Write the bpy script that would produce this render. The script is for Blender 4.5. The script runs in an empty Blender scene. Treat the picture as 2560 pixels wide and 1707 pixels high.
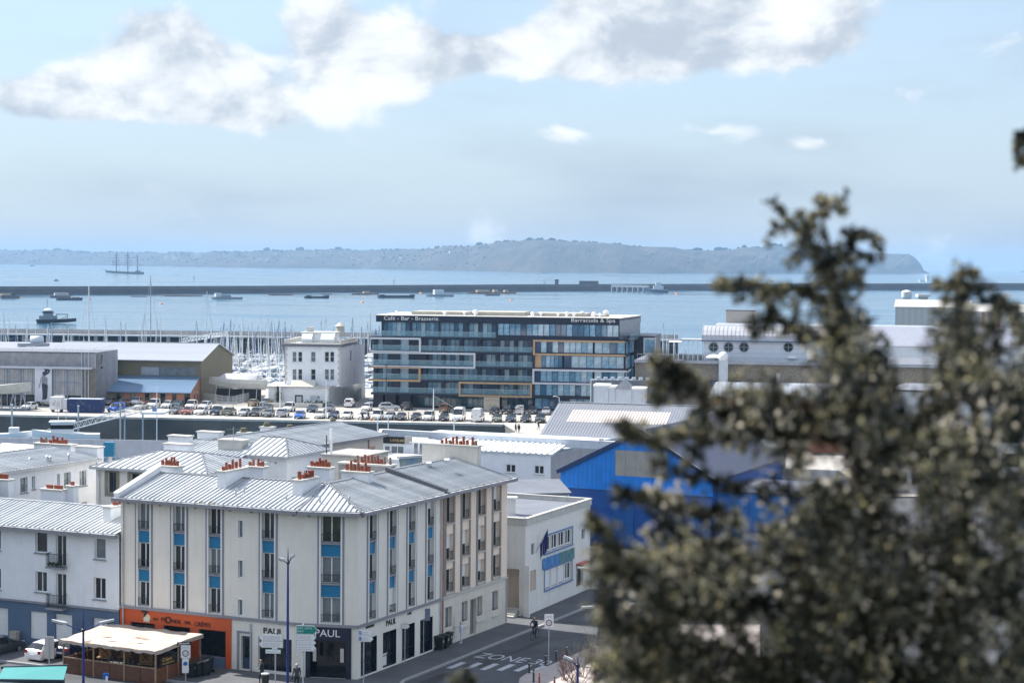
import bpy, bmesh, math, random
from mathutils import Vector, Matrix, Euler, noise as mnoise
R=math.radians; PI=math.pi; rnd=random.Random(7)
SC=bpy.context.scene; COL=SC.collection
# ---------------------------------------------------------------- camera
F_=4500.0; UC,VC=1280.0,853.5; HC=30.0
PITCH=math.atan((VC-660)/F_); ROLL=.0087
_f=Vector((0,math.cos(PITCH),-math.sin(PITCH))); _R=Vector((1,0,0)); _U=Vector((0,math.sin(PITCH),math.cos(PITCH)))
_i=math.cos(ROLL)*_R+math.sin(ROLL)*_U; _j=math.cos(ROLL)*_U-math.sin(ROLL)*_R
cd=bpy.data.cameras.new('camera'); cam=bpy.data.objects.new('camera',cd); COL.objects.link(cam)
cam.matrix_world=Matrix(((_i.x,_j.x,-_f.x,0),(_i.y,_j.y,-_f.y,0),(_i.z,_j.z,-_f.z,HC),(0,0,0,1)))
cd.sensor_width=36; cd.lens=36*F_/2560; cd.clip_start=.2; cd.clip_end=90000
cd.dof.use_dof=True; cd.dof.focus_distance=210; cd.dof.aperture_fstop=1.7; cd.dof.aperture_blades=9
SC.camera=cam
# ---------------------------------------------------------------- sun, sky, exposure
SUN=Vector((-.876,.48,0)).normalized(); SEL=R(46)
sdir=Vector((SUN.x*math.cos(SEL),SUN.y*math.cos(SEL),math.sin(SEL)))
sl=bpy.data.lights.new('sun','SUN'); sl.energy=4.0; sl.angle=R(.53); sl.color=(1,.95,.87)
so=bpy.data.objects.new('sun',sl); COL.objects.link(so); so.rotation_euler=sdir.to_track_quat('Z','Y').to_euler(); so.location=(-200,300,400)
W=bpy.data.worlds.new('World'); SC.world=W; W.use_nodes=True
def sky_world():
    nt=W.node_tree; N=nt.nodes; L=nt.links; N.clear()
    def n(t,**k):
        o=N.new(t)
        for a,b in k.items(): setattr(o,a,b)
        return o
    def mth(op,a,b=None,c=None,clamp=False):
        o=n('ShaderNodeMath',operation=op,use_clamp=clamp)
        for i,x in enumerate((a,b,c)):
            if x is None: continue
            if isinstance(x,(int,float)): o.inputs[i].default_value=x
            else: L.new(x,o.inputs[i])
        return o.outputs[0]
    out=n('ShaderNodeOutputWorld'); bg=n('ShaderNodeBackground'); bg.inputs[1].default_value=.13; L.new(bg.outputs[0],out.inputs[0])
    sk=n('ShaderNodeTexSky',sky_type='NISHITA',sun_disc=False); sk.sun_elevation=SEL; sk.sun_rotation=math.atan2(SUN.x,SUN.y)
    sk.altitude=20; sk.air_density=1.0; sk.dust_density=.25; sk.ozone_density=3.0
    tc=n('ShaderNodeTexCoord'); d=tc.outputs['Generated']
    sep=n('ShaderNodeSeparateXYZ'); L.new(d,sep.inputs[0])
    az=mth('ARCTAN2',sep.outputs[0],sep.outputs[1]); el=mth('ARCSINE',sep.outputs[2])
    # direction space, flattened: clouds seen low over the horizon are squashed
    cv=n('ShaderNodeCombineXYZ'); L.new(mth('MULTIPLY',az,1.0),cv.inputs[0]); L.new(mth('MULTIPLY',el,1.35),cv.inputs[1])
    def fbm(vec,sc,det,ro,off=None,dist=.0):
        t=n('ShaderNodeTexNoise',noise_dimensions='3D'); t.inputs['Scale'].default_value=sc; t.inputs['Detail'].default_value=det; t.inputs['Roughness'].default_value=ro; t.inputs['Distortion'].default_value=dist
        if off:
            m=n('ShaderNodeVectorMath',operation='ADD'); m.inputs[1].default_value=off; L.new(vec,m.inputs[0]); vec=m.outputs[0]
        L.new(vec,t.inputs['Vector']); return t.outputs['Fac']
    def blob(a0,e0,wa,we):
        x=mth('DIVIDE',mth('SUBTRACT',az,R(a0)),R(wa)); y=mth('DIVIDE',mth('SUBTRACT',el,R(e0)),R(we))
        r=mth('ADD',mth('MULTIPLY',x,x),mth('MULTIPLY',y,y)); return mth('POWER',2.718,mth('MULTIPLY',r,-1.0))
    m=None
    for b in CLOUDS:
        g=mth('MULTIPLY',blob(*b[:4]),b[4]); m=g if m is None else mth('ADD',m,g)
    up=n('ShaderNodeMapRange',interpolation_type='SMOOTHSTEP'); L.new(el,up.inputs[0]); up.inputs[1].default_value=R(8); up.inputs[2].default_value=R(13); up.inputs[4].default_value=.5
    m=mth('MINIMUM',mth('ADD',m,up.outputs[0]),1.0)
    def dens(off):          # billows: two octaves groups plus the banks
        a=fbm(cv.outputs[0],17,10,.54,(3.1+off[0],1.7+off[1],0),.25); return mth('ADD',mth('MULTIPLY',a,1.35),mth('MULTIPLY',m,.62))
    d0=dens((0,0)); d1=dens((-.010,.014)); d2=dens((-.018,.042))
    cov=n('ShaderNodeMapRange',interpolation_type='SMOOTHSTEP'); L.new(d0,cov.inputs[0]); cov.inputs[1].default_value=.83; cov.inputs[2].default_value=1.08
    lit=n('ShaderNodeMapRange',interpolation_type='SMOOTHSTEP'); L.new(mth('ADD',mth('MULTIPLY',mth('SUBTRACT',d0,d1),.8),mth('MULTIPLY',mth('SUBTRACT',d0,d2),.55)),lit.inputs[0]); lit.inputs[1].default_value=-.30; lit.inputs[2].default_value=.20
    c1=n('ShaderNodeMix',data_type='RGBA'); L.new(lit.outputs[0],c1.inputs[0]); c1.inputs[6].default_value=(1.85,2.05,2.32,1); c1.inputs[7].default_value=(3.6,3.65,3.7,1)
    # thin veil of high cloud, everywhere in the sky
    vv=n('ShaderNodeCombineXYZ'); L.new(mth('MULTIPLY',az,.55),vv.inputs[0]); L.new(mth('MULTIPLY',el,2.2),vv.inputs[1])
    veil=n('ShaderNodeMapRange',interpolation_type='SMOOTHSTEP'); L.new(fbm(vv.outputs[0],9,6,.5,(5,9,2)),veil.inputs[0]); veil.inputs[1].default_value=.42; veil.inputs[2].default_value=.8; veil.inputs[4].default_value=.12
    low=mth('MULTIPLY',mth('POWER',2.718,mth('MULTIPLY',mth('ABSOLUTE',el),-2.0)),.92)
    hz=n('ShaderNodeMix',data_type='RGBA'); L.new(mth('MINIMUM',mth('ADD',veil.outputs[0],low),.95),hz.inputs[0]); L.new(sk.outputs[0],hz.inputs[6]); hz.inputs[7].default_value=(1.52,1.76,2.06,1)
    mx=n('ShaderNodeMix',data_type='RGBA'); L.new(mth('MULTIPLY',cov.outputs[0],.9),mx.inputs[0]); L.new(hz.outputs[2],mx.inputs[6]); L.new(c1.outputs[2],mx.inputs[7])
    L.new(mx.outputs[2],bg.inputs[0])
def _ae(u,v):
    d=(_f+_i*((u-UC)/F_)+_j*((VC-v)/F_)).normalized(); return math.degrees(math.atan2(d.x,d.y)),math.degrees(math.asin(d.z))
# cumulus banks: direction (azimuth, elevation), half widths in degrees, weight
CLOUDS=[(-14.8,4.8,2.2,.7,.95),(-12.8,5.3,2.0,.9,1.0),(-11.2,6.7,1.7,1.1,1.0),(-9.6,5.6,1.8,1.1,.95),(-8.3,4.7,2.2,.7,.85),(-6.2,7.4,1.6,1.2,.9),(-5.4,5.9,1.8,.9,.85),(-3.6,6.7,1.6,.9,.75),(-1.6,6.5,1.5,.7,.95),(.4,6.7,1.4,.8,.95),(2.6,7.6,2.0,1.6,1.0),(4.2,6.5,2.4,.75,.9),(6.6,7.4,2.2,1.4,.9),(8.6,7.0,2.0,1.0,.85),(10.2,7.7,1.8,.8,.5),(1.5,4.15,1.5,.35,.36),(-15.4,8.3,2.4,.6,.5),(9.3,3.9,1.6,.25,.24),(6.5,4.2,1.4,.18,.2)]
sky_world()
vs=SC.view_settings; SC.display_settings.display_device='sRGB'; vs.view_transform='Standard'; vs.look='None'; vs.exposure=1.24; vs.gamma=1; vs.use_curve_mapping=False
cy=SC.cycles; cy.use_denoising=True
try: cy.denoiser='OPENIMAGEDENOISE'
except Exception: pass
cy.max_bounces=6; cy.diffuse_bounces=3; cy.glossy_bounces=3; cy.transmission_bounces=4; cy.volume_bounces=0; cy.transparent_max_bounces=12
cy.caustics_reflective=False; cy.caustics_refractive=False; cy.sample_clamp_indirect=6
cy.use_adaptive_sampling=True; cy.adaptive_threshold=.02
# ---------------------------------------------------------------- places from the photograph
def ray(u,v): return _f+_i*((u-UC)/F_)+_j*((VC-v)/F_)
def gnd(u,v,z=0.0):
    d=ray(u,v); t=(z-HC)/d.z; return Vector((d.x*t,d.y*t,z))
def at(u,v,Y):
    d=ray(u,v); t=Y/d.y; return Vector((d.x*t,Y,HC+d.z*t))
class Fr:                       # a wall's own frame: x along it, y into the building, z up
    def __init__(s,x,y,a,z=0.0): s.o=Vector((x,y,z)); s.a=a; s.X=Vector((math.cos(a),math.sin(a),0)); s.Y=Vector((-math.sin(a),math.cos(a),0))
    def px(s,u,v,y=0.0):
        d=ray(u,v); c=Vector((0,0,HC)); t=((s.o-c).dot(s.Y)+y)/d.dot(s.Y); p=c+d*t-s.o; return p.dot(s.X),p.z
    def w(s,x,y,z): return s.o+s.X*x+s.Y*y+Vector((0,0,z))
    def loc(s,p): q=p-s.o; return Vector((q.dot(s.X),q.dot(s.Y),q.z))
    def sub(s,x,y,da,z=0.0):
        p=s.w(x,y,z); return Fr(p.x,p.y,s.a+da,p.z)
def fr2(p,q): return Fr(p.x,p.y,math.atan2(q.y-p.y,q.x-p.x),p.z)
# ---------------------------------------------------------------- materials
MATS={}
def mat(name,col,rough=.6,metal=0.0,var=.0,vscale=1.0,bump=.0,bscale=20.0,streak=0.0,col2=None,spec=None,trans=0.0,coat=0.0,emit=None,alpha=None,coords='Object'):
    if name in MATS: return MATS[name]
    m=bpy.data.materials.new(name); m.use_nodes=True; nt=m.node_tree; N=nt.nodes; L=nt.links; b=N['Principled BSDF']
    c=(*col,1); b.inputs['Base Color'].default_value=c; b.inputs['Roughness'].default_value=rough; b.inputs['Metallic'].default_value=metal
    if spec is not None: b.inputs['Specular IOR Level'].default_value=spec
    if coat: b.inputs['Coat Weight'].default_value=coat; b.inputs['Coat Roughness'].default_value=.05
    if trans: b.inputs['Transmission Weight'].default_value=trans
    if alpha is not None: b.inputs['Alpha'].default_value=alpha
    if emit: b.inputs['Emission Color'].default_value=c; b.inputs['Emission Strength'].default_value=emit
    if var or bump or streak or col2:
        tc=N.new('ShaderNodeTexCoord'); src=tc.outputs[coords]
        if coords=='World':
            pass
        col_out=None
        if var or col2:
            t=N.new('ShaderNodeTexNoise'); t.inputs['Scale'].default_value=vscale; t.inputs['Detail'].default_value=6; t.inputs['Roughness'].default_value=.62; L.new(src,t.inputs['Vector'])
            mr=N.new('ShaderNodeMapRange'); mr.inputs[1].default_value=.3; mr.inputs[2].default_value=.7; L.new(t.outputs['Fac'],mr.inputs[0])
            mx=N.new('ShaderNodeMix'); mx.data_type='RGBA'; L.new(mr.outputs[0],mx.inputs[0])
            if col2: mx.inputs[6].default_value=c; mx.inputs[7].default_value=(*col2,1)
            else:
                mx.inputs[6].default_value=(*[x*(1-var) for x in col],1); mx.inputs[7].default_value=(*[min(1,x*(1+var)) for x in col],1)
            col_out=mx.outputs[2]
        if streak:
            mp=N.new('ShaderNodeMapping'); mp.inputs['Scale'].default_value=(2.2,2.2,.12); L.new(src,mp.inputs[0])
            t=N.new('ShaderNodeTexNoise'); t.inputs['Scale'].default_value=1.6; t.inputs['Detail'].default_value=7; t.inputs['Roughness'].default_value=.7; L.new(mp.outputs[0],t.inputs['Vector'])
            mr=N.new('ShaderNodeMapRange'); mr.inputs[1].default_value=.48; mr.inputs[2].default_value=.78; mr.inputs[4].default_value=streak; L.new(t.outputs['Fac'],mr.inputs[0])
            mx=N.new('ShaderNodeMix'); mx.data_type='RGBA'; L.new(mr.outputs[0],mx.inputs[0])
            if col_out: L.new(col_out,mx.inputs[6])
            else: mx.inputs[6].default_value=c
            mx.inputs[7].default_value=(col[0]*.32+.02,col[1]*.31+.02,col[2]*.28+.018,1); col_out=mx.outputs[2]
        if col_out: L.new(col_out,b.inputs['Base Color'])
        if bump:
            t=N.new('ShaderNodeTexNoise'); t.inputs['Scale'].default_value=bscale; t.inputs['Detail'].default_value=5; L.new(src,t.inputs['Vector'])
            bp=N.new('ShaderNodeBump'); bp.inputs['Strength'].default_value=bump; bp.inputs['Distance'].default_value=.05; L.new(t.outputs['Fac'],bp.inputs['Height']); L.new(bp.outputs[0],b.inputs['Normal'])
    MATS[name]=m; return m
# ---------------------------------------------------------------- meshes
class MB:
    def __init__(s): s.v=[]; s.f=[]; s.m=[]
    def q(s,pts,m=0):
        b=len(s.v); s.v.extend([tuple(p) for p in pts]); s.f.append(tuple(range(b,b+len(pts)))); s.m.append(m); return s
    def box(s,x0,x1,y0,y1,z0,z1,m=0):
        b=len(s.v); s.v.extend([(x0,y0,z0),(x1,y0,z0),(x1,y1,z0),(x0,y1,z0),(x0,y0,z1),(x1,y0,z1),(x1,y1,z1),(x0,y1,z1)])
        for f in ((0,3,2,1),(4,5,6,7),(0,1,5,4),(1,2,6,5),(2,3,7,6),(3,0,4,7)): s.f.append(tuple(b+i for i in f)); s.m.append(m)
        return s
    def bar(s,p,q,w,h=None,m=0,up=(0,0,1)):
        p=Vector(p); q=Vector(q); h=h or w; d=(q-p).normalized(); u=Vector(up)
        if abs(d.dot(u))>.98: u=Vector((1,0,0))
        a=d.cross(u).normalized()*w/2; c=a.cross(d).normalized()*h/2; b=len(s.v)
        for e in (p,q):
            for k in (-a-c,a-c,a+c,-a+c): s.v.append(tuple(e+k))
        for f in ((0,1,2,3),(7,6,5,4),(0,4,5,1),(1,5,6,2),(2,6,7,3),(3,7,4,0)): s.f.append(tuple(b+i for i in f)); s.m.append(m)
        return s
    def cyl(s,p,q,r0,r1=None,n=8,m=0,caps=True):
        p=Vector(p); q=Vector(q); r1=r0 if r1 is None else r1; d=(q-p).normalized(); u=Vector((0,0,1)) if abs(d.z)<.95 else Vector((1,0,0))
        a=d.cross(u).normalized(); c=a.cross(d); b=len(s.v)
        for e,r in ((p,r0),(q,r1)):
            for k in range(n): t=2*PI*k/n; s.v.append(tuple(e+(a*math.cos(t)+c*math.sin(t))*r))
        for k in range(n): s.f.append((b+k,b+(k+1)%n,b+n+(k+1)%n,b+n+k)); s.m.append(m)
        if caps: s.f.append(tuple(b+n-1-k for k in range(n))); s.m.append(m); s.f.append(tuple(b+n+k for k in range(n))); s.m.append(m)
        return s
    def tube(s,pts,r,n=6,m=0,caps=True):
        pts=[Vector(p) for p in pts]; rs=r if isinstance(r,(list,tuple)) else [r]*len(pts); b=len(s.v); k=len(pts); pa=None
        for i,p in enumerate(pts):
            d=(pts[min(i+1,k-1)]-pts[max(i-1,0)]).normalized()
            if pa is None:
                u=Vector((0,0,1)) if abs(d.z)<.9 else Vector((1,0,0)); a=d.cross(u).normalized()
            else:
                a=(pa-d*pa.dot(d)).normalized()
            pa=a; c=d.cross(a)
            for j in range(n): t=2*PI*j/n; s.v.append(tuple(p+(a*math.cos(t)+c*math.sin(t))*rs[i]))
        for i in range(k-1):
            for j in range(n): s.f.append((b+i*n+j,b+i*n+(j+1)%n,b+(i+1)*n+(j+1)%n,b+(i+1)*n+j)); s.m.append(m)
        if caps: s.f.append(tuple(b+n-1-j for j in range(n))); s.m.append(m); s.f.append(tuple(b+(k-1)*n+j for j in range(n))); s.m.append(m)
        return s
    def lathe(s,prof,n=12,m=0,c=(0,0,0)):
        b=len(s.v); k=len(prof)
        for r,z in prof:
            for j in range(n): t=2*PI*j/n; s.v.append((c[0]+r*math.cos(t),c[1]+r*math.sin(t),c[2]+z))
        for i in range(k-1):
            for j in range(n): s.f.append((b+i*n+j,b+i*n+(j+1)%n,b+(i+1)*n+(j+1)%n,b+(i+1)*n+j)); s.m.append(m)
        if tuple(prof[0])!=tuple(prof[-1]): s.f.append(tuple(b+n-1-j for j in range(n))); s.m.append(m); s.f.append(tuple(b+(k-1)*n+j for j in range(n))); s.m.append(m)
        return s
    def ext(s,poly,vec,m=0):      # closed solid: polygon swept along vec
        vec=Vector(vec); poly=[Vector(p) for p in poly]; b=len(s.v); n=len(poly)
        for p in poly: s.v.append(tuple(p))
        for p in poly: s.v.append(tuple(p+vec))
        s.f.append(tuple(b+n-1-i for i in range(n))); s.m.append(m); s.f.append(tuple(b+n+i for i in range(n))); s.m.append(m)
        for i in range(n): s.f.append((b+i,b+(i+1)%n,b+n+(i+1)%n,b+n+i)); s.m.append(m)
        return s
    def blob(s,c,r,n=6,k=4,m=0,jit=.0):
        b=len(s.v); c=Vector(c); rx,ry,rz=r if isinstance(r,(list,tuple)) else (r,r,r)
        for i in range(k+1):
            ph=PI*i/k
            for j in range(n):
                t=2*PI*j/n+.5*(i%2)*2*PI/n; g=1+jit*rnd.uniform(-1,1); s.v.append((c.x+rx*g*math.sin(ph)*math.cos(t),c.y+ry*g*math.sin(ph)*math.sin(t),c.z+rz*g*math.cos(ph)))
        for i in range(k):
            for j in range(n): s.f.append((b+i*n+j,b+(i+1)*n+j,b+(i+1)*n+(j+1)%n,b+i*n+(j+1)%n)); s.m.append(m)
        return s
    def mesh(s,name,mats,smooth=False):
        me=bpy.data.meshes.new(name); me.from_pydata(s.v,[],s.f)
        for x in (mats if isinstance(mats,(list,tuple)) else [mats]): me.materials.append(x)
        if any(s.m): me.polygons.foreach_set('material_index',s.m)
        if smooth: me.polygons.foreach_set('use_smooth',[True]*len(s.f))
        me.update(); return me
    def make(s,name,mats,parent=None,loc=None,rz=0.0,smooth=False): return ob(name,s.mesh(name,mats,smooth),parent,loc,rz)
def ob(name,data,parent=None,loc=None,rz=0.0):
    o=bpy.data.objects.new(name,data); COL.objects.link(o)
    if parent: o.parent=parent
    if loc is not None: o.location=loc
    if rz: o.rotation_euler=(0,0,rz)
    return o
def tag(o,label,cat,group=None):
    o['label']=label; o['category']=cat
    if group: o['group']=group
    return o
def thing(name,label,cat,loc=(0,0,0),rz=0.0,group=None): return tag(ob(name,None,None,loc,rz),label,cat,group)
def struct(o): o['kind']='structure'; return o
def stuff(o): o['kind']='stuff'; return o
def clone(root,loc,rz=None,label=None,paint=None):
    def cp(o,par):
        c=o.copy(); COL.objects.link(c); c.parent=par
        for ch in o.children: cp(ch,c)
        return c
    r=cp(root,None); r.location=loc
    if rz is not None: r.rotation_euler=(0,0,rz)
    if label: r['label']=label
    return r
def repaint(o,m):
    o.material_slots[0].link='OBJECT'; o.material_slots[0].material=m
def text(body,size,m,parent,loc,rot,name='lettering',ext=.01,align='LEFT',sx=1.0,shear=0.0,space=1.0):
    c=bpy.data.curves.new(name,'FONT'); c.body=body; c.size=size; c.extrude=ext; c.align_x=align; c.materials.append(m); c.shear=shear; c.space_character=space; c.resolution_u=3
    tmp=bpy.data.objects.new(name,c); me=bpy.data.meshes.new_from_object(tmp); bpy.data.objects.remove(tmp)
    o=ob(name,me,parent,loc); o.rotation_euler=rot; o.scale=(sx,1,1); return o
def P(root,fr,x,y,z): return fr.w(x,y,z)-root.location     # a wall-frame point inside a thing whose Empty is not turned
def put(o,root,fr,x=0,y=0,z=0): o.parent=root; o.location=P(root,fr,x,y,z); o.rotation_euler=(0,0,fr.a); return o
CACHE={}
def cached(key,fn):
    if key not in CACHE: CACHE[key]=fn()
    return CACHE[key]
# ---------------------------------------------------------------- walls with real openings
def wallmb(mb,x0,x1,z0,z1,ops,rev=.22,m=0,mr=None,top=None):
    """ops: (x0,x1,z0,z1); top: function x->z for a sloping top, used only for the last row"""
    mr=m if mr is None else mr
    xs=sorted({round(x,3) for x in [x0,x1]+[a for o in ops for a in o[:2]] if x0-1e-6<=x<=x1+1e-6}); zs=sorted({round(z,3) for z in [z0,z1]+[a for o in ops for a in o[2:4]] if z0-1e-6<=z<=z1+1e-6})
    for i in range(len(xs)-1):
        for k in range(len(zs)-1):
            a,b,c,d=xs[i],xs[i+1],zs[k],zs[k+1]; cx,cz=(a+b)/2,(c+d)/2
            if any(o[0]<cx<o[1] and o[2]<cz<o[3] for o in ops): continue
            if top and k==len(zs)-2: mb.q([(a,0,c),(b,0,c),(b,0,top(b)),(a,0,top(a))],m)
            else: mb.q([(a,0,c),(b,0,c),(b,0,d),(a,0,d)],m)
    for a,b,c,d in [o[:4] for o in ops]:
        mb.q([(a,0,c),(a,0,d),(a,rev,d),(a,rev,c)],mr).q([(b,0,d),(b,0,c),(b,rev,c),(b,rev,d)],mr).q([(a,0,d),(b,0,d),(b,rev,d),(a,rev,d)],mr).q([(b,0,c),(a,0,c),(a,rev,c),(b,rev,c)],mr)
    return mb
def wall(root,fr,x0,x1,z0,z1,ops,m,rev=.22,name='wall',top=None,mr=None):
    ms=[m] if mr is None else [m,mr]
    o=wallmb(MB(),x0,x1,z0,z1,ops,rev,0,1 if mr else 0,top).make(name,ms); return put(o,root,fr)
def window(root,fr,x0,x1,z0,z1,rev=.22,n=2,fm=None,gm=None,ft=.06,sill=None,rail=None,bar=0,name='window',trans=None,shut=None,railh=.95):
    """frame (part) with panes, sill, railing (sub-parts); meshes shared by size"""
    w=round(x1-x0,2); h=round(z1-z0,2); fm=fm or MATS['white_paint']; gm=gm or MATS['glass']
    def fmesh():
        b=MB(); b.box(0,w,0,.06,0,ft).box(0,w,0,.06,h-ft,h).box(0,ft,0,.06,ft,h-ft).box(w-ft,w,0,.06,ft,h-ft)
        for k in range(1,n): x=w*k/n; b.box(x-ft*.6,x+ft*.6,-.005,.055,ft,h-ft)
        if bar: b.box(ft,w-ft,.0,.05,h*bar-.03,h*bar+.03)
        return b.mesh(name,fm)
    f=ob(name,cached((name,w,h,n,ft,bar,fm.name),fmesh)); put(f,root,fr,x0,rev-.04,z0)
    pw=w/n
    def pm(): return MB().box(ft*.5,pw-ft*.5,0,.02,ft*.5,h-ft*.5).mesh('pane',gm)
    for k in range(n): ob('pane',cached(('pane',pw,h,ft,gm.name),pm),f,(k*pw,.02,0))
    if shut:                        # roller shutter partly down
        s=round(h*shut,2)
        def sm():
            b=MB(); q=max(3,int(s/.12))
            for i in range(q): b.box(ft,w-ft,-.03-.006*(i%2),-.01,h-s+i*s/q,h-s+(i+1)*s/q-.008)
            return b.mesh('shutter',MATS['white_paint'])
        ob('shutter',cached(('shut',w,h,s),sm),f)
    if sill is not None: ob('sill',cached(('sill',w,rev,sill.name),lambda:MB().box(-.08,w+.08,-rev-.08,0,-.09,-.005).mesh('sill',sill)),f)
    if rail is not None:
        def rm():
            b=MB(); y=-rev+.05; rh=railh; nb=max(5,int(w/.13))
            b.box(0.01,w-.01,y-.02,y+.02,rh-.04,rh).box(0.01,w-.01,y-.012,y+.012,.08,.11)
            for k in range(nb): x=.03+(w-.06)*k/(nb-1); b.box(x-.01,x+.01,y-.01,y+.01,.08,rh)
            return b.mesh('railing',rail)
        ob('railing',cached(('rail',w,rev,rail.name,railh),rm),f)
    return f
# ---------------------------------------------------------------- standing-seam roofs, one sheet at a time
def clip(poly,s,lo,hi):
    def half(P_,sg,c):
        o=[]
        for i in range(len(P_)):
            a,b=P_[i],P_[(i+1)%len(P_)]; da=sg*(a.dot(s)-c); db=sg*(b.dot(s)-c)
            if da>=0: o.append(a)
            if (da>0>db) or (da<0<db): o.append(a+(b-a)*(da/(da-db)))
        return o
    p=half(poly,1,lo); return half(p,-1,hi) if len(p)>2 else []
def seam_roof(part,pts,down,w,m,seam=.085,sw=.035,th=.03,jit=.0,name='roof_panel',mats=None,lift=.012):
    """pts: coplanar polygon in the part's frame; sheets run along `down`"""
    pts=[Vector(p) for p in pts]; n=(pts[1]-pts[0]).cross(pts[2]-pts[0]).normalized()
    if n.z<0: n=-n
    d=Vector(down); d=(d-n*d.dot(n)).normalized(); s=n.cross(d).normalized()
    lo=min(p.dot(s) for p in pts); hi=max(p.dot(s) for p in pts); k=max(1,round((hi-lo)/w)); st=(hi-lo)/k
    for i in range(k):
        a,b=lo+i*st,lo+(i+1)*st; pl=clip(pts,s,a,b)
        if len(pl)<3: continue
        o=pl[0]; mb=MB(); l=n*(lift+jit*rnd.random()); q=[p-o+l for p in pl]
        mb.ext(q,n*th) if n.dot((q[1]-q[0]).cross(q[2]-q[0]))>0 else mb.ext(q[::-1],n*th)
        if seam:
            e=[p for p in pl if abs(p.dot(s)-a)<1e-3]
            if len(e)>=2:
                e.sort(key=lambda p:p.dot(d)); p0,p1=e[0]-o+l+n*(th+seam/2),e[-1]-o+l+n*(th+seam/2)
                if (p1-p0).length>.1: mb.bar(p0+s*sw*.6,p1+s*sw*.6,sw,seam,0,up=n)
        ob(name,mb.mesh(name,(rnd.choice(mats) if mats else m)),part,o)
def slab(mb,pts,th,m=0):          # flat polygon with thickness downwards
    mb.ext([Vector(p)-Vector((0,0,th)) for p in pts],(0,0,th),m); return mb
# ---------------------------------------------------------------- chimneys
def potmesh(h,r,kind):
    b=MB()
    if kind==0: b.lathe([(r,0),(r*.8,h*.85),(r*1.0,h*.87),(r*1.0,h*.97),(r*.78,h),(r*.6,h),(r*.6,h*.8)],10)
    elif kind==1: b.lathe([(r,0),(r*.95,h*.1),(r*.72,h*.5),(r*.7,h*.9),(r*.86,h*.93),(r*.86,h),(r*.6,h),(r*.6,h*.7)],10)
    else: b.lathe([(r,0),(r,h*.9),(r*1.08,h*.9),(r*1.08,h),(r*.8,h),(r*.8,h*.7)],10)
    return b.mesh('chimney_pot',[MATS['terracotta']],True)
def chimney(root,fr,x0,x1,y0,y1,z0,z1,pots,wm=None,cap=.14,capm=None,row='x'):
    """fr frame; pots: (position 0..1 along the stack, height, radius, kind)"""
    wm=wm or MATS['render_white']; capm=capm or MATS['concrete_pale']
    b=MB(); b.box(0,x1-x0,0,y1-y0,z0,z1-cap,0); b.box(-.1,x1-x0+.1,-.1,y1-y0+.1,z1-cap,z1,1)
    c=b.make('chimney',[wm,capm]); put(c,root,fr,x0,y0,0)
    for p in pots:
        t,h,r,k=p[:4]; h*=rnd.uniform(.70,.84)
        L=(x1-x0) if row=='x' else (y1-y0); off=.12+(L-.24)*t
        me=cached(('pot',round(h,1),r,k),lambda:potmesh(round(h,1),r,k))
        o=ob('chimney_pot',me,c,(off,(y1-y0)/2,z1-.01) if row=='x' else ((x1-x0)/2,off,z1-.01))
        if len(p)>4: repaint(o,p[4])
    return c
# ---------------------------------------------------------------- shared materials
mat('white_paint',(.84,.85,.86),.45); mat('render_white',(.82,.845,.885),.85,var=.07,vscale=.5,streak=.16,bump=.15,bscale=30)
mat('render_white_old',(.62,.63,.62),.9,var=.12,vscale=.6,streak=.5,bump=.2,bscale=25)
mat('render_cream',(.83,.795,.73),.88,var=.06,vscale=.4,streak=.17,bump=.15,bscale=30); mat('render_grey',(.34,.34,.36),.85,var=.08,streak=.1)
mat('render_peach',(.88,.74,.62),.88,var=.06,vscale=.4,streak=.22,bump=.15,bscale=30); mat('render_stone',(.70,.66,.59),.9,var=.08,vscale=.7,streak=.25,bump=.2,bscale=18)
mat('render_blue_grey',(.10,.155,.25),.85,var=.1,streak=.15); mat('panel_blue',(.008,.18,.37),.4,var=.04)
mat('glass',(.02,.03,.035),.06,spec=.8,var=.25,vscale=.35); mat('glass_dark',(.008,.012,.016),.08,spec=.6); mat('glass_light',(.16,.19,.21),.1,spec=.7,var=.35,vscale=.7)
mat('iron',(.035,.037,.045),.5,metal=.3); mat('concrete_pale',(.55,.54,.51),.9,var=.12,vscale=1.2,streak=.2,bump=.2,bscale=14); mat('concrete',(.36,.35,.34),.9,var=.15,vscale=.7,streak=.55,bump=.3,bscale=10)
mat('terracotta',(.31,.085,.05),.8,var=.35,vscale=3); mat('terracotta_old',(.24,.15,.11),.85,var=.3,vscale=6)
mat('zinc',(.47,.50,.535),.42,metal=.25,var=.16,vscale=.6,streak=.18,bump=.06,bscale=3); mat('zinc_b',(.52,.545,.575),.42,metal=.22,var=.16,vscale=.6,streak=.18,bump=.06,bscale=3); mat('zinc_dark',(.13,.14,.16),.5,metal=.3,var=.1); mat('lead',(.20,.21,.235),.55,metal=.2,var=.15)
mat('slate_trim',(.27,.27,.30),.7,var=.1); mat('asphalt',(.075,.08,.09),.9,var=.38,vscale=.22,bump=.3,bscale=40); mat('pavement',(.10,.105,.115),.9,var=.18,vscale=.5,bump=.25,bscale=30); mat('kerb_stone',(.34,.345,.35),.85,var=.08,vscale=1.5)
mat('road_paint',(.46,.48,.51),.8,var=.35,vscale=5,streak=0); mat('black_metal',(.012,.014,.018),.4,metal=.2); mat('steel',(.45,.47,.5),.35,metal=.8,var=.06); mat('galv',(.5,.52,.54),.5,metal=.4,var=.1)
mat('lamp_blue',(.006,.025,.17),.35,coat=.3); mat('wood_brown',(.13,.055,.03),.7,var=.25,vscale=2,bump=.2,bscale=12); mat('wood_pale',(.36,.25,.16),.7,var=.25,vscale=2); mat('cardboard',(.42,.24,.12),.9,var=.1)
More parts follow.
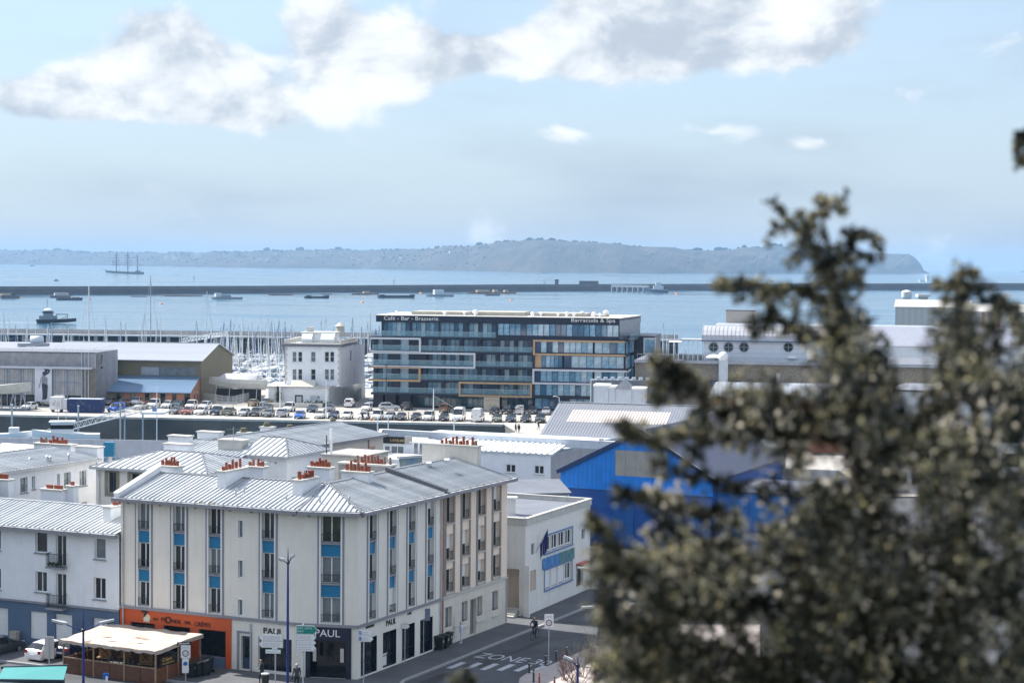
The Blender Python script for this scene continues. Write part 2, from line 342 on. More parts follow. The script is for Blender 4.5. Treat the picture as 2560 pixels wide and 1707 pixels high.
mat('rubber',(.012,.012,.013),.8); mat('chrome',(.6,.6,.62),.15,metal=1); mat('skin',(.50,.29,.20),.55); mat('moss',(.22,.18,.06),.95,var=.3,vscale=8)
mat('zinc_c',(.42,.45,.48),.45,metal=.25,var=.2,vscale=.6,streak=.25); ZP=[MATS['zinc'],MATS['zinc_b'],MATS['zinc'],MATS['zinc_b'],MATS['zinc_c']]
# ---------------------------------------------------------------- sea, land, hills
SEA=-5.0
def water_mat():
    m=bpy.data.materials.new('sea_water'); m.use_nodes=True; nt=m.node_tree; N=nt.nodes; L=nt.links; b=N['Principled BSDF']
    b.inputs['Base Color'].default_value=(.03,.10,.17,1); b.inputs['IOR'].default_value=1.33
    g=N.new('ShaderNodeNewGeometry')
    def nz(sx,sy,sc,det):
        mp=N.new('ShaderNodeMapping'); mp.inputs['Scale'].default_value=(sx,sy,1); L.new(g.outputs['Position'],mp.inputs[0])
        t=N.new('ShaderNodeTexNoise'); t.inputs['Scale'].default_value=sc; t.inputs['Detail'].default_value=det; t.inputs['Roughness'].default_value=.6; L.new(mp.outputs[0],t.inputs['Vector']); return t.outputs['Fac']
    # slicks of calmer and rougher water
    mr=N.new('ShaderNodeMapRange'); mr.inputs[1].default_value=.38; mr.inputs[2].default_value=.66; mr.inputs[3].default_value=.06; mr.inputs[4].default_value=.26; L.new(nz(1,1.9,.0042,6),mr.inputs[0]); L.new(mr.outputs[0],b.inputs['Roughness'])
    a=N.new('ShaderNodeMath'); a.operation='ADD'; L.new(nz(1,1.6,.42,3),a.inputs[0]); L.new(nz(1,1.6,.09,3),a.inputs[1])
    bp=N.new('ShaderNodeBump'); bp.inputs['Strength'].default_value=.16; bp.inputs['Distance'].default_value=.55; L.new(a.outputs[0],bp.inputs['Height']); L.new(bp.outputs[0],b.inputs['Normal'])
    return m
def make_sea():
    b=MB(); rr=[2,400,900,1600,2600,4000,6500,10000,15000,23000]; n=96
    b.v=[(0,0,SEA)]+[(r*math.cos(2*PI*k/n),r*math.sin(2*PI*k/n),SEA) for r in rr for k in range(n)]
    for k in range(n): b.f.append((0,1+k,1+(k+1)%n)); b.m.append(0)
    for i in range(len(rr)-1):
        for k in range(n): b.f.append((1+i*n+k,1+(i+1)*n+k,1+(i+1)*n+(k+1)%n,1+i*n+(k+1)%n)); b.m.append(0)
    return struct(b.make('sea',water_mat()))
make_sea()
mat('quay_paving',(.36,.345,.325),.9,var=.14,vscale=.06,bump=.2,bscale=8,coords='Object'); mat('port_ground',(.27,.26,.25),.92,var=.2,vscale=.05)
mat('quay_wall',(.15,.145,.13),.92,var=.45,vscale=.16,streak=.5,bump=.6,bscale=3,col2=(.075,.08,.085)); mat('stone_cap',(.48,.46,.42),.9,var=.15,vscale=.8)
def solid(name,pts,z0,z1,mats,top=0,side=1):
    b=MB(); n=len(pts); b.q([(p[0],p[1],z1) for p in pts],top)
    for i in range(n): p,q=pts[i],pts[(i+1)%n]; b.q([(p[0],p[1],z0),(q[0],q[1],z0),(q[0],q[1],z1),(p[0],p[1],z1)],side)
    return b.make(name,mats)
QA=gnd(-60,1036.5); QB=gnd(1262,1062)                       # far quay edge, facing the camera
QD=(QB-QA).normalized(); QN=Vector((-QD.y,QD.x,0))
def quay_pt(u,v): return gnd(u,v)
qfar=[QA-QD*60,QB,QB+Vector((2,-14,0)),gnd(1228,1092),gnd(1095,1152),Vector((20,235,0)),Vector((120,235,0)),Vector((240,330,0)),Vector((240,520,0)),Vector((70,530,0)),Vector((35,455,0)),Vector((-22,455,0)),Vector((-28,430,0)),Vector((-62,425,0)),Vector((-68,470,0)),Vector((-200,470,0)),Vector((-240,360,0))]
struct(solid('quay',[(p.x,p.y) for p in qfar],-9,0,[MATS['quay_paving'],MATS['quay_wall']]))
nearp=[(-260,-30),(160,-30),(160,236),(14,236),(-8,228),(-70,222),(-260,228)]
struct(solid('ground',nearp,-9,-.14,[MATS['asphalt'],MATS['quay_wall']]))
# the terrace the photograph is taken from, a wooded bank under the camera
mat('bank_earth',(.07,.075,.04),.95,var=.4,vscale=.5,bump=.5,bscale=3)
b=MB(); b.ext([(-260,-30,-.5),(-260,-30,28.3),(-260,3.5,28.3),(-260,6,26.5),(-260,30,16),(-260,75,-.5)][::-1],(420,0,0)); struct(b.make('hillside',MATS['bank_earth']))
# capping stones along the quay edge
def quay_edge():
    t=thing('quay_coping','pale stone coping along the top edge of the harbour quay','coping',QA); n=0
    L=(QB-QA).length-.3; a=math.atan2(QD.y,QD.x); k=int(L/2.4); me=MB().box(0,L/k-.05,-.12,1.0,-.25,.16).mesh('coping_stone',MATS['stone_cap'])
    for i in range(k): ob('coping_stone',me,t,QD*(i*L/k),a)
quay_edge()
# ---- breakwater out in the roadstead
mat('breakwater_stone',(.045,.05,.06),.95,var=.3,vscale=.05,bump=.3,bscale=.4); mat('breakwater_top',(.11,.115,.12),.9,var=.2,vscale=.1)
def breakwater():
    pts=[gnd(-160,739,SEA),gnd(0,737.5,SEA),gnd(588,733,SEA),gnd(1300,728.6,SEA),gnd(1960,725.5,SEA),gnd(2560,724.7,SEA),gnd(2900,725,SEA)]; tops=[9.6,8.4,7.9,8.9,9.6,11,11.5]
    t=thing('breakwater','long dark stone breakwater across the roadstead behind the moored barges','breakwater',pts[0])
    b=MB(); c=MB()
    for i in range(len(pts)-1):
        p,q=pts[i]-pts[0],pts[i+1]-pts[0]; h0,h1=tops[i],tops[i+1]; B=Vector((0,1,0))
        Z=Vector((0,0,1))
        b.q([p,q,q+B*7+Z*h1*.72,p+B*7+Z*h0*.72]); b.q([p+B*7+Z*h0*.72,q+B*7+Z*h1*.72,q+B*12+Z*h1*.74,p+B*12+Z*h0*.74]); b.q([p+B*25-Z*3,p+B*25+Z*h0*.9,q+B*25+Z*h1*.9,q+B*25-Z*3])
        c.q([p+B*12+Z*h0*.74,q+B*12+Z*h1*.74,q+B*12.5+Z*h1,p+B*12.5+Z*h0]); c.q([p+B*12.5+Z*h0,q+B*12.5+Z*h1,q+B*25+Z*h1*.95,p+B*25+Z*h0*.95])
    b.make('rock_slope',MATS['breakwater_stone'],t); c.make('parapet',MATS['breakwater_top'],t)
    # low blockhouses and a little lighthouse on it
    for u,l,h,m in ((92,14,3,'breakwater_top'),(1480,26,5,'breakwater_top'),(1395,5,7,'breakwater_top')):
        Y=at(u,700,2300).y; base=at(u,712,2330); k=MB(); k.box(-l/2,l/2,-3,3,0,h); k.make('blockhouse',MATS[m],t,(base.x-pts[0].x,2330*0+ (gnd(u,727,SEA).y+14)-pts[0].y,8.2))
breakwater()
# ---- hills across the water
SHORE=[(-420,660.0),(0,660.2),(300,664.0),(600,669.0),(900,672),(1150,676.8),(1350,680.5),(1550,682.8),(1800,683.8),(2000,684),(2326,684.6)]
RIDGE=[(-420,628),(-200,622),(0,626),(60,627),(110,625),(145,624.5),(185,627),(235,632),(275,630.5),(330,631),(385,631),(410,633),(450,631),(500,633),(520,630),(588,630),(640,629),(668,626),(700,628),(750,625),(790,626),(845,623),(899,626),(954,625),(1025,623),(1083,622),(1117,615.5),(1171,616),(1198,611),(1226,611),(1246,604),(1277,601.5),(1300,603),(1324,600),(1364,599.5),(1400,602.5),(1461,605),(1557,611.5),(1600,616.5),(1675,618),(1718,625),(1782,627),(1836,623.5),(1857,618.5),(1895,619.5),(1932,614.5),(1959,616),(1986,626),(2060,630),(2211,633.6),(2275,636),(2288,645),(2302,660),(2309,676),(2326,683.6)]
def lerp(tab,u):
    for (a,x),(b,y) in zip(tab,tab[1:]):
        if a<=u<=b: return x+(y-x)*(u-a)/(b-a)
    return tab[0][1] if u<tab[0][0] else tab[-1][1]
def hill_mat():
    m=bpy.data.materials.new('hill_slope'); m.use_nodes=True; nt=m.node_tree; N=nt.nodes; L=nt.links; b=N['Principled BSDF']; b.inputs['Roughness'].default_value=.95
    g=N.new('ShaderNodeNewGeometry')
    def nz(sc,det,r=.6):
        t=N.new('ShaderNodeTexNoise'); t.inputs['Scale'].default_value=sc; t.inputs['Detail'].default_value=det; t.inputs['Roughness'].default_value=r; L.new(g.outputs['Position'],t.inputs['Vector']); return t.outputs['Fac']
    cr=N.new('ShaderNodeValToRGB'); e=cr.color_ramp.elements; e[0].position=.33; e[0].color=(.013,.018,.014,1); e[1].position=.72; e[1].color=(.085,.068,.05,1)
    x=e.new(.47); x.color=(.02,.024,.018,1); x=e.new(.56); x.color=(.045,.038,.03,1)
    L.new(nz(.0065,8,.68),cr.inputs[0]); L.new(cr.outputs[0],b.inputs['Base Color']); return m
def hill_point(u,t):
    """t 0 at the shore, 1 on the ridge, up to 1.6 down the far side"""
    vs_,vr=lerp(SHORE,u),lerp(RIDGE,u); s=gnd(u,vs_,SEA); D=s.y; back=420+ .05*D
    Yr=D+back; r=at(u,vr,Yr); h=r.z-SEA
    if t<=1:
        Y=D+back*t; s_=min(1,max(0,(u-1000)/260)); k=(t**.62)*(1-s_)+((1-(1-t)**1.9)*.93+.07*t)*s_
        nz_=mnoise.fractal(Vector((u*.012,t*2.2,3.3)),.9,2,5)*.22*math.sin(PI*t); z=SEA+h*max(0,min(1.0,k+nz_))*1.0
        z=min(z,SEA+h*(.25+.75*t)+h*.1) if t<1 else r.z
        if t==1: z=r.z
    else: Y=D+back*(1+(t-1)*2.2); z=SEA-3+h*max(0,(1.6-t)/.6)
    p=at(u,660,Y); return Vector((p.x,Y,z))
def hills():
    us=[-420+7.5*i for i in range(int((2326+420)/7.5)+1)]+[2300,2306,2312,2320,2326]; us=sorted(set(us)); ts=[0,.04,.1,.18,.28,.4,.52,.65,.78,.9,1,1.2,1.6]; b=MB()
    for u in us:
        for t in ts: b.v.append(tuple(hill_point(u,t)))
    k=len(ts)
    for i in range(len(us)-1):
        for j in range(k-1): b.f.append((i*k+j,(i+1)*k+j,(i+1)*k+j+1,i*k+j+1)); b.m.append(0)
    o=struct(b.make('hills',hill_mat()))
    # woods on the crest and the slopes: one far mass of crowns
    w=MB(); rr=random.Random(5)
    def crown(u,t,s,flat=.8):
        p=hill_point(u,t); rx=s*rr.uniform(.7,1.3); b0=len(w.v); n=6
        for i,(f,zf) in enumerate(((.55,0),(1,.45),(.72,.85),(.2,1.05))):
            for j in range(n): a=2*PI*j/n+i*.4; g=rr.uniform(.75,1.25); w.v.append((p.x+rx*f*g*math.cos(a),p.y+rx*f*g*math.sin(a),p.z-s*.25+s*flat*1.25*zf*rr.uniform(.85,1.15)))
        for i in range(3):
            for j in range(n): w.f.append((b0+i*n+j,b0+i*n+(j+1)%n,b0+(i+1)*n+(j+1)%n,b0+(i+1)*n+j)); w.m.append(0)
        w.f.append(tuple(b0+3*n+j for j in range(n))); w.m.append(0)
    u=-300
    while u<2290:
        D=gnd(u,lerp(SHORE,u),SEA).y; s=D/4500
        if not(1600<u<1720 or 1985<u<2290): crown(u,rr.uniform(.96,1.04),rr.uniform(2.2,5.0)*s)
        elif rr.random()<.18: crown(u,1.0,rr.uniform(1.5,3)*s)
        u+=rr.uniform(3,9)
    for c,sz in ((668,10),(750,9),(845,9),(1090,8),(1198,7),(1324,9),(1350,8),(1380,8),(1738,9),(1750,8),(1796,10),(1808,10),(1857,8),(1932,9),(1945,9),(688,6),(145,6),(1440,5)):
        D=gnd(c,lerp(SHORE,c),SEA).y; s=D/4500
        for _ in range(5): crown(c+rr.uniform(-7,7),1.0,sz*rr.uniform(.45,.8)*s,1.0)
    for _ in range(500):
        u=rr.uniform(-300,1240); crown(u,rr.uniform(.06,.95),rr.uniform(1.6,3.6)*gnd(u,lerp(SHORE,u),SEA).y/4500)
    for _ in range(60):
        u=rr.uniform(1150,2280); t=rr.uniform(.03,.95)
        if mnoise.noise(Vector((u*.01,t*2,9)))>.02: crown(u,t,rr.uniform(1.5,3.4)*gnd(u,lerp(SHORE,u),SEA).y/4500)
    mat('woodland_green',(.016,.021,.015),.95,var=.3,vscale=.004)
    stuff(w.make('woodland',MATS['woodland_green']))
hills()
# ---- white houses on the far shore
mat('far_white',(.8,.8,.78),.8); mat('far_roof',(.12,.12,.14),.8)
def far_houses():
    L=[(497,645,'long white block above the far shore behind the tall ship',26),(418,645,'pale house at the waterside left of the far white block',16),(355,644,'white house above the masts of the tall ship',12),(440,651,'low pale house on the far shore below the long white block',20),(613,650.5,'small white cottage low on the far hillside',8),(629,642.5,'white cottage near the crest left of the tall trees',7),(604,653,'white cottage by the far waterline',9),(649,651,'pale double house on the far hillside',13),(669,652.5,'bright white house low on the wooded far hillside',15),(826,627,'pale house on the crest between tall trees',7),(690,637,'small pale house under the hilltop trees',8),(724,642,'pale cottage halfway up the wooded hill',7),(851,633,'ochre-white house under the crest',7),(900,649,'pale house among trees on the far slope',8),(954,651,'white house among trees above the far bay',9),(977,648,'white house at the middle of the far village',8),(985,655,'low white house of the far village',9),(1003,645,'pale house above the far village',8),(1012,640,'white house at the top of the far village',8),(1043,644,'bright house at the right end of the far village',7),(1127,631.5,'lone white farmhouse high on the headland',11),(960,641,'pale house at the upper edge of the far village',6),(880,644,'pale house left of the far village',7),(780,640,'pale house hidden among trees',6)]
    for i,(u,v,l,w) in enumerate(L):
        vs_,vr=lerp(SHORE,u),lerp(RIDGE,u); best=min((abs(_pv(hill_point(u,t))-v),t) for t in [k/40 for k in range(2,40)])[1]
        p=hill_point(u,best); s=p.y/4500; wd=w*s*.75; h=max(4.5,w*s*.28)
        t=thing('far_house',l,'house',(p.x,p.y-3*s,p.z-2),rnd.uniform(-.35,.35),'houses on the far shore')
        MB().box(-wd/2,wd/2,-4*s,4*s,0,h+2).make('wall',MATS['far_white'],t)
        b=MB(); b.ext([(-wd/2-.4,-4.4*s,h+2),(-wd/2-.4,4.4*s,h+2),(-wd/2-.4,0,h+2+3*s)][::-1],(wd+.8,0,0)); b.make('roof',MATS['far_roof'],t)
def _pv(p):
    q=p-Vector((0,0,HC)); return VC-F_*q.dot(_j)/q.dot(_f)
far_houses()
# ---- the air
def haze():
    m=bpy.data.materials.new('haze_air'); m.use_nodes=True; nt=m.node_tree; N=nt.nodes; N.clear(); o=N.new('ShaderNodeOutputMaterial'); v=N.new('ShaderNodeVolumePrincipled')
    v.inputs['Color'].default_value=(.40,.66,1,1); v.inputs['Density'].default_value=HAZE; v.inputs['Anisotropy'].default_value=.0; nt.links.new(v.outputs[0],o.inputs['Volume'])
    stuff(MB().box(-23500,23500,-23500,23500,-10,190).make('haze',m))
HAZE=.000068
# ---------------------------------------------------------------- the block of flats in front
A1=R(-23.6); A2=R(63.1)
C1=gnd(751,1690.5); C2=gnd(893,1697.5); D1=Vector((math.cos(A1),math.sin(A1),0)); D2=Vector((math.cos(A2),math.sin(A2),0))
E0=C1-D1*15.7; FL=Fr(E0.x,E0.y,A1); FC=fr2(C1,C2); FRT=Fr(C2.x,C2.y,A2); LL=15.7; LC=(C2-C1).length; LR=12.3; LP=23.6
def isect(f,yf,g,yg):            # meeting point of two wall lines, each pushed yf, yg into its building
    p=f.w(0,yf,0); q=g.w(0,yg,0); d=f.X; e=g.X; k=d.x*e.y-d.y*e.x; t=((q.x-p.x)*e.y-(q.y-p.y)*e.x)/k; return p+d*t
def V3(p,z): return Vector((p.x,p.y,z))
def gutter(root,pts,z,name='gutter'):
    """pts: world eave line; a zinc box gutter with straps over a dark fascia"""
    b=MB(); b2=MB()
    for p,q in zip(pts,pts[1:]):
        p=V3(p,z)-root.location; q=V3(q,z)-root.location; d=(q-p).normalized(); n=Vector((d.y,-d.x,0)); L=(q-p).length
        b.bar(p+n*.16,q+n*.16,.34,.05); b2.bar(p+n*.33+Vector((0,0,-.10)),q+n*.33+Vector((0,0,-.10)),.05,.26); b2.bar(p+n*.1+Vector((0,0,-.12)),q+n*.1+Vector((0,0,-.12)),.4,.14)
        k=int(L/1.15)
        for i in range(k+1): s=p+d*(L*i/max(1,k)); b2.bar(s+n*.0+Vector((0,0,.045)),s+n*.34+Vector((0,0,.045)),.05,.03)
    g=b.make(name,MATS['zinc_b'],root); b2.make('fascia',MATS['slate_trim'],g); return g
def roofpart(root,polys,th=.12,m=None):
    b=MB()
    for p in polys: slab(b,[Vector(q)-root.location-Vector((0,0,.03)) for q in p],th)
    return b.make('roof',m or MATS['zinc_dark'],root)
ZE,ZR=12.15,13.45; OV=.45
def corner_building():
    t=thing('corner_building','cream corner apartment building with blue panels between its tall windows and shops below','building',(C1.x,C1.y,0))
    # --- bays
    FLOORS=[(9.83,11.78),(6.9,8.8),(4.0,5.86)]
    slate,wp,bl=MATS['slate_trim'],MATS['white_paint'],MATS['panel_blue']
    def bay(fr,xc,hw,ops,wide=1.0,glass=None,shut={}):
        b=MB(); w=hw+.26; z0,z1=3.92,11.98
        b.box(-w,-hw-.12,-.05,0,z0,z1+.12,0).box(hw+.12,w,-.05,0,z0,z1+.12,0).box(-hw-.12,hw+.12,-.05,0,z1,z1+.12,0)
        o=b.make('window_surround',slate); put(o,t,fr,xc)
        b=MB(); b.box(-hw-.12,-hw,-.07,0,z0,z1).box(hw,hw+.12,-.07,0,z0,z1).box(-hw,hw,-.06,0,FLOORS[0][1],z1)
        o=b.make('window_surround',wp); put(o,t,fr,xc)
        ops.append((xc-hw,xc+hw,FLOORS[2][0],FLOORS[0][1]))
        for k,(a,c) in enumerate(FLOORS):
            window(t,fr,xc-hw,xc+hw,a,c,rev=.3,n=2,ft=.07,rail=MATS['iron'],railh=.62,gm=glass[k] if glass else MATS['glass'],shut=shut.get(k))
            if k<2:
                n=FLOORS[k+1][1]; b=MB(); b.box(xc-hw,xc+hw,.12,.26,n+.02,a-.14,0); put(b.make('spandrel_panel',bl),t,fr)
                b=MB(); b.box(xc-hw,xc+hw,-.02,.3,a-.14,a-.01,0); put(b.make('sill',slate),t,fr)
    gl,gd,gx=MATS['glass'],MATS['glass_dark'],MATS['glass_light']
    # left front
    ops=[]; G=[[gx,gd,gl],[gx,gl,gd],[gd,gx,gl],[gl,gl,gx]]
    for k,u in enumerate((360,448,537,670.5)): bay(FL,FL.px(u,1390)[0],.53,ops,glass=G[k])
    small=[]; xs=FL.px(601,1390)[0]
    for za,zb in ((9.75,11.05),(6.8,8.1),(3.98+.02,5.2)):
        r=(xs-.2,xs+.2,za+.02,zb); small.append(r); window(t,FL,*r,rev=.2,n=1,ft=.05,gm=gx); b=MB(); b.box(xs-.3,xs-.2,-.04,0,za-.08,zb+.1).box(xs+.2,xs+.3,-.04,0,za-.08,zb+.1).box(xs-.2,xs+.2,-.04,0,zb,zb+.1).box(xs-.2,xs+.2,-.04,0,za-.08,za+.02); put(b.make('window_surround',wp),t,FL)
    wall(t,FL,0,LL,3.9,ZE,ops+small,MATS['render_cream'],rev=.32)
    ops=[]; bay(FC,LC/2+.12,.74,ops,glass=[gl,gx,gx]); wall(t,FC,0,LC,3.9,ZE,ops,MATS['render_cream'],rev=.32)
    ops=[]
    for k,u in enumerate((931,981,1028.5,1075.5)): bay(FRT,FRT.px(u,1380)[0],.52,ops,glass=[[gd,gl,gx],[gl,gx,gd],[gx,gd,gl],[gd,gx,gd]][k],shut={2:.9} if k==1 else ({0:.35} if k==3 else {}))
    wall(t,FRT,0,LR,3.9,ZE,ops,MATS['render_cream'],rev=.32)
    # --- ground floor, left: orange pancake shop, door, bakery
    org=mat('shop_orange',(.62,.10,.02),.55,var=.06,vscale=.8); navy=mat('shop_navy',(.012,.018,.045),.35)
    xo=FL.px(579,1560)[0]; sw=[]
    for a,b_ in ((327,387),(409,475),(497,564)): sw.append((FL.px(a,1570)[0],FL.px(b_,1570)[0],.75,2.72))
    wall(t,FL,0,xo,0,3.72,sw,org,rev=.28,name='shop_front',mr=MATS['render_blue_grey'])
    for r in sw:
        window(t,FL,*r,rev=.3,n=1,ft=.06,fm=MATS['black_metal'],gm=gd,name='shop_window'); b=MB(); b.box(r[0],r[1],-.02,.0,0,.72); put(b.make('stall_riser',MATS['render_blue_grey']),t,FL)
    b=MB(); b.box(xo-.45,xo,-.09,-.002,0,3.74).box(0,.32,-.09,-.002,0,3.74); put(b.make('pilaster',org),t,FL)
    dk=mat('sign_dark',(.03,.012,.012),.5)
    z=3.1
    def sgn(s,u,size,v=1552):
        x=FL.px(u,v)[0]; zz=FL.px(u,v)[1]; text(s,size,dk,t,P(t,FL,x,-.03,zz),(PI/2,0,A1),ext=.02)
    for s,u,v,sz in (('AU',383,1549.5,.32),('M',403,1551.5,.44),('NDE',429.5,1555.5,.40),('DES',461,1558,.32),('CRÊPES',486,1563,.44)): sgn(s,u,sz,v)
    x,zz=FL.px(421,1548.5); b=MB(); b.lathe([(.18,-.03),(.27,-.03),(.27,.03),(.18,.03),(.18,-.03)],16); o=b.make('sign_ring',dk); put(o,t,FL,x,-.04,zz); o.rotation_euler=(PI/2,0,A1)
    x,zz=FL.px(367.5,1543); b=MB(); b.lathe([(.32,-.02),(.32,.03)],18); o=b.make('sign_emblem',mat('emblem_cream',(.8,.68,.42),.6)); put(o,t,FL,x,-.03,zz); o.rotation_euler=(PI/2,0,A1)
    b=MB(); b.q([(-.55,-.08,.42),(-.05,-.08,.3),(.1,-.08,.42),(.02,-.08,.62),(-.2,-.08,.66)]); b.q([(-.22,-.08,.32),(.1,-.08,.36),(-.12,-.08,.1),(-.3,-.08,-.05)]); put(b.make('sign_hat',dk),t,FL,x,0,zz)
    for k in range(4): b=MB(); b.box(-.3+.03*k,.3-.02*k,-.075,-.066,-.3+.09*k,-.26+.09*k); put(b.make('sign_stripe',wp),t,FL,x,0,zz)
    # door bay and bakery window
    xd0,xd1=FL.px(602,1640)[0],FL.px(624,1640)[0]; xb0,xb1=FL.px(645,1640)[0],FL.px(729,1640)[0]
    lo=[(xd0,xd1,.05,2.55),(xb0,xb1,.15,2.62)]
    wall(t,FL,xo,LL,0,3.72,lo,MATS['render_cream'],rev=.35,name='shop_front')
    b=MB(); b.box(xd0,xd1,.28,.33,.05,2.55); d=put(b.make('door',mat('door_blue',(.04,.07,.13),.4)),t,FL); MB().box(xd0+.18,xd1-.14,.26,.28,.9,2.3).make('door_pane',gl,d); MB().box(xd1-.12,xd1-.09,.2,.28,1.05,1.2).make('door_handle',MATS['steel'],d)
    b=MB(); b.box(xd0-.32,xd0-.12,-.05,0,0,2.9).box(xd1+.08,xd1+.2,-.05,0,0,2.9).box(xd0-.32,xd1+.2,-.06,0,2.75,2.9); put(b.make('door_surround',slate),t,FL)
    window(t,FL,xb0,xb1,.15,2.62,rev=.3,n=3,ft=.05,fm=navy,gm=gd,name='shop_window')
    x,zz=FL.px(658,1581.5); text('PAUL',.62,MATS['black_metal'],t,P(t,FL,x,-.03,zz),(PI/2,0,A1),ext=.03,sx=1.15)
    # corner entrance
    wall(t,FC,0,LC,0,3.72,[(.45,LC-.5,.02,2.75)],MATS['render_cream'],rev=.9,name='shop_front',mr=navy)
    b=MB(); b.box(.4,LC-.45,-.07,-.003,2.75,3.72).box(.4,.75,-.07,-.003,0,2.75).box(LC-.85,LC-.45,-.07,-.003,0,2.75); put(b.make('shop_fascia',navy),t,FC)
    text('PAUL',.74,wp,t,P(t,FC,1.05,-.09,3.03),(PI/2,0,FC.a),ext=.02,sx=1.1)
    b=MB(); b.box(.75,LC-.85,.85,.9,0,2.75); d=put(b.make('entrance_door',gd),t,FC)
    for x in (.95,LC-1.25): b=MB(); b.box(x,x+.26,-.08,-.071,1.2,2.2); put(b.make('notice',MATS['concrete_pale']),t,FC)
    # right front shops
    sw=[]
    for a,b_ in ((902,942),(957,990.5),(1005,1036.5),(1050,1081)):
        sw.append((FRT.px(a,1640)[0],FRT.px(b_,1640)[0],.12,2.72))
    wall(t,FRT,0,LR,0,3.72,sw,MATS['render_cream'],rev=.25,name='shop_front',mr=navy)
    for r in sw: window(t,FRT,*r,rev=.27,n=2,ft=.06,fm=navy,gm=gd,name='shop_window',bar=.3)
    for s,u,v,sz in (('PAUL',964,1565,.62),('CAFÉ',1018,1537,.26),('PÂTISSERIE',914,1571,.24)):
        x,zz=FRT.px(u,v); text(s,sz,MATS['black_metal'],t,P(t,FRT,x,-.03,zz),(PI/2,0,A2),ext=.02)
    # cornice over the ground floor, plinth corner stones
    for fr,L in ((FL,LL),(FC,LC),(FRT,LR)):
        b=MB(); b.box(-.05,L+.05,-.14,.0,3.72,3.92); put(b.make('cornice',slate),t,fr)
    # rings of the loft vents
    ring=MB().lathe([(.06,-.02),(.11,-.02),(.11,.05),(.06,.05),(.06,-.02)],10).mesh('vent',MATS['concrete'])
    for fr,us in ((FL,(322,401,489,575,629.5,735)),(FC,(773,)),(FRT,(906,945,1008,1052))):
        for u in us:
            o=ob('vent',ring); put(o,t,fr,fr.px(u,1290)[0],-.03,11.75); o.rotation_euler=(PI/2,0,fr.a)
    for fr,x in ((FL,.28),(FL,FL.px(628,1600)[0]),(FRT,LR-.1)):
        b=MB(); b.cyl((x,-.1,.1),(x,-.1,11.9 if fr is FRT or x<1 else 3.5),.06,n=8); put(b.make('downpipe',MATS['galv']),t,fr)
    # back and gable walls
    inner=isect(FL,10,FRT,10); gl0=FL.w(0,10,0)
    for p,q in ((FL.w(0,10,0),FL.w(0,0,0)),(FRT.w(LR,10,0),inner),(inner,gl0)):
        f=fr2(V3(p,0),V3(q,0)); wall(t,f,0,(q-p).length,0,ZE-.05,[],MATS['render_white_old'])
    b=MB(); b.q([FL.w(0,0,ZE-.05)-t.location,FL.w(0,5,ZR-.1)-t.location,FL.w(0,10,ZE-.05)-t.location]); b.make('gable_wall',MATS['render_white'],t)
    # --- roof
    e0=FL.w(-.0,-OV,0); e1=isect(FL,-OV,FC,-OV); e2=isect(FC,-OV,FRT,-OV); e3=FRT.w(LR,-OV,0); ra=isect(FL,5,FRT,5); r0=FL.w(0,5,0); r3=FRT.w(LR,5,0); ri=isect(FL,10,FRT,10)
    S1=[V3(e0,ZE),V3(e1,ZE),V3(ra,ZR),V3(r0,ZR)]; S2=[V3(e1,ZE),V3(e2,ZE),V3(ra,ZR)]; S3=[V3(e2,ZE),V3(e3,ZE),V3(r3,ZR),V3(ra,ZR)]
    S4=[V3(r0,ZR),V3(ra,ZR),V3(ri,ZE),V3(gl0,ZE)]; S5=[V3(ra,ZR),V3(r3,ZR),V3(FRT.w(LR,10,0),ZE),V3(ri,ZE)]
    rf=roofpart(t,[S1,S2,S3,S4,S5]); T=t.location
    seam_roof(rf,[p-T for p in S1],-FL.Y,.40,None,mats=ZP); seam_roof(rf,[p-T for p in S2],-FC.Y,.42,None,mats=ZP); seam_roof(rf,[p-T for p in S3],-FRT.Y,.40,None,mats=ZP)
    b=MB(); b.bar(V3(r0,ZR+.07)-T,V3(ra,ZR+.07)-T,.3,.06); b.bar(V3(ra,ZR+.07)-T,V3(r3,ZR+.07)-T,.3,.06); b.bar(V3(ra,ZR+.07)-T,V3(e1,ZE+.08)-T,.14,.05); b.bar(V3(ra,ZR+.07)-T,V3(e2,ZE+.08)-T,.14,.05); b.make('ridge_cap',MATS['lead'],t)
    gutter(t,[e0-FL.X*.3,e1,e2,e3],ZE-.04)
    # gable parapet
    b=MB(); p,q=FL.w(-.02,-OV-.1,ZE+.12)-T,FL.w(-.02,5,ZR+.32)-T; b.bar(p,q,.42,.42); b2=MB(); b2.bar(p+Vector((0,0,.24)),q+Vector((0,0,.24)),.55,.07)
    g=b.make('gable_parapet',MATS['render_white'],t); b2.make('coping',MATS['zinc_b'],g)
    # --- chimneys
    tc,to=MATS['terracotta'],MATS['terracotta_old']
    x=FL.px(543,1214,2.6)[0]; chimney(t,FL,x,x+.75,2.6,5.6,ZE+.4,14.25,[(.05,.45,.13,2),(.2,.8,.13,1),(.36,.5,.13,2),(.52,.8,.13,1),(.7,.55,.13,2),(.9,.85,.13,1)],row='y')
    x=FL.px(731,1236,2.2)[0]; chimney(t,FL,x,x+.8,2.2,4.6,ZE+.3,14.0,[(.1,.75,.15,2),(.35,.4,.15,2),(.5,.5,.15,2),(.65,.45,.15,2),(.8,.7,.15,2),(.95,.75,.15,2)],row='y')
    def stack(u0,u1,vb,zb,zt,dp,pots,**k):
        p=gnd(u0,vb,zb); q=at(u1,vb,p.y-.6); w=Vector((q.x-p.x,q.y-p.y,0)).length; chimney(t,Fr(p.x,p.y,A1),0,w,0,dp,ZE,zt,pots,**k)
    stack(768,826,1196,13.2,14.15,.8,[(.03,.5,.13,2),(.17,.4,.13,2),(.3,.6,.13,2),(.45,.85,.14,1),(.6,.55,.13,2),(.76,.85,.14,1),(.92,.5,.13,2)])
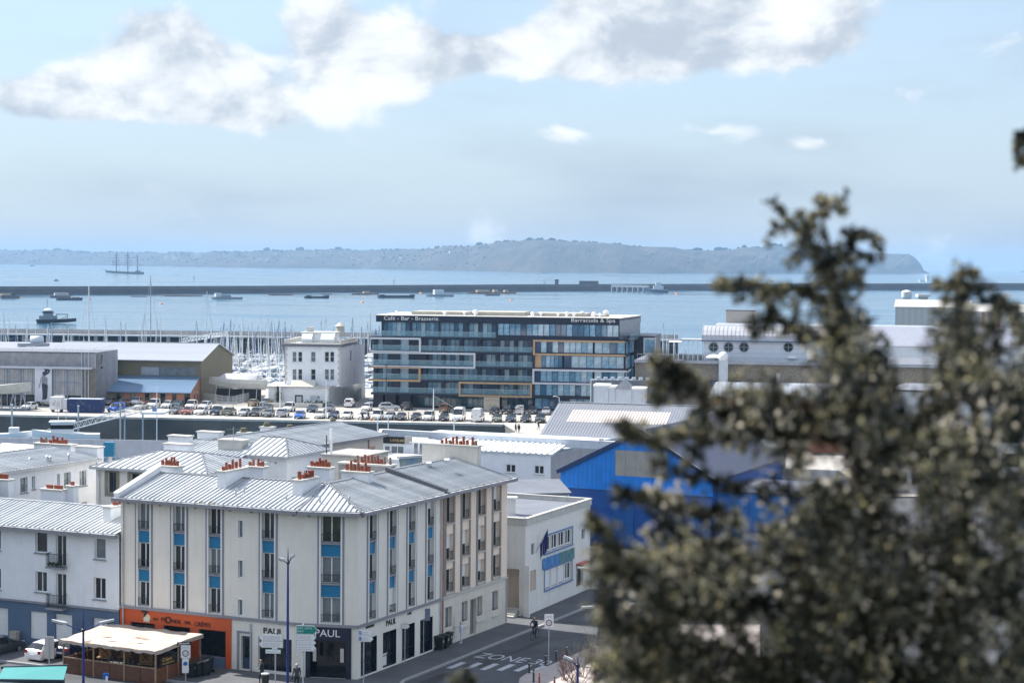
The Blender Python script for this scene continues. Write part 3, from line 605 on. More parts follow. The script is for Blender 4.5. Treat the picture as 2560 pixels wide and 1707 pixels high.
    stack(853,925,1210,13.0,14.05,.8,[(.08,.55,.13,2),(.25,.9,.14,1),(.4,.6,.13,2),(.55,.9,.14,1),(.7,.55,.13,2),(.85,.9,.14,1),(.98,.55,.13,2)])
    stack(846,990,1190,12.6,13.75,.9,[(.25,.4,.13,2,to),(.31,.7,.13,1,to),(.40,.65,.14,1),(.46,.85,.14,1),(.53,.8,.14,1),(.6,.85,.14,1),(.66,.8,.14,1,to),(.72,.85,.14,1),(.79,.5,.15,2),(.86,.7,.13,1,to),(.97,.7,.13,1,to)],wm=MATS['concrete'])
    stack(612,658,1196,13.0,14.0,.8,[(.08,.45,.13,2),(.3,.7,.13,1),(.62,.7,.13,1),(.75,.4,.13,2),(.9,.45,.13,2)])
    stack(392,446,1186,13.0,13.75,.8,[(.1,.5,.13,2),(.3,.75,.13,1),(.45,.5,.13,2),(.6,.85,.13,1),(.75,.85,.13,1),(.92,.5,.13,2)])
    # small vents on the slope, moss in the gutter, aerials
    for u,v in ((590,1232),(611,1228),(716,1247),(800,1249),(872,1252)):
        x=FL.px(u,v,1.2)[0]; p=at(u,v,FL.w(x,1.2,0).y); b=MB(); b.cyl((0,0,-.2),(0,0,.22),.07,n=8).cyl((0,0,.22),(.1,0,.34),.08,n=8); b.make('roof_vent',MATS['zinc_b'],t,p-T)
    b=MB()
    for k in range(40): x=FL.px(499+rnd.choice([0,33])+rnd.uniform(-11,11),1245,-.3)[0]; b.blob((x,-.28+rnd.uniform(-.1,.1),ZE+.03),(.12,.1,rnd.uniform(.04,.12)),5,3,jit=.3)
    o=put(b.make('moss',MATS['moss']),t,FL); stuff(o)
    # tv mast behind the ridge
    p=FL.w(5.9,6.4,0); b=MB(); b.cyl((0,0,13),(0,0,17.2),.025,n=6)
    for z in (16.2,16.6,17.0): b.bar((-.5,0,z),(.5,0,z),.02)
    b.make('aerial',MATS['galv'],t,V3(p,0)-T)
corner_building()
def peach_building():
    fr=FRT; o=fr.w(LR,0,0); t=thing('peach_building','peach apartment building with grey-framed windows beside the cream corner building','building',(o.x,o.y,0)); T=t.location
    pe=MATS['render_peach']; slate=mat('trim_olive',(.25,.25,.23),.75,var=.08); st=MATS['render_stone']
    ops=[]; FL3=[(9.6,11.75),(6.65,8.75),(4.15,6.0)]; fr0=Fr(o.x,o.y,A2); L=LP-LR
    for k,u in enumerate((1124,1163.5,1202.5,1240.5)):
        xc=fr0.px(u,1340)[0]; hw=.58
        for a,c in FL3:
            ops.append((xc-hw,xc+hw,a,c)); window(t,fr0,xc-hw,xc+hw,a,c,rev=.34,n=2,ft=.07,rail=MATS['iron'],railh=.75,sill=MATS['concrete_pale'],gm=MATS['glass_dark'],shut=(.55 if rnd.random()<.35 else None))
        b=MB(); b.box(-hw-.26,-hw,-.05,0,3.98,11.85).box(hw,hw+.26,-.05,0,3.98,11.85).box(-hw-.26,hw+.26,-.055,0,11.85,12.0); put(b.make('window_surround',slate),t,fr0,xc)
    wall(t,fr0,0,L,3.95,ZE,ops,pe,rev=.35)
    gops=[]
    for u0,u1,z0,z1,kind in ((1113,1129,.95,3.0,'w'),(1154,1168,1.0,3.0,'w'),(1175,1191,.05,2.95,'d'),(1193,1205,1.0,3.0,'w'),(1230,1244,1.0,3.0,'w')):
        r=(fr0.px(u0,1530)[0],fr0.px(u1,1530)[0],z0,z1); gops.append(r)
        if kind=='w': window(t,fr0,*r,rev=.3,n=1,ft=.06,rail=MATS['iron'],railh=.5,gm=MATS['glass_light'],sill=MATS['concrete_pale'])
        else: b=MB(); b.box(r[0],r[1],.3,.35,z0,z1); d=put(b.make('door',mat('door_grey',(.2,.19,.19),.6)),t,fr0); MB().box(r[0]+.1,r[0]+.14,.25,.3,1.0,1.2).make('door_handle',MATS['steel'],d)
    wall(t,fr0,0,L,0,3.75,gops,st,rev=.32,name='ground_floor_wall')
    for z in (.75,1.5,2.25,3.0):                                                             # rusticated courses
        xs=[0]+[a for r in sorted(gops) if r[2]<z<r[3] for a in r[:2]]+[L]
        for a,c in zip(xs[::2],xs[1::2]): b=MB(); b.box(a+.02,c-.02,-.028,-.002,z+.03,z+.70); put(b.make('stone_course',st),t,fr0)
    b=MB(); b.box(0,L,-.13,0,3.75,3.95); put(b.make('cornice',MATS['concrete_pale']),t,fr0)
    b=MB(); b.box(-.1,L+.1,-.3,0,11.98,12.14); put(b.make('eaves_board',MATS['concrete_pale']),t,fr0)
    b=MB(); b.cyl((.18,-.1,.1),(.18,-.1,12),.06,n=8); put(b.make('downpipe',mat('pipe_rust',(.42,.2,.12),.6)),t,fr0)
    b=MB(); b.cyl((L-.15,-.1,.1),(L-.15,-.1,3.7),.05,n=8); put(b.make('downpipe',MATS['galv']),t,fr0)
    e3,e4=fr0.w(0,-OV,0),fr0.w(L+.1,-OV,0); r3,r4=fr0.w(0,5,0),fr0.w(L+.1,5,0); b3,b4=fr0.w(0,10,0),fr0.w(L+.1,10,0)
    S1=[V3(e3,ZE+.05),V3(e4,ZE+.05),V3(r4,ZR+.1),V3(r3,ZR+.1)]; S2=[V3(r3,ZR+.1),V3(r4,ZR+.1),V3(b4,ZE),V3(b3,ZE)]; rf=roofpart(t,[S1,S2])
    seam_roof(rf,[p-T for p in S1],-fr0.Y,.40,None,mats=ZP); seam_roof(rf,[p-T for p in S2],fr0.Y,.8,None,mats=ZP)
    b=MB(); b.bar(V3(r3,ZR+.17)-T,V3(r4,ZR+.17)-T,.3,.06); b.make('ridge_cap',MATS['lead'],t)
    gutter(t,[e3,e4+fr0.X*.25],ZE)
    b=MB(); b.bar(fr0.w(0,-OV,ZE+.2)-T,fr0.w(0,5,ZR+.3)-T,.4,.3); b.make('party_parapet',MATS['zinc_dark'],t)
    # far gable and its chimney wall
    fg=fr0.sub(L,0,PI/2); wall(t,fg,0,10,0,ZE,[],MATS['render_stone'],top=None); f=fr0.sub(L,10,PI/2)
    b=MB(); b.q([fr0.w(L,0,ZE)-T,fr0.w(L,10,ZE)-T,fr0.w(L,5,ZR+.05)-T]); b.make('gable_wall',pe,t)
    wall(t,Fr(*fr0.w(L,10,0).xy,A2+PI),0,L,0,ZE,[],MATS['render_white_old'])
    to=MATS['terracotta_old']; p=fr0.w(L-.3,2.6,0); g=Fr(p.x,p.y,A2+PI/2); chimney(t,g,0,5.3,-.45,.25,ZE+.5,14.75,[(.68,.4,.14,2),(.6,.75,.15,1),(.53,.4,.14,2,to),(.47,.8,.15,1),(.4,.85,.15,1),(.33,.45,.14,2),(.27,.9,.16,1),(.2,.5,.14,2),(.1,.9,.15,1),(.04,.55,.14,2,to)],wm=MATS['render_stone'])
    b=MB(); b.q([(-.2,0,.1),(.2,0,.1),(0,0,.35)]); 
    for u,v in ((1072,1165),(1117,1157),(1024,1177)):
        p=at(u,v,fr0.w(6,3,0).y); b=MB(); b.ext([(-.22,-.2,0),(.22,-.2,0),(.22,.3,.12),(-.22,.3,.12)],(0,-.05,.25)); b.make('roof_vent',MATS['zinc_b'],t,p-T)
peach_building()
def white_terrace():          # low white house at the left with blue ground floor
    L=19.0; o=E0-D1*L+FL.Y*-.12; fr=Fr(o.x,o.y,A1); t=thing('white_terrace_house','white terraced house with blue-grey ground floor and two iron balconies','building',(o.x,o.y,0)); T=t.location; ze=9.35
    ops=[]; x=lambda u,v=1400: fr.px(u,v)[0]
    def w(u0,u1,v0,v1,n=2,**k):
        z1=fr.px(u0,v0)[1]; z0=fr.px(u0,v1)[1]; r=(x(u0),x(u1),z0,z1); ops.append(r); window(t,fr,*r,rev=.24,n=n,ft=.07,**k); return r
    sl=MATS['slate_trim']
    w(88,118,1327,1380,1,gm=MATS['glass'],sill=sl); w(236,264,1344,1396,1,gm=MATS['glass_light'],sill=sl); w(88,117,1427,1478,2,gm=MATS['glass'],sill=sl); w(234,264,1442,1496,2,gm=MATS['glass_dark'],sill=sl)
    for v0,v1 in ((1336,1414),(1432,1516)):
        r=w(139,165.5,v0,v1,2,gm=MATS['glass']); b=MB(); b.box(r[0]-.5,r[1]+.1,-.62,0,r[2]-.14,r[2]-.0,0); bc=put(b.make('balcony',MATS['slate_trim']),t,fr)
        b=MB(); x0,x1=r[0]-.46,r[1]+.07; y=-.58; z0=r[2]; 
        b.box(x0,x1,y-.02,y+.02,z0+1.0,z0+1.04).box(x0-.01,x0+.03,y,0,z0+1.0,z0+1.04).box(x1-.03,x1+.01,y,0,z0+1.0,z0+1.04)
        for k in range(14): a=x0+(x1-x0)*k/13; b.box(a-.01,a+.01,y-.01,y+.01,z0,z0+1.0)
        for k in range(5): a=y+(-y)*k/5; b.box(x0-.01,x0+.012,a-.01,a+.01,z0,z0+1.0).box(x1-.012,x1+.01,a-.01,a+.01,z0,z0+1.0)
        b.make('railing',MATS['iron'],bc)
        if v0<1400:
            b=MB()
            for k in range(26): b.blob((rnd.uniform(x0+.1,x1-.1),rnd.uniform(-.5,-.3),z0+rnd.uniform(.12,.3)),rnd.uniform(.07,.13),6,4,jit=.4)
            b.make('plants',mat('balcony_green',(.05,.09,.03),.9,var=.4,vscale=6),bc)
    # left neighbour window, cut by the picture edge
    for v0,v1 in ((1322,1372),(1418,1470)): w(-28,2,v0,v1,2,gm=MATS['glass'],sill=sl)
    wall(t,fr,0,L-.05,3.55,ze,ops,MATS['render_white'],rev=.26)
    gops=[]
    for a,b_ in ((-38,20),(75,117),(138,180),(232,268)):
        r=(x(a,1560),x(b_,1560),.62,2.75); gops.append(r); b=MB(); q=14
        for k in range(q): z=r[2]+(r[3]-r[2])*k/q; b.box(r[0],r[1],.14-.012*(k%2),.17,z,z+(r[3]-r[2])/q-.012)
        put(b.make('roller_shutter',MATS['white_paint']),t,fr)
    wall(t,fr,0,L-.05,0,3.4,gops,MATS['render_blue_grey'],rev=.2,name='ground_floor_wall')
    b=MB(); b.box(0,L-.05,-.12,0,3.4,3.55); put(b.make('cornice',sl),t,fr)
    e0,e1=fr.w(-1,-OV,0),fr.w(L-.06,-OV,0); r0,r1=fr.w(-1,5,0),fr.w(L-.06,5,0); b0,b1=fr.w(-1,10,0),fr.w(L-.06,10,0); zr=10.5
    S1=[V3(e0,ze),V3(e1,ze),V3(r1,zr),V3(r0,zr)]; S2=[V3(r0,zr),V3(r1,zr),V3(b1,ze),V3(b0,ze)]; rf=roofpart(t,[S1,S2]); seam_roof(rf,[p-T for p in S1],-fr.Y,.42,None,mats=ZP)
    b=MB(); b.bar(V3(r0,zr+.07)-T,V3(r1,zr+.07)-T,.3,.06); b.make('ridge_cap',MATS['zinc_b'],t); gutter(t,[e0,e1+fr.X*.2],ze-.04)
    xx=fr.px(258,1287,1.8)[0]; chimney(t,fr,xx,min(xx+.7,L-.1),1.8,5.3,ze,11.05,[(.25,.32,.14,2),(.35,.32,.14,2),(.45,.32,.14,2),(.55,.32,.14,2),(.65,.32,.14,2),(.76,.32,.14,2)],row='y')
    for u0,u1,v,y,pt in ((108,160,1262,7.2,[(.2,.4,.14,2),(.3,.4,.14,2),(.4,.4,.14,2),(.62,.4,.14,2),(.7,.35,.14,2),(.82,.4,.14,2),(.92,.4,.14,2)]),(172,190,1258,7.8,[(.45,.4,.14,2),(.6,.4,.14,2)]),(-30,28,1250,7.4,[(.1,.5,.14,2),(.2,.5,.14,2),(.4,.5,.14,2),(.55,.5,.14,2),(.7,.5,.14,2),(.85,.5,.14,2)])):
        a,c=fr.px(u0,v,y)[0],fr.px(u1,v,y)[0]; chimney(t,fr,a,c,y-.35,y+.35,ze,{108:11.3,172:11.6,-30:11.8}[u0],pt)
    wall(t,Fr(*fr.w(L-.05,10,0).xy,A1+PI),0,L,0,ze,[],MATS['render_white_old']); b=MB(); b.q([(0,0,0),(0,0,ze),(0,5,zr),(0,10,ze),(0,10,0)]); put(b.make('gable_wall',MATS['render_white_old']),t,fr)
white_terrace()
def hip_house(name,label,fr,L,Wd,ze,zr,wallm,hipR=True,hipL=False,ops=[],side_ops=[],eave=None,sw=.55,inset=None,frontw=None,ridge=.5,ov=.4,dark=False,sidem=None,rear=True):
    """rectangular house: fr along its front, Wd deep"""
    t=thing(name,label,'building',(fr.o.x,fr.o.y,0)); T=t.location; y=Wd*ridge; h=inset or y
    wall(t,fr,0,L,0,ze,ops,wallm,rev=.25); fs=Fr(*fr.w(L,0,0).xy,fr.a+PI/2); wall(t,fs,0,Wd,0,ze,side_ops,sidem or wallm,rev=.25)
    fb=Fr(*fr.w(L,Wd,0).xy,fr.a+PI); wall(t,fb,0,L,0,ze,[],wallm); fl=Fr(*fr.w(0,Wd,0).xy,fr.a-PI/2); wall(t,fl,0,Wd,0,ze,[],wallm)
    a=fr.w(-ov,-ov,ze); b_=fr.w(L+ov,-ov,ze); c=fr.w(L+ov,Wd+ov,ze); d=fr.w(-ov,Wd+ov,ze); r0=fr.w(h if hipL else -ov,y,zr); r1=fr.w(L-h if hipR else L+ov,y,zr)
    S=[[a,b_,r1,r0],[b_,c,r1] if hipR else None,[c,d,r0,r1],[d,a,r0] if hipL else None]; S=[s for s in S if s]
    rf=roofpart(t,S)
    for s,dn in zip(S,[-fr.Y]+([fr.X] if hipR else [])+[fr.Y]+([-fr.X] if hipL else [])):
        if dn==fr.Y and not rear: continue
        seam_roof(rf,[p-T for p in s],dn,sw,None,mats=ZP)
    m=MB(); m.bar(r0-T+Vector((0,0,.08)),r1-T+Vector((0,0,.08)),.25,.05)
    if hipR: m.bar(r1-T+Vector((0,0,.08)),b_-T+Vector((0,0,.08)),.12,.04); m.bar(r1-T+Vector((0,0,.08)),c-T+Vector((0,0,.08)),.12,.04)
    if hipL: m.bar(r0-T+Vector((0,0,.08)),a-T+Vector((0,0,.08)),.12,.04)
    m.make('ridge_cap',MATS['lead'] if not dark else MATS['zinc_dark'],t)
    b=MB(); z=ze-.1
    for p,q in ((a,b_),(b_,c),(d,a)): b.bar(V3(p,z)-T,V3(q,z)-T,.12,.2)
    b.make('eaves_gutter',MATS['slate_trim'] if dark else MATS['galv'],t)
    return t,fs
def stackpx(t,u0,u1,vt,vb,Y,dp,pots,a=None,**k):
    a=A1 if a is None else a; p=at(u0,vb,Y); q=at(u1,vb,Y-.6); w=Vector((q.x-p.x,q.y-p.y,0)).length; return chimney(t,Fr(p.x,p.y,a),0,w,0,dp,p.z-1.5,at(u0,vt,Y).z,pots,**k)
def courtyard_houses():
    gl,gx=MATS['glass_dark'],MATS['glass_light']; wp=MATS['white_paint']
    # C: white house, facade running back to the right
    p1=Vector((-37.3,161.2,0)); f=Fr(p1.x,p1.y,A2); f=Fr(*(p1-f.X*26).xy,A2); ops=[]
    def rect(fr,u0,u1,v0,v1): return (fr.px(u0,(v0+v1)/2)[0],fr.px(u1,(v0+v1)/2)[0],fr.px((u0+u1)/2,v1)[1],fr.px((u0+u1)/2,v0)[1])
    W_=[]
    for q in ((10,28,1201,1234,0),(51,69,1193,1231,1),(80,88,1190,1222,0),(143,150,1184,1215,0),(160,177,1180,1218,1),(199,216,1176,1214,1),(108,123,1223,1252,0),(199,217,1255,1275,0)):
        W_.append((rect(f,*q[:4]),q[4]))
    t,_=hip_house('courtyard_white_house','white house across the courtyard with grey balconettes and four roof vents','',0,0,0,0,None) if False else hip_house('courtyard_white_house','white courtyard house whose facade runs back to a pair of blank chimneys',f,26,11,12.2,12.95,MATS['render_white'],hipR=False,ops=[r for r,_ in W_],sw=.42,ov=.35,rear=False)
    for r,b_ in W_: window(t,f,*r,rev=.25,n=2 if r[1]-r[0]>.9 else 1,ft=.06,gm=gl if rnd.random()<.6 else gx,rail=mat('rail_bluegrey',(.2,.24,.32),.5) if b_ else None,sill=MATS['slate_trim'],railh=.6)
    for u,v in ((24,1159),(75,1154),(118,1149),(126,1150),(172,1144)):
        p=at(u,v,f.w(20,2,0).y); b=MB(); b.cyl((0,0,-.3),(0,0,.3),.12,n=8).cyl((0,0,.3),(0,0,.4),.17,.05,n=8); b.make('roof_vent',MATS['zinc_b'],t,p-t.location)
    stackpx(t,84,192,1106,1130,166,.9,[(.10,.7,.15,1,MATS['terracotta_old']),(.16,.4,.13,2),(.24,.75,.15,1,MATS['terracotta_old']),(.36,.4,.15,2),(.45,.8,.15,1),(.51,.6,.15,1),(.57,.8,.15,1),(.64,.4,.13,2),(.71,.75,.15,1),(.76,.4,.13,2),(.81,.5,.15,2)])
    stackpx(t,188,248,1114,1146,163,1.0,[])
    # D: cream house with stone window frames
    pD=at(240,1168,155.2); fD=Fr(pD.x,pD.y,A1); ops=[rect(fD,270,291,1180,1231),rect(fD,327,348,1184,1232)]
    t,fs=hip_house('cream_courtyard_house','cream courtyard house with grey stone window frames under a hipped zinc roof','',0,0,0,0,None) if False else hip_house('cream_courtyard_house','cream courtyard house with grey stone window frames under a hipped zinc roof',fD,11.2,9.5,12.2,13.3,MATS['render_cream'],hipR=True,hipL=True,ops=ops,sw=.62,inset=3.6)
    for r in ops:
        window(t,fD,*r,rev=.25,n=2,ft=.06,fm=mat('frame_blue',(.05,.09,.12),.5),gm=MATS['glass']); b=MB(); a=.32; b.box(r[0]-a,r[0],-.05,0,r[2]-a,r[3]+a).box(r[1],r[1]+a,-.05,0,r[2]-a,r[3]+a).box(r[0],r[1],-.05,0,r[3],r[3]+a).box(r[0],r[1],-.05,0,r[2]-a,r[2]); put(b.make('window_surround',mat('stone_olive',(.27,.25,.19),.9,var=.12,vscale=2)),t,fD)
    b=MB(); b.cyl((.4,-.1,0),(.4,-.1,12),.06); put(b.make('downpipe',MATS['galv']),t,fD)
    stackpx(t,409,477,1107,1134,164,.9,[]); stackpx(t,420,473,1087,1110,171,.9,[])
    # E: white house further right with steep hipped roof, and the long roof linking it
    pE=at(609,1141,166); fE=Fr(pE.x,pE.y,A1); t,fs=hip_house('white_hipped_house','small white house with a sharp hipped zinc roof behind the red chimney pots',fE,4.6,7.6,12.2,13.5,MATS['render_white'],hipR=True,hipL=False,ops=[],side_ops=[(3.2,4.3,9.0,10.6),(.9,1.9,8.8,10.2)],sw=.6,inset=2.4,ov=.35)
    for r in ((3.2,4.3,9.0,10.6),(.9,1.9,8.8,10.2)): window(t,fs,*r,rev=.25,gm=gl)
    for u in (633,690): o=ob('vent',MB().lathe([(.06,-.02),(.11,-.02),(.11,.05),(.06,.05)],10).mesh('vent',MATS['concrete'])); put(o,t,fE,fE.px(u,1160)[0],-.03,11.6); o.rotation_euler=(PI/2,0,A1)
    pL=at(585,1168,164); fL=Fr(*(pL-D2*12).xy,A2)
    fB=Fr(*at(430,1155,168).xy,A1); t,_=hip_house('linking_house','long low-pitched zinc-roofed house linking the two hipped houses','',0,0,0,0,None) if False else hip_house('linking_house','zinc-roofed linking house carrying the big blank grey chimney',fB,7.4,9,12.0,12.9,MATS['render_white'],hipR=False,hipL=False,sw=.45,ov=.3)
    stackpx(t,545,609,1097,1141,168,1.2,[],wm=MATS['concrete_pale']); stackpx(t,493,551,1077,1104,177,.9,[])
    # F: long house with dark gutter, salmon-white wall to the right
    q1=at(958,1082,188.5); fF=Fr(*(V3(q1,0)-D2*19.5).xy,A2); ops=[rect(fF,865,877,1128,1155),rect(fF,890,901,1125,1150),rect(fF,924,935,1120,1146)]
    t,_=hip_house('long_zinc_house','long zinc-roofed house with dark gutter and three capped chimneys by the basin',fF,19.5,12,12.0,13.0,mat('render_shell',(.68,.6,.53),.85,var=.06,streak=.12),hipR=False,ops=ops,sw=.5,dark=True)
    for r in ops:
        window(t,fF,*r,rev=.25,n=1,gm=gx,ft=.06); b=MB(); a=.2; b.box(r[0]-a,r[0],-.04,0,r[2]-a,r[3]+a).box(r[1],r[1]+a,-.04,0,r[2]-a,r[3]+a).box(r[0],r[1],-.04,0,r[3],r[3]+a); put(b.make('window_surround',mat('surround_rose',(.55,.36,.28),.8)),t,fF)
    b=MB(); b.cyl((16.5,-.1,0),(16.5,-.1,12),.06); put(b.make('downpipe',MATS['pipe_rust']),t,fF)
    for u0,u1,vt,vb,Y in ((593,616,1080,1098,184),(650,676,1066,1080,190),(710,731,1072,1096,187),(814,845,1056,1078,193)):
        c=stackpx(t,u0,u1,vt,vb,Y,.9,[(.25,.5,.13,2)] if u0==710 else []); w_=(u1-u0)*Y/4500; z=at(u0,vt,Y).z; b=MB(); cx=w_*.5
        for k in range(3): b.cyl((cx,.45,z+.06+.15*k),(cx,.45,z+.13+.15*k),.42-.06*k,.38-.06*k,n=12)
        b.box(cx-.22,cx+.22,.22,.68,z,z+.4); b.make('chimney_cowl',mat('cowl_lichen',(.16,.15,.10),.95,var=.3,vscale=4),c)
    # flat-roofed annex with its pipe, in front of F
    pa=at(790,1138,160); fa=Fr(*at(806,1160,158).xy,A1); t=thing('flat_annex','pale flat-roofed annex with a tall white flue pipe','building',(fa.o.x,fa.o.y,0)); MB().box(0,3.9,0,5,0,13.0).make('wall',MATS['concrete_pale'],t,rz=A1); MB().box(-.2,4.1,-.2,5.2,13.0,13.18).make('roof',MATS['concrete'],t,rz=A1)
    MB().cyl((.7,.3,9),(.7,.3,15.4),.12,n=10).make('flue_pipe',MATS['white_paint'],t,rz=A1); MB().cyl((.3,.2,11),(.3,.2,14.8),.05,n=6).make('flue_stay',MATS['iron'],t,rz=A1)
courtyard_houses()
# ---------------------------------------------------------------- buildings of the port
mat('steel_roof',(.26,.275,.31),.45,metal=.3,var=.08,vscale=.5); mat('steel_roof_pale',(.46,.49,.54),.42,metal=.3,var=.08,vscale=.4); mat('roof_pink',(.62,.55,.51),.5,var=.08); mat('shed_olive',(.205,.178,.115),.7,var=.08,vscale=.5,streak=.15); mat('lean_blue',(.17,.27,.40),.4,metal=.2,var=.1,vscale=.4); mat('brick_orange',(.42,.19,.12),.85,var=.15,vscale=2)
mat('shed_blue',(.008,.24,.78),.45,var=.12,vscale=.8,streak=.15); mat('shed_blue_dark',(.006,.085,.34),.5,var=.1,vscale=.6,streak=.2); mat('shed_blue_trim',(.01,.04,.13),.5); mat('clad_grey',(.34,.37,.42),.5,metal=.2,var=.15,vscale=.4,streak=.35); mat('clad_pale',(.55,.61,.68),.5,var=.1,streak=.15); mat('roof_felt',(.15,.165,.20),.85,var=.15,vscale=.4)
def ribs(part,pts,down,w,m,h=.06,name='roof_panel',mats=None): seam_roof(part,pts,down,w,m,seam=h,sw=w*.22,th=.03,name=name,mats=mats)
def boards(root,fr,x0,x1,zlo,zhi,w,m,name='cladding_board',y=-.04):
    """upright cladding boards under a sloping top: zlo, zhi functions of x"""
    k=max(1,round((x1-x0)/w)); st=(x1-x0)/k
    for i in range(k):
        a,b=x0+i*st+.012,x0+(i+1)*st-.012; z=[zlo(a),zlo(b),zhi(b),zhi(a)]
        mb=MB(); mb.ext([(a,0,z[0]),(b,0,z[1]),(b,0,z[2]),(a,0,z[3])][::-1],(0,y,0)); put(mb.make(name,m),root,fr)
def blue_shed():
    p=at(1400,1300,194); fr=Fr(p.x,p.y,A1-R(1)); L=17.3; t=thing('blue_shed','bright blue boarded shed with a wide gable half hidden by the conifer','building',(p.x,p.y,0)); T=t.location
    ze=fr.px(1400,1180)[1]; xp,zp=fr.px(1606,1080); zr=fr.px(1790,1195)[1]; zm=fr.px(1450,1214)[1]; zr=ze
    top=lambda x: ze+(zp-ze)*(x/xp if x<xp else (L-x)/(L-xp))
    op=(fr.px(1538,1160)[0],fr.px(1668,1160)[0],fr.px(1540,1188)[1],fr.px(1540,1124)[1])
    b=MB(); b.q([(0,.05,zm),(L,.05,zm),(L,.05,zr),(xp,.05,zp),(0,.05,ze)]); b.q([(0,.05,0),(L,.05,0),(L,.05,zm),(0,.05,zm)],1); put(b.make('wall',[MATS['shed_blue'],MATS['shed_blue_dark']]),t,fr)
    k=0
    for a,c,lo,hi in ((0,op[0],lambda x:zm,lambda x:top(x)-.15),(op[0],op[1],lambda x:zm,lambda x:op[2]),(op[0],op[1],lambda x:op[3],lambda x:top(x)-.15),(op[1],L,lambda x:zm,lambda x:top(x)-.15)): boards(t,fr,a,c,lo,hi,.52,MATS['shed_blue'])
    b=MB()
    for i in range(5): x=op[0]+(op[1]-op[0])*i/5; b.box(x+.01,x+(op[1]-op[0])/5-.01,-.01,.03,op[2],op[3])
    put(b.make('translucent_panel',mat('panel_dull',(.38,.36,.33),.6,var=.15)),t,fr)
    b=MB(); b.box(0,L,-.12,.0,zm-.25,zm+.05); put(b.make('drip_rail',MATS['shed_blue']),t,fr)
    for i,(u0,u1) in enumerate(((1534,1584),(1620,1700),(1722,1780))):
        x0,x1=fr.px(u0,1290)[0],fr.px(u1,1290)[0]; b=MB(); b.box(x0,x1,-.06,.04,0,5.0); d=put(b.make('sliding_door',mat('door_blue_mid',(.006,.10,.34),.5)),t,fr); MB().box(x0+.2,x0+.3,-.1,-.06,1.1,1.4).make('handle',MATS['steel'],d)
    D=26; a0,a1,pk=fr.w(-.3,-.35,ze+.05),fr.w(L+.3,-.35,zr+.05),fr.w(xp,-.35,zp+.15); b0,b1,bk=[q+fr.Y*D for q in (a0,a1,pk)]
    rf=roofpart(t,[[b0,a0,pk,bk],[a1,b1,bk,pk]],m=MATS['shed_blue_trim']); ribs(rf,[q-T for q in (b0,a0,pk,bk)],-fr.X,.9,mat('roof_slate_blue',(.10,.115,.17),.6,var=.1)); ribs(rf,[q-T for q in (a1,b1,bk,pk)],fr.X,.9,MATS['roof_slate_blue'])
    b=MB(); b.bar(a0-T,pk-T,.1,.42); b.bar(pk-T,a1-T,.1,.42); b.make('barge_board',MATS['shed_blue_trim'],t)
    b=MB(); b.bar(pk-T+Vector((0,-.05,.25)),a1-T+Vector((0,-.05,.25)),.2,.06); b.make('verge_flashing',MATS['galv'],t)
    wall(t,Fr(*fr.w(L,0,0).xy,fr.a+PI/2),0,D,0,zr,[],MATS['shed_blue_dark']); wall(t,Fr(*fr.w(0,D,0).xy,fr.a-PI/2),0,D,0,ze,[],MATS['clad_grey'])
    sk=MB(); sk.box(-.5,.5,-.9,.9,-.05,.12); o=sk.make('skylight',MATS['clad_pale'],t,pk+(a1-pk)*.18+fr.Y*8-T+Vector((0,0,.1))); o.rotation_euler=(0,math.atan2(zp-zr,L-xp),fr.a)
    # annex to the right
    f2=Fr(*fr.w(L+.02,1.5,0).xy,fr.a); t2=thing('blue_annex','lower blue annex to the right of the boarded shed','building',(f2.o.x,f2.o.y,0)); wall(t2,f2,0,14,0,6.3,[],mat('shed_teal',(.006,.13,.42),.5,var=.05)); MB().box(0,14,0,12,6.3,6.5).make('roof',MATS['roof_slate_blue'],t2,rz=f2.a)
    for x in (3.4,6.8,10.2): b=MB(); b.box(x-.06,x+.06,-.05,0,0,6.3); put(b.make('joint_strip',MATS['shed_blue_dark']),t2,f2)
blue_shed()
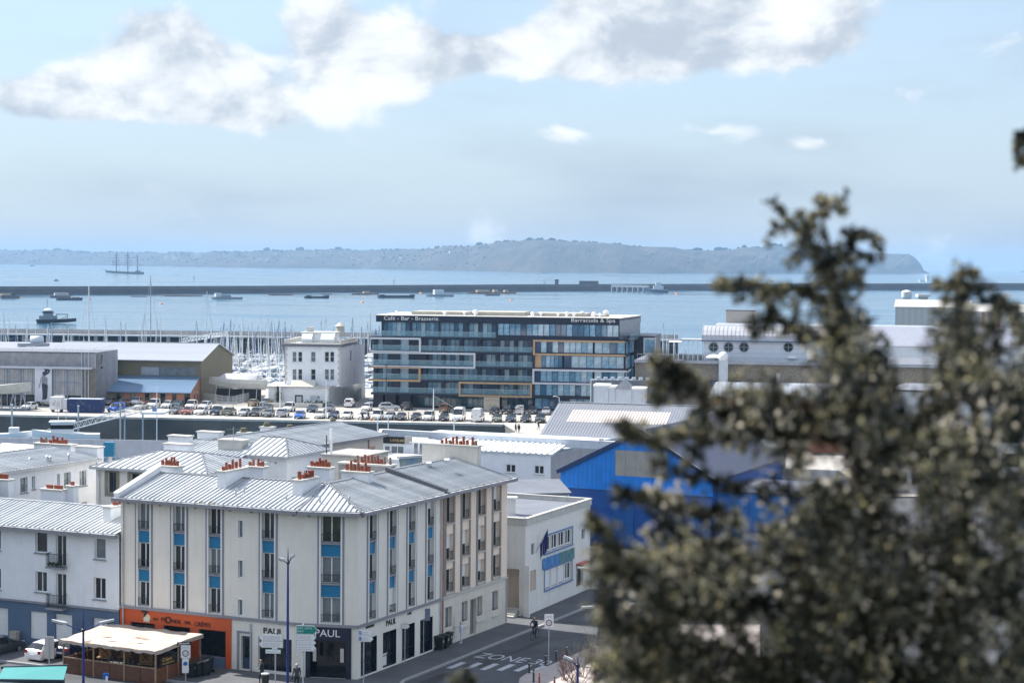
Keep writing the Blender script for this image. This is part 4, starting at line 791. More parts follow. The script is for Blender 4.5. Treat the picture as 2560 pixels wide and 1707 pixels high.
def grey_shed():
    el=at(1340.7,1100,246); rl=at(1398,1006,261); a=R(-14.5); X=Vector((math.cos(a),math.sin(a),0)); Lr=34
    t=thing('ribbed_shed','grey ribbed-roof warehouse with a long pale skylight strip beside the basin','building',(el.x,el.y,0)); T=t.location; ze,zr=el.z,rl.z
    e1,r1=el+X*Lr,rl+X*Lr; e1.z=ze; r1.z=zr; Y=(rl-el); Y.z=0; rf=roofpart(t,[[el,e1,r1,rl],[rl,r1,r1+Y+Vector((0,0,ze-zr)),rl+Y+Vector((0,0,ze-zr))]])
    ribs(rf,[q-T for q in (el,e1,r1,rl)],-Y,.42,MATS['steel_roof']); ribs(rf,[q-T for q in (rl,r1,r1+Y+Vector((0,0,ze-zr)),rl+Y+Vector((0,0,ze-zr)))],Y,2.0,MATS['steel_roof'])
    lp=lambda s,u: (el+X*s)*(1-u)+(rl+X*s)*u
    n=(X.cross(rl-el)).normalized(); n=n if n.z>0 else -n
    k=34
    for i in range(k):
        s0=2.6+i*.42; q=[lp(s0+.1,.48),lp(s0+.40,.48),lp(s0+.40,.80),lp(s0+.1,.80)]; b=MB(); b.ext([p-T+n*.075 for p in q],n*.03); b.make('skylight_panel',MATS['roof_pink'],t)
    b=MB(); b.bar(rl-T+n*.12,r1-T+n*.12,.4,.06); b.make('ridge_cap',MATS['steel_roof_pale'],t)
    f=Fr(el.x,el.y,a); f=Fr(*(el+Y.normalized()*.3).xy,a); wall(t,f,.2,Lr,0,ze-.1,[],MATS['clad_grey']); g=fr2(V3(rl+Y,0),V3(el,0))
    b=MB(); b.q([V3(el,0)-T+X*.2,el-T+X*.2,rl-T+X*.2,rl+Y+Vector((0,0,ze-zr))-T+X*.2,V3(rl+Y,0)-T+X*.2]); b.make('gable_wall',MATS['clad_grey'],t)
    # lamp arm on the ridge end
    b=MB(); b.tube([rl-T+Vector((0,0,-1)),rl-T+Vector((0,0,.7)),rl-T+Vector((-.5,-.1,.95)),rl-T+Vector((-.9,-.2,.9))],.07); b.make('flood_lamp',MATS['white_paint'],t)
grey_shed()
def white_workshop():
    c=at(1377,1136,208); fr=Fr(*(V3(c,0)-D1*22).xy,A1); L=22; ze=c.z; t=thing('white_workshop','white workshop with a bright corrugated roof and two small windows','building',(fr.o.x,fr.o.y,0)); T=t.location
    rc=lambda u0,u1,v0,v1:(fr.px(u0,(v0+v1)/2)[0],fr.px(u1,(v0+v1)/2)[0],fr.px((u0+u1)/2,v1)[1],fr.px((u0+u1)/2,v0)[1]); ops=[rc(1264,1289,1160,1181),rc(1335,1360,1163,1185)]
    zb=fr.px(1300,1199)[1]
    wall(t,fr,0,L,zb,ze,ops,MATS['render_white'],rev=.15); wall(t,fr,0,L,0,zb,[],mat('base_blue',(.13,.29,.46),.7,var=.08),name='base_wall')
    for r in ops:
        window(t,fr,*r,rev=.15,n=2,ft=.1,gm=MATS['glass_dark'],sill=MATS['concrete_pale'])
    D=12; g=Fr(*fr.w(L,0,0).xy,A2); b=MB(); b.q([(0,0,0),(D+8,0,0),(D+8,0,ze+.4),(0,0,ze)]); put(b.make('side_wall',MATS['clad_grey']),t,g)
    k=36
    for i in range(k): b=MB(); x=i*(D+8)/k; b.box(x+.03,x+(D+8)/k-.08,-.04,0,0,ze-.1); put(b.make('cladding_board',MATS['clad_grey']),t,g)
    a0,a1=fr.w(6.5,-.2,ze),fr.w(L+.2,-.2,ze); q0,q1=fr.w(6.5,4.2,ze+.75),fr.w(L+.2,4.2,ze+.75); rf=roofpart(t,[[a0,a1,q1,q0],[fr.w(-2,4.2,ze+.3),fr.w(L,4.2,ze+.3),fr.w(L,20,ze+.2),fr.w(-2,20,ze+.2)]],m=MATS['clad_pale']); ribs(rf,[q-T for q in (a0,a1,q1,q0)],-fr.Y,.72,mat('sheet_white',(.8,.81,.82),.5,var=.05),h=.12)
    # parapets
    b=MB(); b.bar(fr.w(-1,0,ze+.2)-T,fr.w(6.3,0,ze+.2)-T,.25,.5); b.bar(fr.w(-2.5,4.4,ze+1.0)-T,fr.w(L+8,4.4,ze+.9)-T,.3,.9); b.make('parapet',MATS['clad_pale'],t)
    b=MB(); b.bar(fr.w(-1,0,ze+.48)-T,fr.w(6.3,0,ze+.48)-T,.4,.08); b.bar(fr.w(-2.5,4.4,ze+1.5)-T,fr.w(L+8,4.4,ze+1.4)-T,.45,.08); b.bar(fr.w(-1,0,ze+.48)-T,fr.w(-2.5,4.4,ze+1.5)-T,.4,.08); b.make('coping',MATS['white_paint'],t)
    b=MB(); b.q([fr.w(-1,0,0)-T,fr.w(-1,0,ze+.4)-T,fr.w(-2.5,4.4,ze+1.4)-T,fr.w(-2.5,4.4,0)-T]); b.make('end_wall',MATS['render_white'],t)
    MB().box(-.3,.3,-.3,.3,0,.5).make('roof_vent',MATS['concrete_pale'],t,fr.w(26.5,4.6,ze+1.2)-T)
    # low lean-to with grey roof between workshop and street building
    c=gnd(1267,1560); f=Fr(*at(1267,1236,183).xy,A1+R(36)); z=at(1267,1236,183).z; t2=thing('low_shed','low white shed with a grey felt roof in front of the workshop','building',(f.o.x,f.o.y,0))
    MB().box(-4,6.6,.1,5,0,z).make('wall',MATS['clad_pale'],t2,rz=f.a); b=MB(); b.ext([(-4.2,-.15,z),(6.8,-.15,z),(6.8,5.2,z+.8),(-4.2,5.2,z+.8)],(0,0,.1)); b.make('roof',MATS['roof_felt'],t2,rz=f.a)
    for i in range(16): x=2.4+i*.26; b=MB(); b.box(x,x+.18,.05,.1,0,z-.1); b.make('cladding_board',MATS['clad_grey'],t2,rz=f.a)
white_workshop()
def street_building():
    c=gnd(1312,1540); e=gnd(1474,1470); fr=fr2(c,e); L=(e-c).length; t=thing('street_building','white two-storey street building with blue-trimmed window bands, a flag and a banner','building',(c.x,c.y,0)); T=t.location; z1=8.35; wm=mat('street_white',(.80,.79,.76),.88,var=.06,vscale=.5,streak=.22,bump=.15,bscale=25)
    rc=lambda u0,u1,v0,v1:(fr.px(u0,(v0+v1)/2)[0],fr.px(u1,(v0+v1)/2)[0],fr.px((u0+u1)/2,v1)[1],fr.px((u0+u1)/2,v0)[1]); bt=mat('trim_blue',(.12,.22,.42),.6)
    up=rc(1361,1430,1329,1371); lo=rc(1361,1429,1413,1461); sm=rc(1328,1336,1358,1386); rt=rc(1454,1462,1322,1346); dr=(fr.px(1441,1440)[0],fr.px(1458,1440)[0],.6,fr.px(1450,1405)[1]); gr=(fr.px(1315,1475)[0],fr.px(1340,1470)[0],1.9,3.7)
    ops=[up,lo,sm,rt,dr,gr]; wall(t,fr,0,L,0,z1,ops,wm,rev=.3)
    for r in (up,lo):
        b=MB(); a=.12; b.box(r[0]-a,r[1]+a,-.05,0,r[3],r[3]+a).box(r[0]-a,r[1]+a,-.12,0,r[2]-a,r[2]).box(r[0]-a,r[0],-.05,0,r[2],r[3]).box(r[1],r[1]+a,-.05,0,r[2],r[3]); put(b.make('window_trim',bt),t,fr); w=(r[1]-r[0])/4
        for k in range(4):
            q=(r[0]+k*w+.06,r[0]+(k+1)*w-.1,r[2]+.1,r[3]-.05); window(t,fr,*q,rev=.18,n=2,ft=.12,gm=MATS['glass_dark'],shut=None if (r is up or k==3) else .97)
            b=MB(); b.box(r[0]+(k+1)*w-.1,r[0]+(k+1)*w+.06 if k<3 else r[1],.02,.18,r[2],r[3]); put(b.make('mullion',wm),t,fr)
    for r in (sm,rt): window(t,fr,*r,rev=.2,n=1,ft=.05,gm=MATS['glass_light'],fm=bt)
    b=MB(); b.box(dr[0],dr[1],.25,.3,dr[2],dr[3]); put(b.make('doorway',MATS['glass_dark']),t,fr); b=MB(); b.box(dr[0]-.1,dr[1]+.4,-.6,0,dr[3]-.1,dr[3]+.02); put(b.make('awning',mat('awning_red',(.5,.12,.1),.6)),t,fr)
    b=MB(); b.box(gr[0],gr[1],.2,.26,gr[2],gr[3]); put(b.make('vent_grille',mat('panel_beige',(.52,.44,.36),.8)),t,fr)
    # banner: photographs of sea and kelp, two panels
    q=rc(1355,1396,1392,1418); q2=rc(1396,1434,1376,1404)
    bn=MB(); zb0,zb1=q[2]+.05,q[3]+.1
    def kelp(name,c1,c2):
        m=bpy.data.materials.new(name); m.use_nodes=True; N=m.node_tree.nodes; L_=m.node_tree.links; bs=N['Principled BSDF']; tc=N.new('ShaderNodeTexCoord'); mp=N.new('ShaderNodeMapping'); mp.inputs['Scale'].default_value=(3,1,.5); n=N.new('ShaderNodeTexNoise'); n.inputs['Scale'].default_value=2.2; n.inputs['Detail'].default_value=5; cr=N.new('ShaderNodeValToRGB'); cr.color_ramp.elements[0].position=.38; cr.color_ramp.elements[0].color=(*c1,1); cr.color_ramp.elements[1].position=.62; cr.color_ramp.elements[1].color=(*c2,1)
        L_.new(tc.outputs['Object'],mp.inputs[0]); L_.new(mp.outputs[0],n.inputs['Vector']); L_.new(n.outputs['Fac'],cr.inputs[0]); L_.new(cr.outputs[0],bs.inputs['Base Color']); return m
    b=MB(); b.box(q[0],q[1],-.09,-.05,zb0,zb1); bo=put(b.make('banner',kelp('print_sea',(.02,.12,.42),(.10,.32,.62))),t,fr); b=MB(); b.box(q[1]+.02,q2[1],-.09,-.05,zb0,zb1); put(b.make('banner',kelp('print_kelp',(.02,.10,.18),(.16,.36,.32))),t,fr)
    # flag
    x,z=fr.px(1339,1390); b=MB(); b.cyl((x,0,z+.3),(x+.5,-.9,z+2.4),.035,n=6); f=put(b.make('flag_pole',MATS['steel']),t,fr); b=MB(); n=6
    for i in range(n):
        y0=-.32-.1*i; b.q([(x+.18+.06*i,y0-.03*math.sin(i),z+1.0+.22*i),(x+.24+.06*i,y0-.1-.03*math.sin(i+1),z+1.22+.22*i),(x+.22+.05*i,y0-.15+.1*math.sin(i*1.3+1),z-.1+.18*i),(x+.18+.05*i,y0-.05+.1*math.sin(i*1.3),z-.35+.18*i)])
    b.make('flag',mat('flag_navy',(.01,.015,.12),.8),f)
    # roof, parapet, left wing
    Dp=14; lf=Fr(*(c-D1*6.2).xy,A1); wl=6.2
    lo2=(1.0,wl-.55,.02,4.0); wall(t,lf,0,wl,0,z1,[lo2],wm,rev=1.6)
    b=MB(); b.box(0,wl,1.7,1.8,0,4.2); put(b.make('porch_back_wall',MATS['render_peach']),t,lf)
    for k in range(4): b=MB(); b.box(1.0,wl-.55,-1.3+.35*k,-.95+.35*k+.3,0,.16*(k+1)); put(b.make('step',MATS['concrete_pale']),t,lf)
    p=[c-D1*6.2,c,e,e+fr.Y*Dp,c-D1*6.2+fr.Y*Dp]; b=MB(); b.ext([V3(q_,z1-.55)-T for q_ in p],(0,0,.15)); b.make('roof',MATS['roof_felt'],t)
    b=MB()
    for a_,c_ in zip(p,p[1:]+p[:1]): b.bar(V3(a_,z1-.0)-T,V3(c_,z1-.0)-T,.34,.12); b.bar(V3(a_,z1-.3)-T,V3(c_,z1-.3)-T,.26,.5)
    b.make('parapet',MATS['concrete_pale'],t); wall(t,Fr(*e.xy,fr.a+PI/2),0,Dp,0,z1,[],wm)
    MB().box(-.35,.35,-.35,.35,-.6,1.0).box(-.5,.5,-.5,.5,1.0,1.15).make('roof_flue',wm,t,fr.w(4.6,3.4,z1)-T)
    b=MB(); b.box(-.3,-.05,-.5,0,0,4.4); put(b.make('pillar',wm),t,fr)
street_building()
def simple(name,label,p,a,Lx,Dy,h,wm,rm=None,roof='flat',rise=2.0,rib=None,cat='building',parap=.0):
    t=thing(name,label,cat,(p.x,p.y,p.z if False else 0),a); MB().box(0,Lx,0,Dy,0,h).make('wall',wm,t); rm=rm or MATS['roof_felt']
    if roof=='flat': MB().box(-.2,Lx+.2,-.2,Dy+.2,h,h+.25).make('roof',rm,t)
    elif roof=='gable':
        b=MB(); b.ext([(-.4,-.4,h),(-.4,Dy/2,h+rise),(-.4,Dy+.4,h)],(Lx+.8,0,0)); r=b.make('roof',rm,t)
        if rib: ribs(r,[(-.4,-.4,h+.03),(Lx+.4,-.4,h+.03),(Lx+.4,Dy/2,h+rise+.03),(-.4,Dy/2,h+rise+.03)],(0,-1,0),rib,rm)
    elif roof=='barrel':
        n=10; pts=[(0,Dy/2-Dy/2*math.cos(PI*k/n),h+rise*math.sin(PI*k/n)) for k in range(n+1)]; b=MB(); b.ext(pts[::-1],(Lx,0,0)); r=b.make('roof',rm,t)
        for i in range(int(Lx/.9)):
            m=MB(); x=i*.9
            for k in range(n): m.bar(Vector(pts[k])+Vector((x,0,0.03)),Vector(pts[k+1])+Vector((x,0,.03)),.1,.08)
            m.make('roof_rib',rm,r)
    return t
def right_side():
    # stone warehouse with white upper storey and barrel roof
    st=mat('rubble_stone',(.22,.20,.17),.95,var=.35,vscale=3.0,bump=.8,bscale=4); p=at(1590,1000,332); a=R(-10); fr=Fr(p.x,p.y,a)
    z=fr.px(1700,900)[1]; t=thing('stone_warehouse','long rubble-stone warehouse with a flat deck and blue-framed windows behind the sheds','building',(p.x,p.y,0)); ops=[(fr.px(1774,950)[0],fr.px(1795,950)[0],z-7,z-3.6),(fr.px(1831,950)[0],fr.px(1853,950)[0],z-7,z-3.6),(fr.px(2130,950)[0],fr.px(2150,950)[0],z-7,z-3.6)]
    wall(t,fr,0,64,0,z-.6,ops,st,rev=.3); MB().box(-.3,64,-.5,26,z-.6,z-.1).make('roof',MATS['roof_felt'],t,rz=a); b=MB(); b.box(-.3,64,-.75,-.45,z-.55,z+.02); put(b.make('deck_edge',MATS['clad_grey']),t,fr)
    for r in ops: window(t,fr,*r,rev=.25,n=1,ft=.3,fm=mat('frame_navy',(.03,.07,.22),.5),gm=MATS['glass_light'])
    MB().box(-.2,0,-.3,26,0,z-.6).make('side_wall',st,t,rz=a)
    b=MB()
    for i in range(17): b.box(i*.75-.02+.2,i*.75+.02+.2,-.4,-.36,z,z+1.0)
    b.box(.1,12.4,-.42,-.34,z+1.0,z+1.06); put(b.make('deck_railing',MATS['galv']),t,fr)
    # white upper storey
    f2=Fr(*fr.w(fr.px(1757,880)[0],2.5,0).xy,a); L=fr.px(2015,880,2.5)[0]-fr.px(1757,880,2.5)[0]; z2=f2.px(1800,851)[1]; t2=thing('round_window_storey','pale upper storey with round windows and a curved metal roof on the stone warehouse','building',(f2.o.x,f2.o.y,0)); T2=t2.location
    wall(t2,f2,0,L,z-.1,z2,[],mat('clad_white',(.66,.70,.76),.6,var=.06))
    for u in (1784,1821.5,1860,1971): 
        x,zz=f2.px(u,868); o=MB().lathe([(.95,-.06),(.95,.06),(.8,.08),(.8,-.06)],20).make('round_window',MATS['clad_grey']); put(o,t2,f2,x,-.03,zz); o.rotation_euler=(PI/2,0,a); MB().lathe([(.8,-.01),(.8,.02)],20).make('pane',MATS['glass'],o); b=MB(); b.box(-.8,.8,-.04,.04,.02,.06).box(-.04,.04,-.8,.8,.02,.06); b.make('glazing_bar',MATS['clad_grey'],o)
    for k in range(4): zz=z+ (z2-z)*(k+.5)/4; b=MB(); b.box(0,L,-.02,0,zz-.02,zz+.02); put(b.make('panel_joint',MATS['clad_grey']),t2,f2)
    n=8; pts=[(0,4.5-5.2*math.cos(PI*k/n),2.6*math.sin(PI*k/n)) for k in range(n+1)]; b=MB(); b.ext(pts[::-1],(L+.6,0,0)); r=b.make('roof',mat('barrel_metal',(.42,.43,.46),.5,metal=.3,var=.08),t2); put(r,t2,f2,-.3,0,z2)
    for i in range(int(L/.75)):
        m=MB(); x=i*.75
        for k in range(n//2): m.bar(Vector(pts[k])+Vector((x,0,.02)),Vector(pts[k+1])+Vector((x,0,.02)),.1,.1)
        m.make('roof_rib',MATS['barrel_metal'],r)
    b=MB(); b.box(-.5,L+.5,-.9,-.6,z2-.15,z2+.05); put(b.make('eaves_board',mat('eaves_blue',(.05,.09,.2),.5)),t2,f2)
    # glazed terrace at its left
    f3=Fr(*fr.w(fr.px(1668,880)[0],3.0,0).xy,a); L3=7.2; t3=thing('glazed_terrace','white glazed rooftop terrace with a flat canopy left of the round windows','terrace',(f3.o.x,f3.o.y,0))
    b=MB(); b.box(2.2,L3+1,-1.4,5,z2-.1,z2+.12); put(b.make('canopy',MATS['clad_grey']),t3,f3)
    for k in range(9): b=MB(); x=k*L3/8; b.box(x-.06,x+.06,0,.1,z-.1,z2-.4 if x<2 else z2-.1); put(b.make('post',MATS['white_paint']),t3,f3)
    for k in range(8): b=MB(); x=k*L3/8+.08; b.box(x,x+L3/8-.16,.03,.06,z,z+1.0); put(b.make('glass_panel',MATS['glass_light']),t3,f3)
    b=MB(); b.box(-.1,2.2,-.1,4,z2-.5,z2-.4); put(b.make('beam',MATS['white_paint']),t3,f3)
    # roof boat-shapes: white mushroom vents
    for u,v,w in ((1785,898,1.5),(1980,902,1.1)):
        q=at(u,v,330); t4=thing('mushroom_vent','white domed ventilator on the deck edge of the stone warehouse, '+('the larger one' if u<1900 else 'the smaller one'),'vent',(q.x,q.y,z-.1)); MB().cyl((0,0,0),(0,0,.7),.5,n=10).make('neck',MATS['clad_pale'],t4); MB().lathe([(w,.6),(w*.95,.8),(w*.6,1.1),(.1,1.25)],14).make('dome',MATS['white_paint'],t4,smooth=True)
    q=at(1807,945,329); t4=thing('white_flue','white flue with a ball cap climbing the rubble-stone wall','flue',(q.x,q.y,0)); b=MB(); b.box(-.8,.8,-.9,.4,z-7.5,z+.2); b.make('duct',MATS['clad_pale'],t4); MB().blob((0,-.2,z+.75),.95,12,8).make('cap',MATS['white_paint'],t4,smooth=True)
    # brick house
    p=at(1775,990,292); f=Fr(p.x,p.y,R(-8)); zz=p.z; L=22; ops=[(f.px(1800,1010)[0],f.px(1822,1010)[0],zz-3.4,zz-1.0),(f.px(1976,1010)[0],f.px(1997,1010)[0],zz-3.4,zz-1.0)]
    t=thing('brick_house','orange brick house under a seamed zinc roof seen through the conifer','building',(p.x,p.y,0)); wall(t,f,0,L,0,zz,ops,MATS['brick_orange']); T=t.location
    for r in ops: window(t,f,*r,gm=MATS['glass_light'],fm=mat('frame_cream',(.6,.52,.42),.6),ft=.14)
    S=[f.w(-.3,-.4,zz),f.w(L+.3,-.4,zz),f.w(L+.3,5,zz+2),f.w(.8,5,zz+2)]; rf=roofpart(t,[S,[S[3],S[2],f.w(L+.3,10,zz),f.w(-.3,10,zz)]]); seam_roof(rf,[q_-T for q_ in S],-f.Y,.7,MATS['steel_roof_pale']); b=MB(); b.box(-.4,L+.4,-.5,-.3,zz-.2,zz+.05); put(b.make('eaves_board',MATS['concrete_pale']),t,f); MB().cyl((11,5,zz+1.8),(11,5,zz+3.6),.3,n=8).make('flue',MATS['galv'],t,rz=f.a); b=MB(); b.q([f.w(0,0,zz)-T,f.w(.8,5,zz+1.9)-T,f.w(0,10,zz)-T,f.w(0,10,0)-T,f.w(0,0,0)-T]); b.make('gable_wall',MATS['brick_orange'],t)
    # pale blue cabin cluster below the hotel
    p=at(1484,1003,322); f=Fr(p.x,p.y,R(-9)); zt=f.px(1500,966)[1]
    for k,(u0,u1,v,lab,g) in enumerate(((1484,1522,966,'pale blue flat-topped cabin in front of the hotel right wing',0),(1522,1538,970,'narrow pale cabin between the two pale blue cabins',0),(1538,1580,972,'pale blue cabin with a small pitched roof in front of the hotel right wing',1),(1580,1614,974,'pale blue cabin at the end of the row by the conifer',0))):
        x0,x1=f.px(u0,990)[0],f.px(u1,990)[0]; h=f.px(u0,v)[1]; tt=thing('harbour_cabin',lab,'cabin',tuple(f.w(x0,0,0)),f.a,'pale blue cabins below the hotel'); w_=x1-x0-.05; MB().box(0,w_,0,4,0,h).make('wall',MATS['clad_pale'],tt)
        if g: b=MB(); b.ext([(-.1,-.2,h),(w_/2,-.2,h+1.7),(w_+.1,-.2,h)][::-1],(0,4.4,0)); b.make('roof',MATS['clad_grey'],tt)
        else: MB().box(-.1,w_+.1,-.2,4.2,h,h+.35).make('roof',MATS['white_paint'],tt)
    # rooftop clutter: railings and antenna frame
    q=at(1600,950,331); t=thing('roof_plant','grey rooftop plant and antenna frame beside the stone warehouse','plant',(q.x,q.y,0)); MB().box(-9,3,-1,3,0,q.z).make('base',MATS['roof_felt'],t)
    for k in range(8): MB().box(-8+k*1.3,-7.3+k*1.3,-.5,.2,q.z,q.z+.5).make('vent_box',MATS['clad_pale'],t)
    # far right: port sheds, hangars, tank
    simple('port_hall','grey-roofed port hall behind the barrel-roofed storey','',0,0,0,0,None) if False else None
    p=at(1790,815,480); simple('port_hall','long low grey port hall beyond the barrel-roofed storey',V3(p,0),R(-8),58,20,p.z,MATS['clad_pale'],MATS['clad_grey'])
    p=at(1815,800,500); t=simple('stair_house','small brick-coloured stair house on the far port hall',V3(p,0),R(-8),8,5,p.z+2.6,mat('stair_tan',(.5,.44,.38),.8))
    p=at(2130,860,430); simple('slate_hangar','wide slate-blue hangar roof at the right seen through the conifer',V3(p,0),R(-9),60,26,p.z-.3,MATS['clad_pale'],mat('hangar_slate',(.25,.27,.33),.6,var=.08),'gable',4.2)
    p=at(2238,792,640); t=simple('cream_hangar','cream hangar with a pale roof beside the far water',V3(p,0),R(-14),26,26,p.z+3.6,mat('hangar_cream',(.52,.48,.43),.8,var=.05,streak=.1),mat('hangar_roof',(.45,.44,.42),.6),'gable',2.4)
    for k in range(11): MB().box(1+k*2.2,2.2+k*2.2,-.15,0,1,p.z+3).make('wall_panel',mat('hangar_panel',(.56,.51,.46),.8),t)
    p=at(2400,790,560); t=simple('rust_hangar','hangar with rust-red pillars at the right edge',V3(p,0),R(-20),45,22,p.z+1.5,mat('hangar_white',(.62,.60,.56),.8),MATS['hangar_roof'],'gable',2.2)
    for k in range(9): MB().box(2+k*4.6,2.9+k*4.6,-.3,0,0,p.z+1.3).make('pillar',mat('rust_red',(.38,.16,.11),.8),t)
    p=at(2266,770,900); zt=at(2266,735,900).z; t=thing('water_tower','slim white water tank tower beyond the cream hangar','tower',(p.x,p.y,SEA)); MB().cyl((0,0,0),(0,0,zt-SEA-2),1.0,n=10).make('shaft',MATS['hangar_white'],t); MB().lathe([(2.0,-3),(2.6,-1.5),(2.6,1),(2.0,1.6),(.6,2)],14,c=(0,0,zt-SEA)).make('tank',MATS['hangar_white'],t)
    p=at(2307,770,700); t=thing('silo_tower','short white vent tower on the cream hangar','tower',(p.x,p.y,0)); zt=at(2307,742,700).z; MB().box(-1.6,1.6,-1.6,1.6,0,zt).make('shaft',MATS['hangar_cream'],t); MB().box(-2.4,2.4,-2.4,2.4,zt,zt+1).make('cap',MATS['hangar_white'],t)
    # white office block low at the right, glimpsed through the conifer
    p=at(2210,1040,240); t=simple('office_block','white office block with ribbon windows glimpsed through the conifer',V3(p,0),R(-25),24,14,p.z+3.4,MATS['render_white'])
    for r_ in range(3):
        for k in range(8): MB().box(1+k*2.9,3.2+k*2.9,-.06,.02,1.2+r_*3.1,2.9+r_*3.1).make('window',MATS['glass'],t)
right_side()
# ---------------------------------------------------------------- buildings along the quay
def concrete_hall():
    a=R(-6.5); p=gnd(238,1017); fr=Fr(*(V3(p,0)-Vector((math.cos(a),math.sin(a),0))*34).xy,a); L=34; zt=fr.px(180,880)[1]; zb=fr.px(150,915)[1]; t=thing('concrete_hall','weathered grey concrete hall with translucent wall panels and a tall poster','building',(fr.o.x,fr.o.y,0)); T=t.location
    x=lambda u,v=960: fr.px(u,v)[0]; cw=mat('concrete_streaked',(.34,.33,.34),.92,var=.2,vscale=.5,streak=.8,bump=.2,bscale=6); tr=mat('translucent_sheet',(.40,.40,.41),.45,var=.2,vscale=.6,streak=.5)
    wall(t,fr,0,L,zb-.4,zt,[],cw,name='parapet_wall'); b=MB(); b.box(0,x(231)-0,-.9,0,zb-.55,zb-.1); put(b.make('canopy_edge',mat('canopy_grey',(.55,.57,.62),.6,var=.1)),t,fr)
    MB().box(0,L,.25,14,0,zt-.3).make('hall_core',MATS['glass_dark'],t,rz=a)
    cols=[-60,-20,18.5,52,88,132,168,204]
    for u0,u1 in zip(cols,cols[1:]):
        if u0==88: continue
        for z0,z1 in ((2.2,(2.2+zb-.6)/2),((2.2+zb-.6)/2,zb-.6)):
            a0,a1=x(u0)+.12,x(u1)-.12; k=6
            for i in range(k): b=MB(); w=(a1-a0)/k; b.box(a0+i*w,a0+(i+1)*w-.05,.05+.03*(i%2),.12+.03*(i%2),z0+.08,z1-.08); put(b.make('wall_sheet',tr),t,fr)
    for u in cols: b=MB(); b.box(x(u)-.13,x(u)+.13,-.1,.1,0,zb-.5); put(b.make('column',mat('column_blue',(.2,.26,.36),.6)),t,fr)
    b=MB(); b.box(0,x(204),.0,.08,(2.2+zb-.6)/2-.08,(2.2+zb-.6)/2+.08); put(b.make('rail',MATS['column_blue']),t,fr)
    b=MB(); b.box(x(204.5),x(238),-.02,.2,0,zb-.4); put(b.make('pier_wall',mat('pier_brown',(.20,.18,.15),.9,var=.25,streak=.5)),t,fr)
    # poster with a standing figure
    b=MB(); b.box(x(89),x(131.5),-.45,-.38,fr.px(110,1003)[1],fr.px(110,916)[1]); po=put(b.make('poster',mat('poster_white',(.66,.68,.74),.7,var=.04)),t,fr)
    dk=mat('poster_ink',(.05,.055,.08),.8,var=.4,vscale=1.5); md=mat('poster_mid',(.25,.26,.31),.8,var=.4,vscale=2)
    def ink(pts,m,y=-.456): b=MB(); b.ext([(fr.px(u,v,y)[0],y,fr.px(u,v,y)[1]) for u,v in pts],(0,-.004,0)); b.make('poster_print',m,po,loc=(0,0,0)); 
    ink([(104,958),(116,960),(114,972),(113,985),(114,996),(106,1000),(106,980)],dk); ink([(113,960),(120,963),(119,980),(118,995),(112,1000),(112,978)],dk); ink([(104,940),(112,938),(119,945),(119,962),(104,959)],md); ink([(106,930),(117,926),(121,934),(112,940),(106,938)],dk); ink([(110,921),(120,921),(126,926),(122,934),(117,936),(120,928),(112,927)],dk); ink([(102,942),(104,950),(101,960),(98,972),(96,968),(100,955)],md); ink([(115,921),(128,914.5),(129,916),(117,923)],dk)
    # right end wall with its black mark
    g=Fr(*fr.w(L,0,0).xy,a+PI/2); wall(t,g,0,14,0,zt,[],mat('end_wall_pale',(.6,.62,.67),.85,var=.08,streak=.2)); 
    zz=g.px(254,902)[1]; xx=g.px(252,902)[0]
    b=MB(); b.box(xx,xx+1.2,-.03,-.01,zz+.6,zz+1.2).box(xx,xx+.5,-.03,-.01,zz-.6,zz+.6).box(xx,xx+1.2,-.03,-.01,zz-1.6,zz-1.2); put(b.make('wall_mark',MATS['black_metal']),t,g)
    MB().box(0,L,0,14,zt-.3,zt-.1).make('roof',MATS['roof_felt'],t,rz=a); b=MB(); z=zt
    for q0,q1 in (((L-15,.2),(L-.2,.2)),((L-.2,.2),(L-.2,13)),((L-15,.2),(L-15,6))):
        n=int(math.dist(q0,q1)/1.5)
        for i in range(n+1): px,py=q0[0]+(q1[0]-q0[0])*i/n,q0[1]+(q1[1]-q0[1])*i/n; b.box(px-.03,px+.03,py-.03,py+.03,z,z+.9)
        b.bar((*q0,z+.9),(*q1,z+.9),.06); b.bar((*q0,z+.45),(*q1,z+.45),.04)
    b.make('roof_railing',MATS['white_paint'],t,rz=a)
    MB().box(0,L,-.08,0,zt,zt+.1).make('coping',MATS['white_paint'],t,rz=a)
    for i in range(3): xx=L-1.4-.7*i; b=MB(); b.cyl((xx,-.12,0),(xx,-.12,zt),.09,n=8); put(b.make('downpipe',MATS['canopy_grey']),t,fr)
concrete_hall()
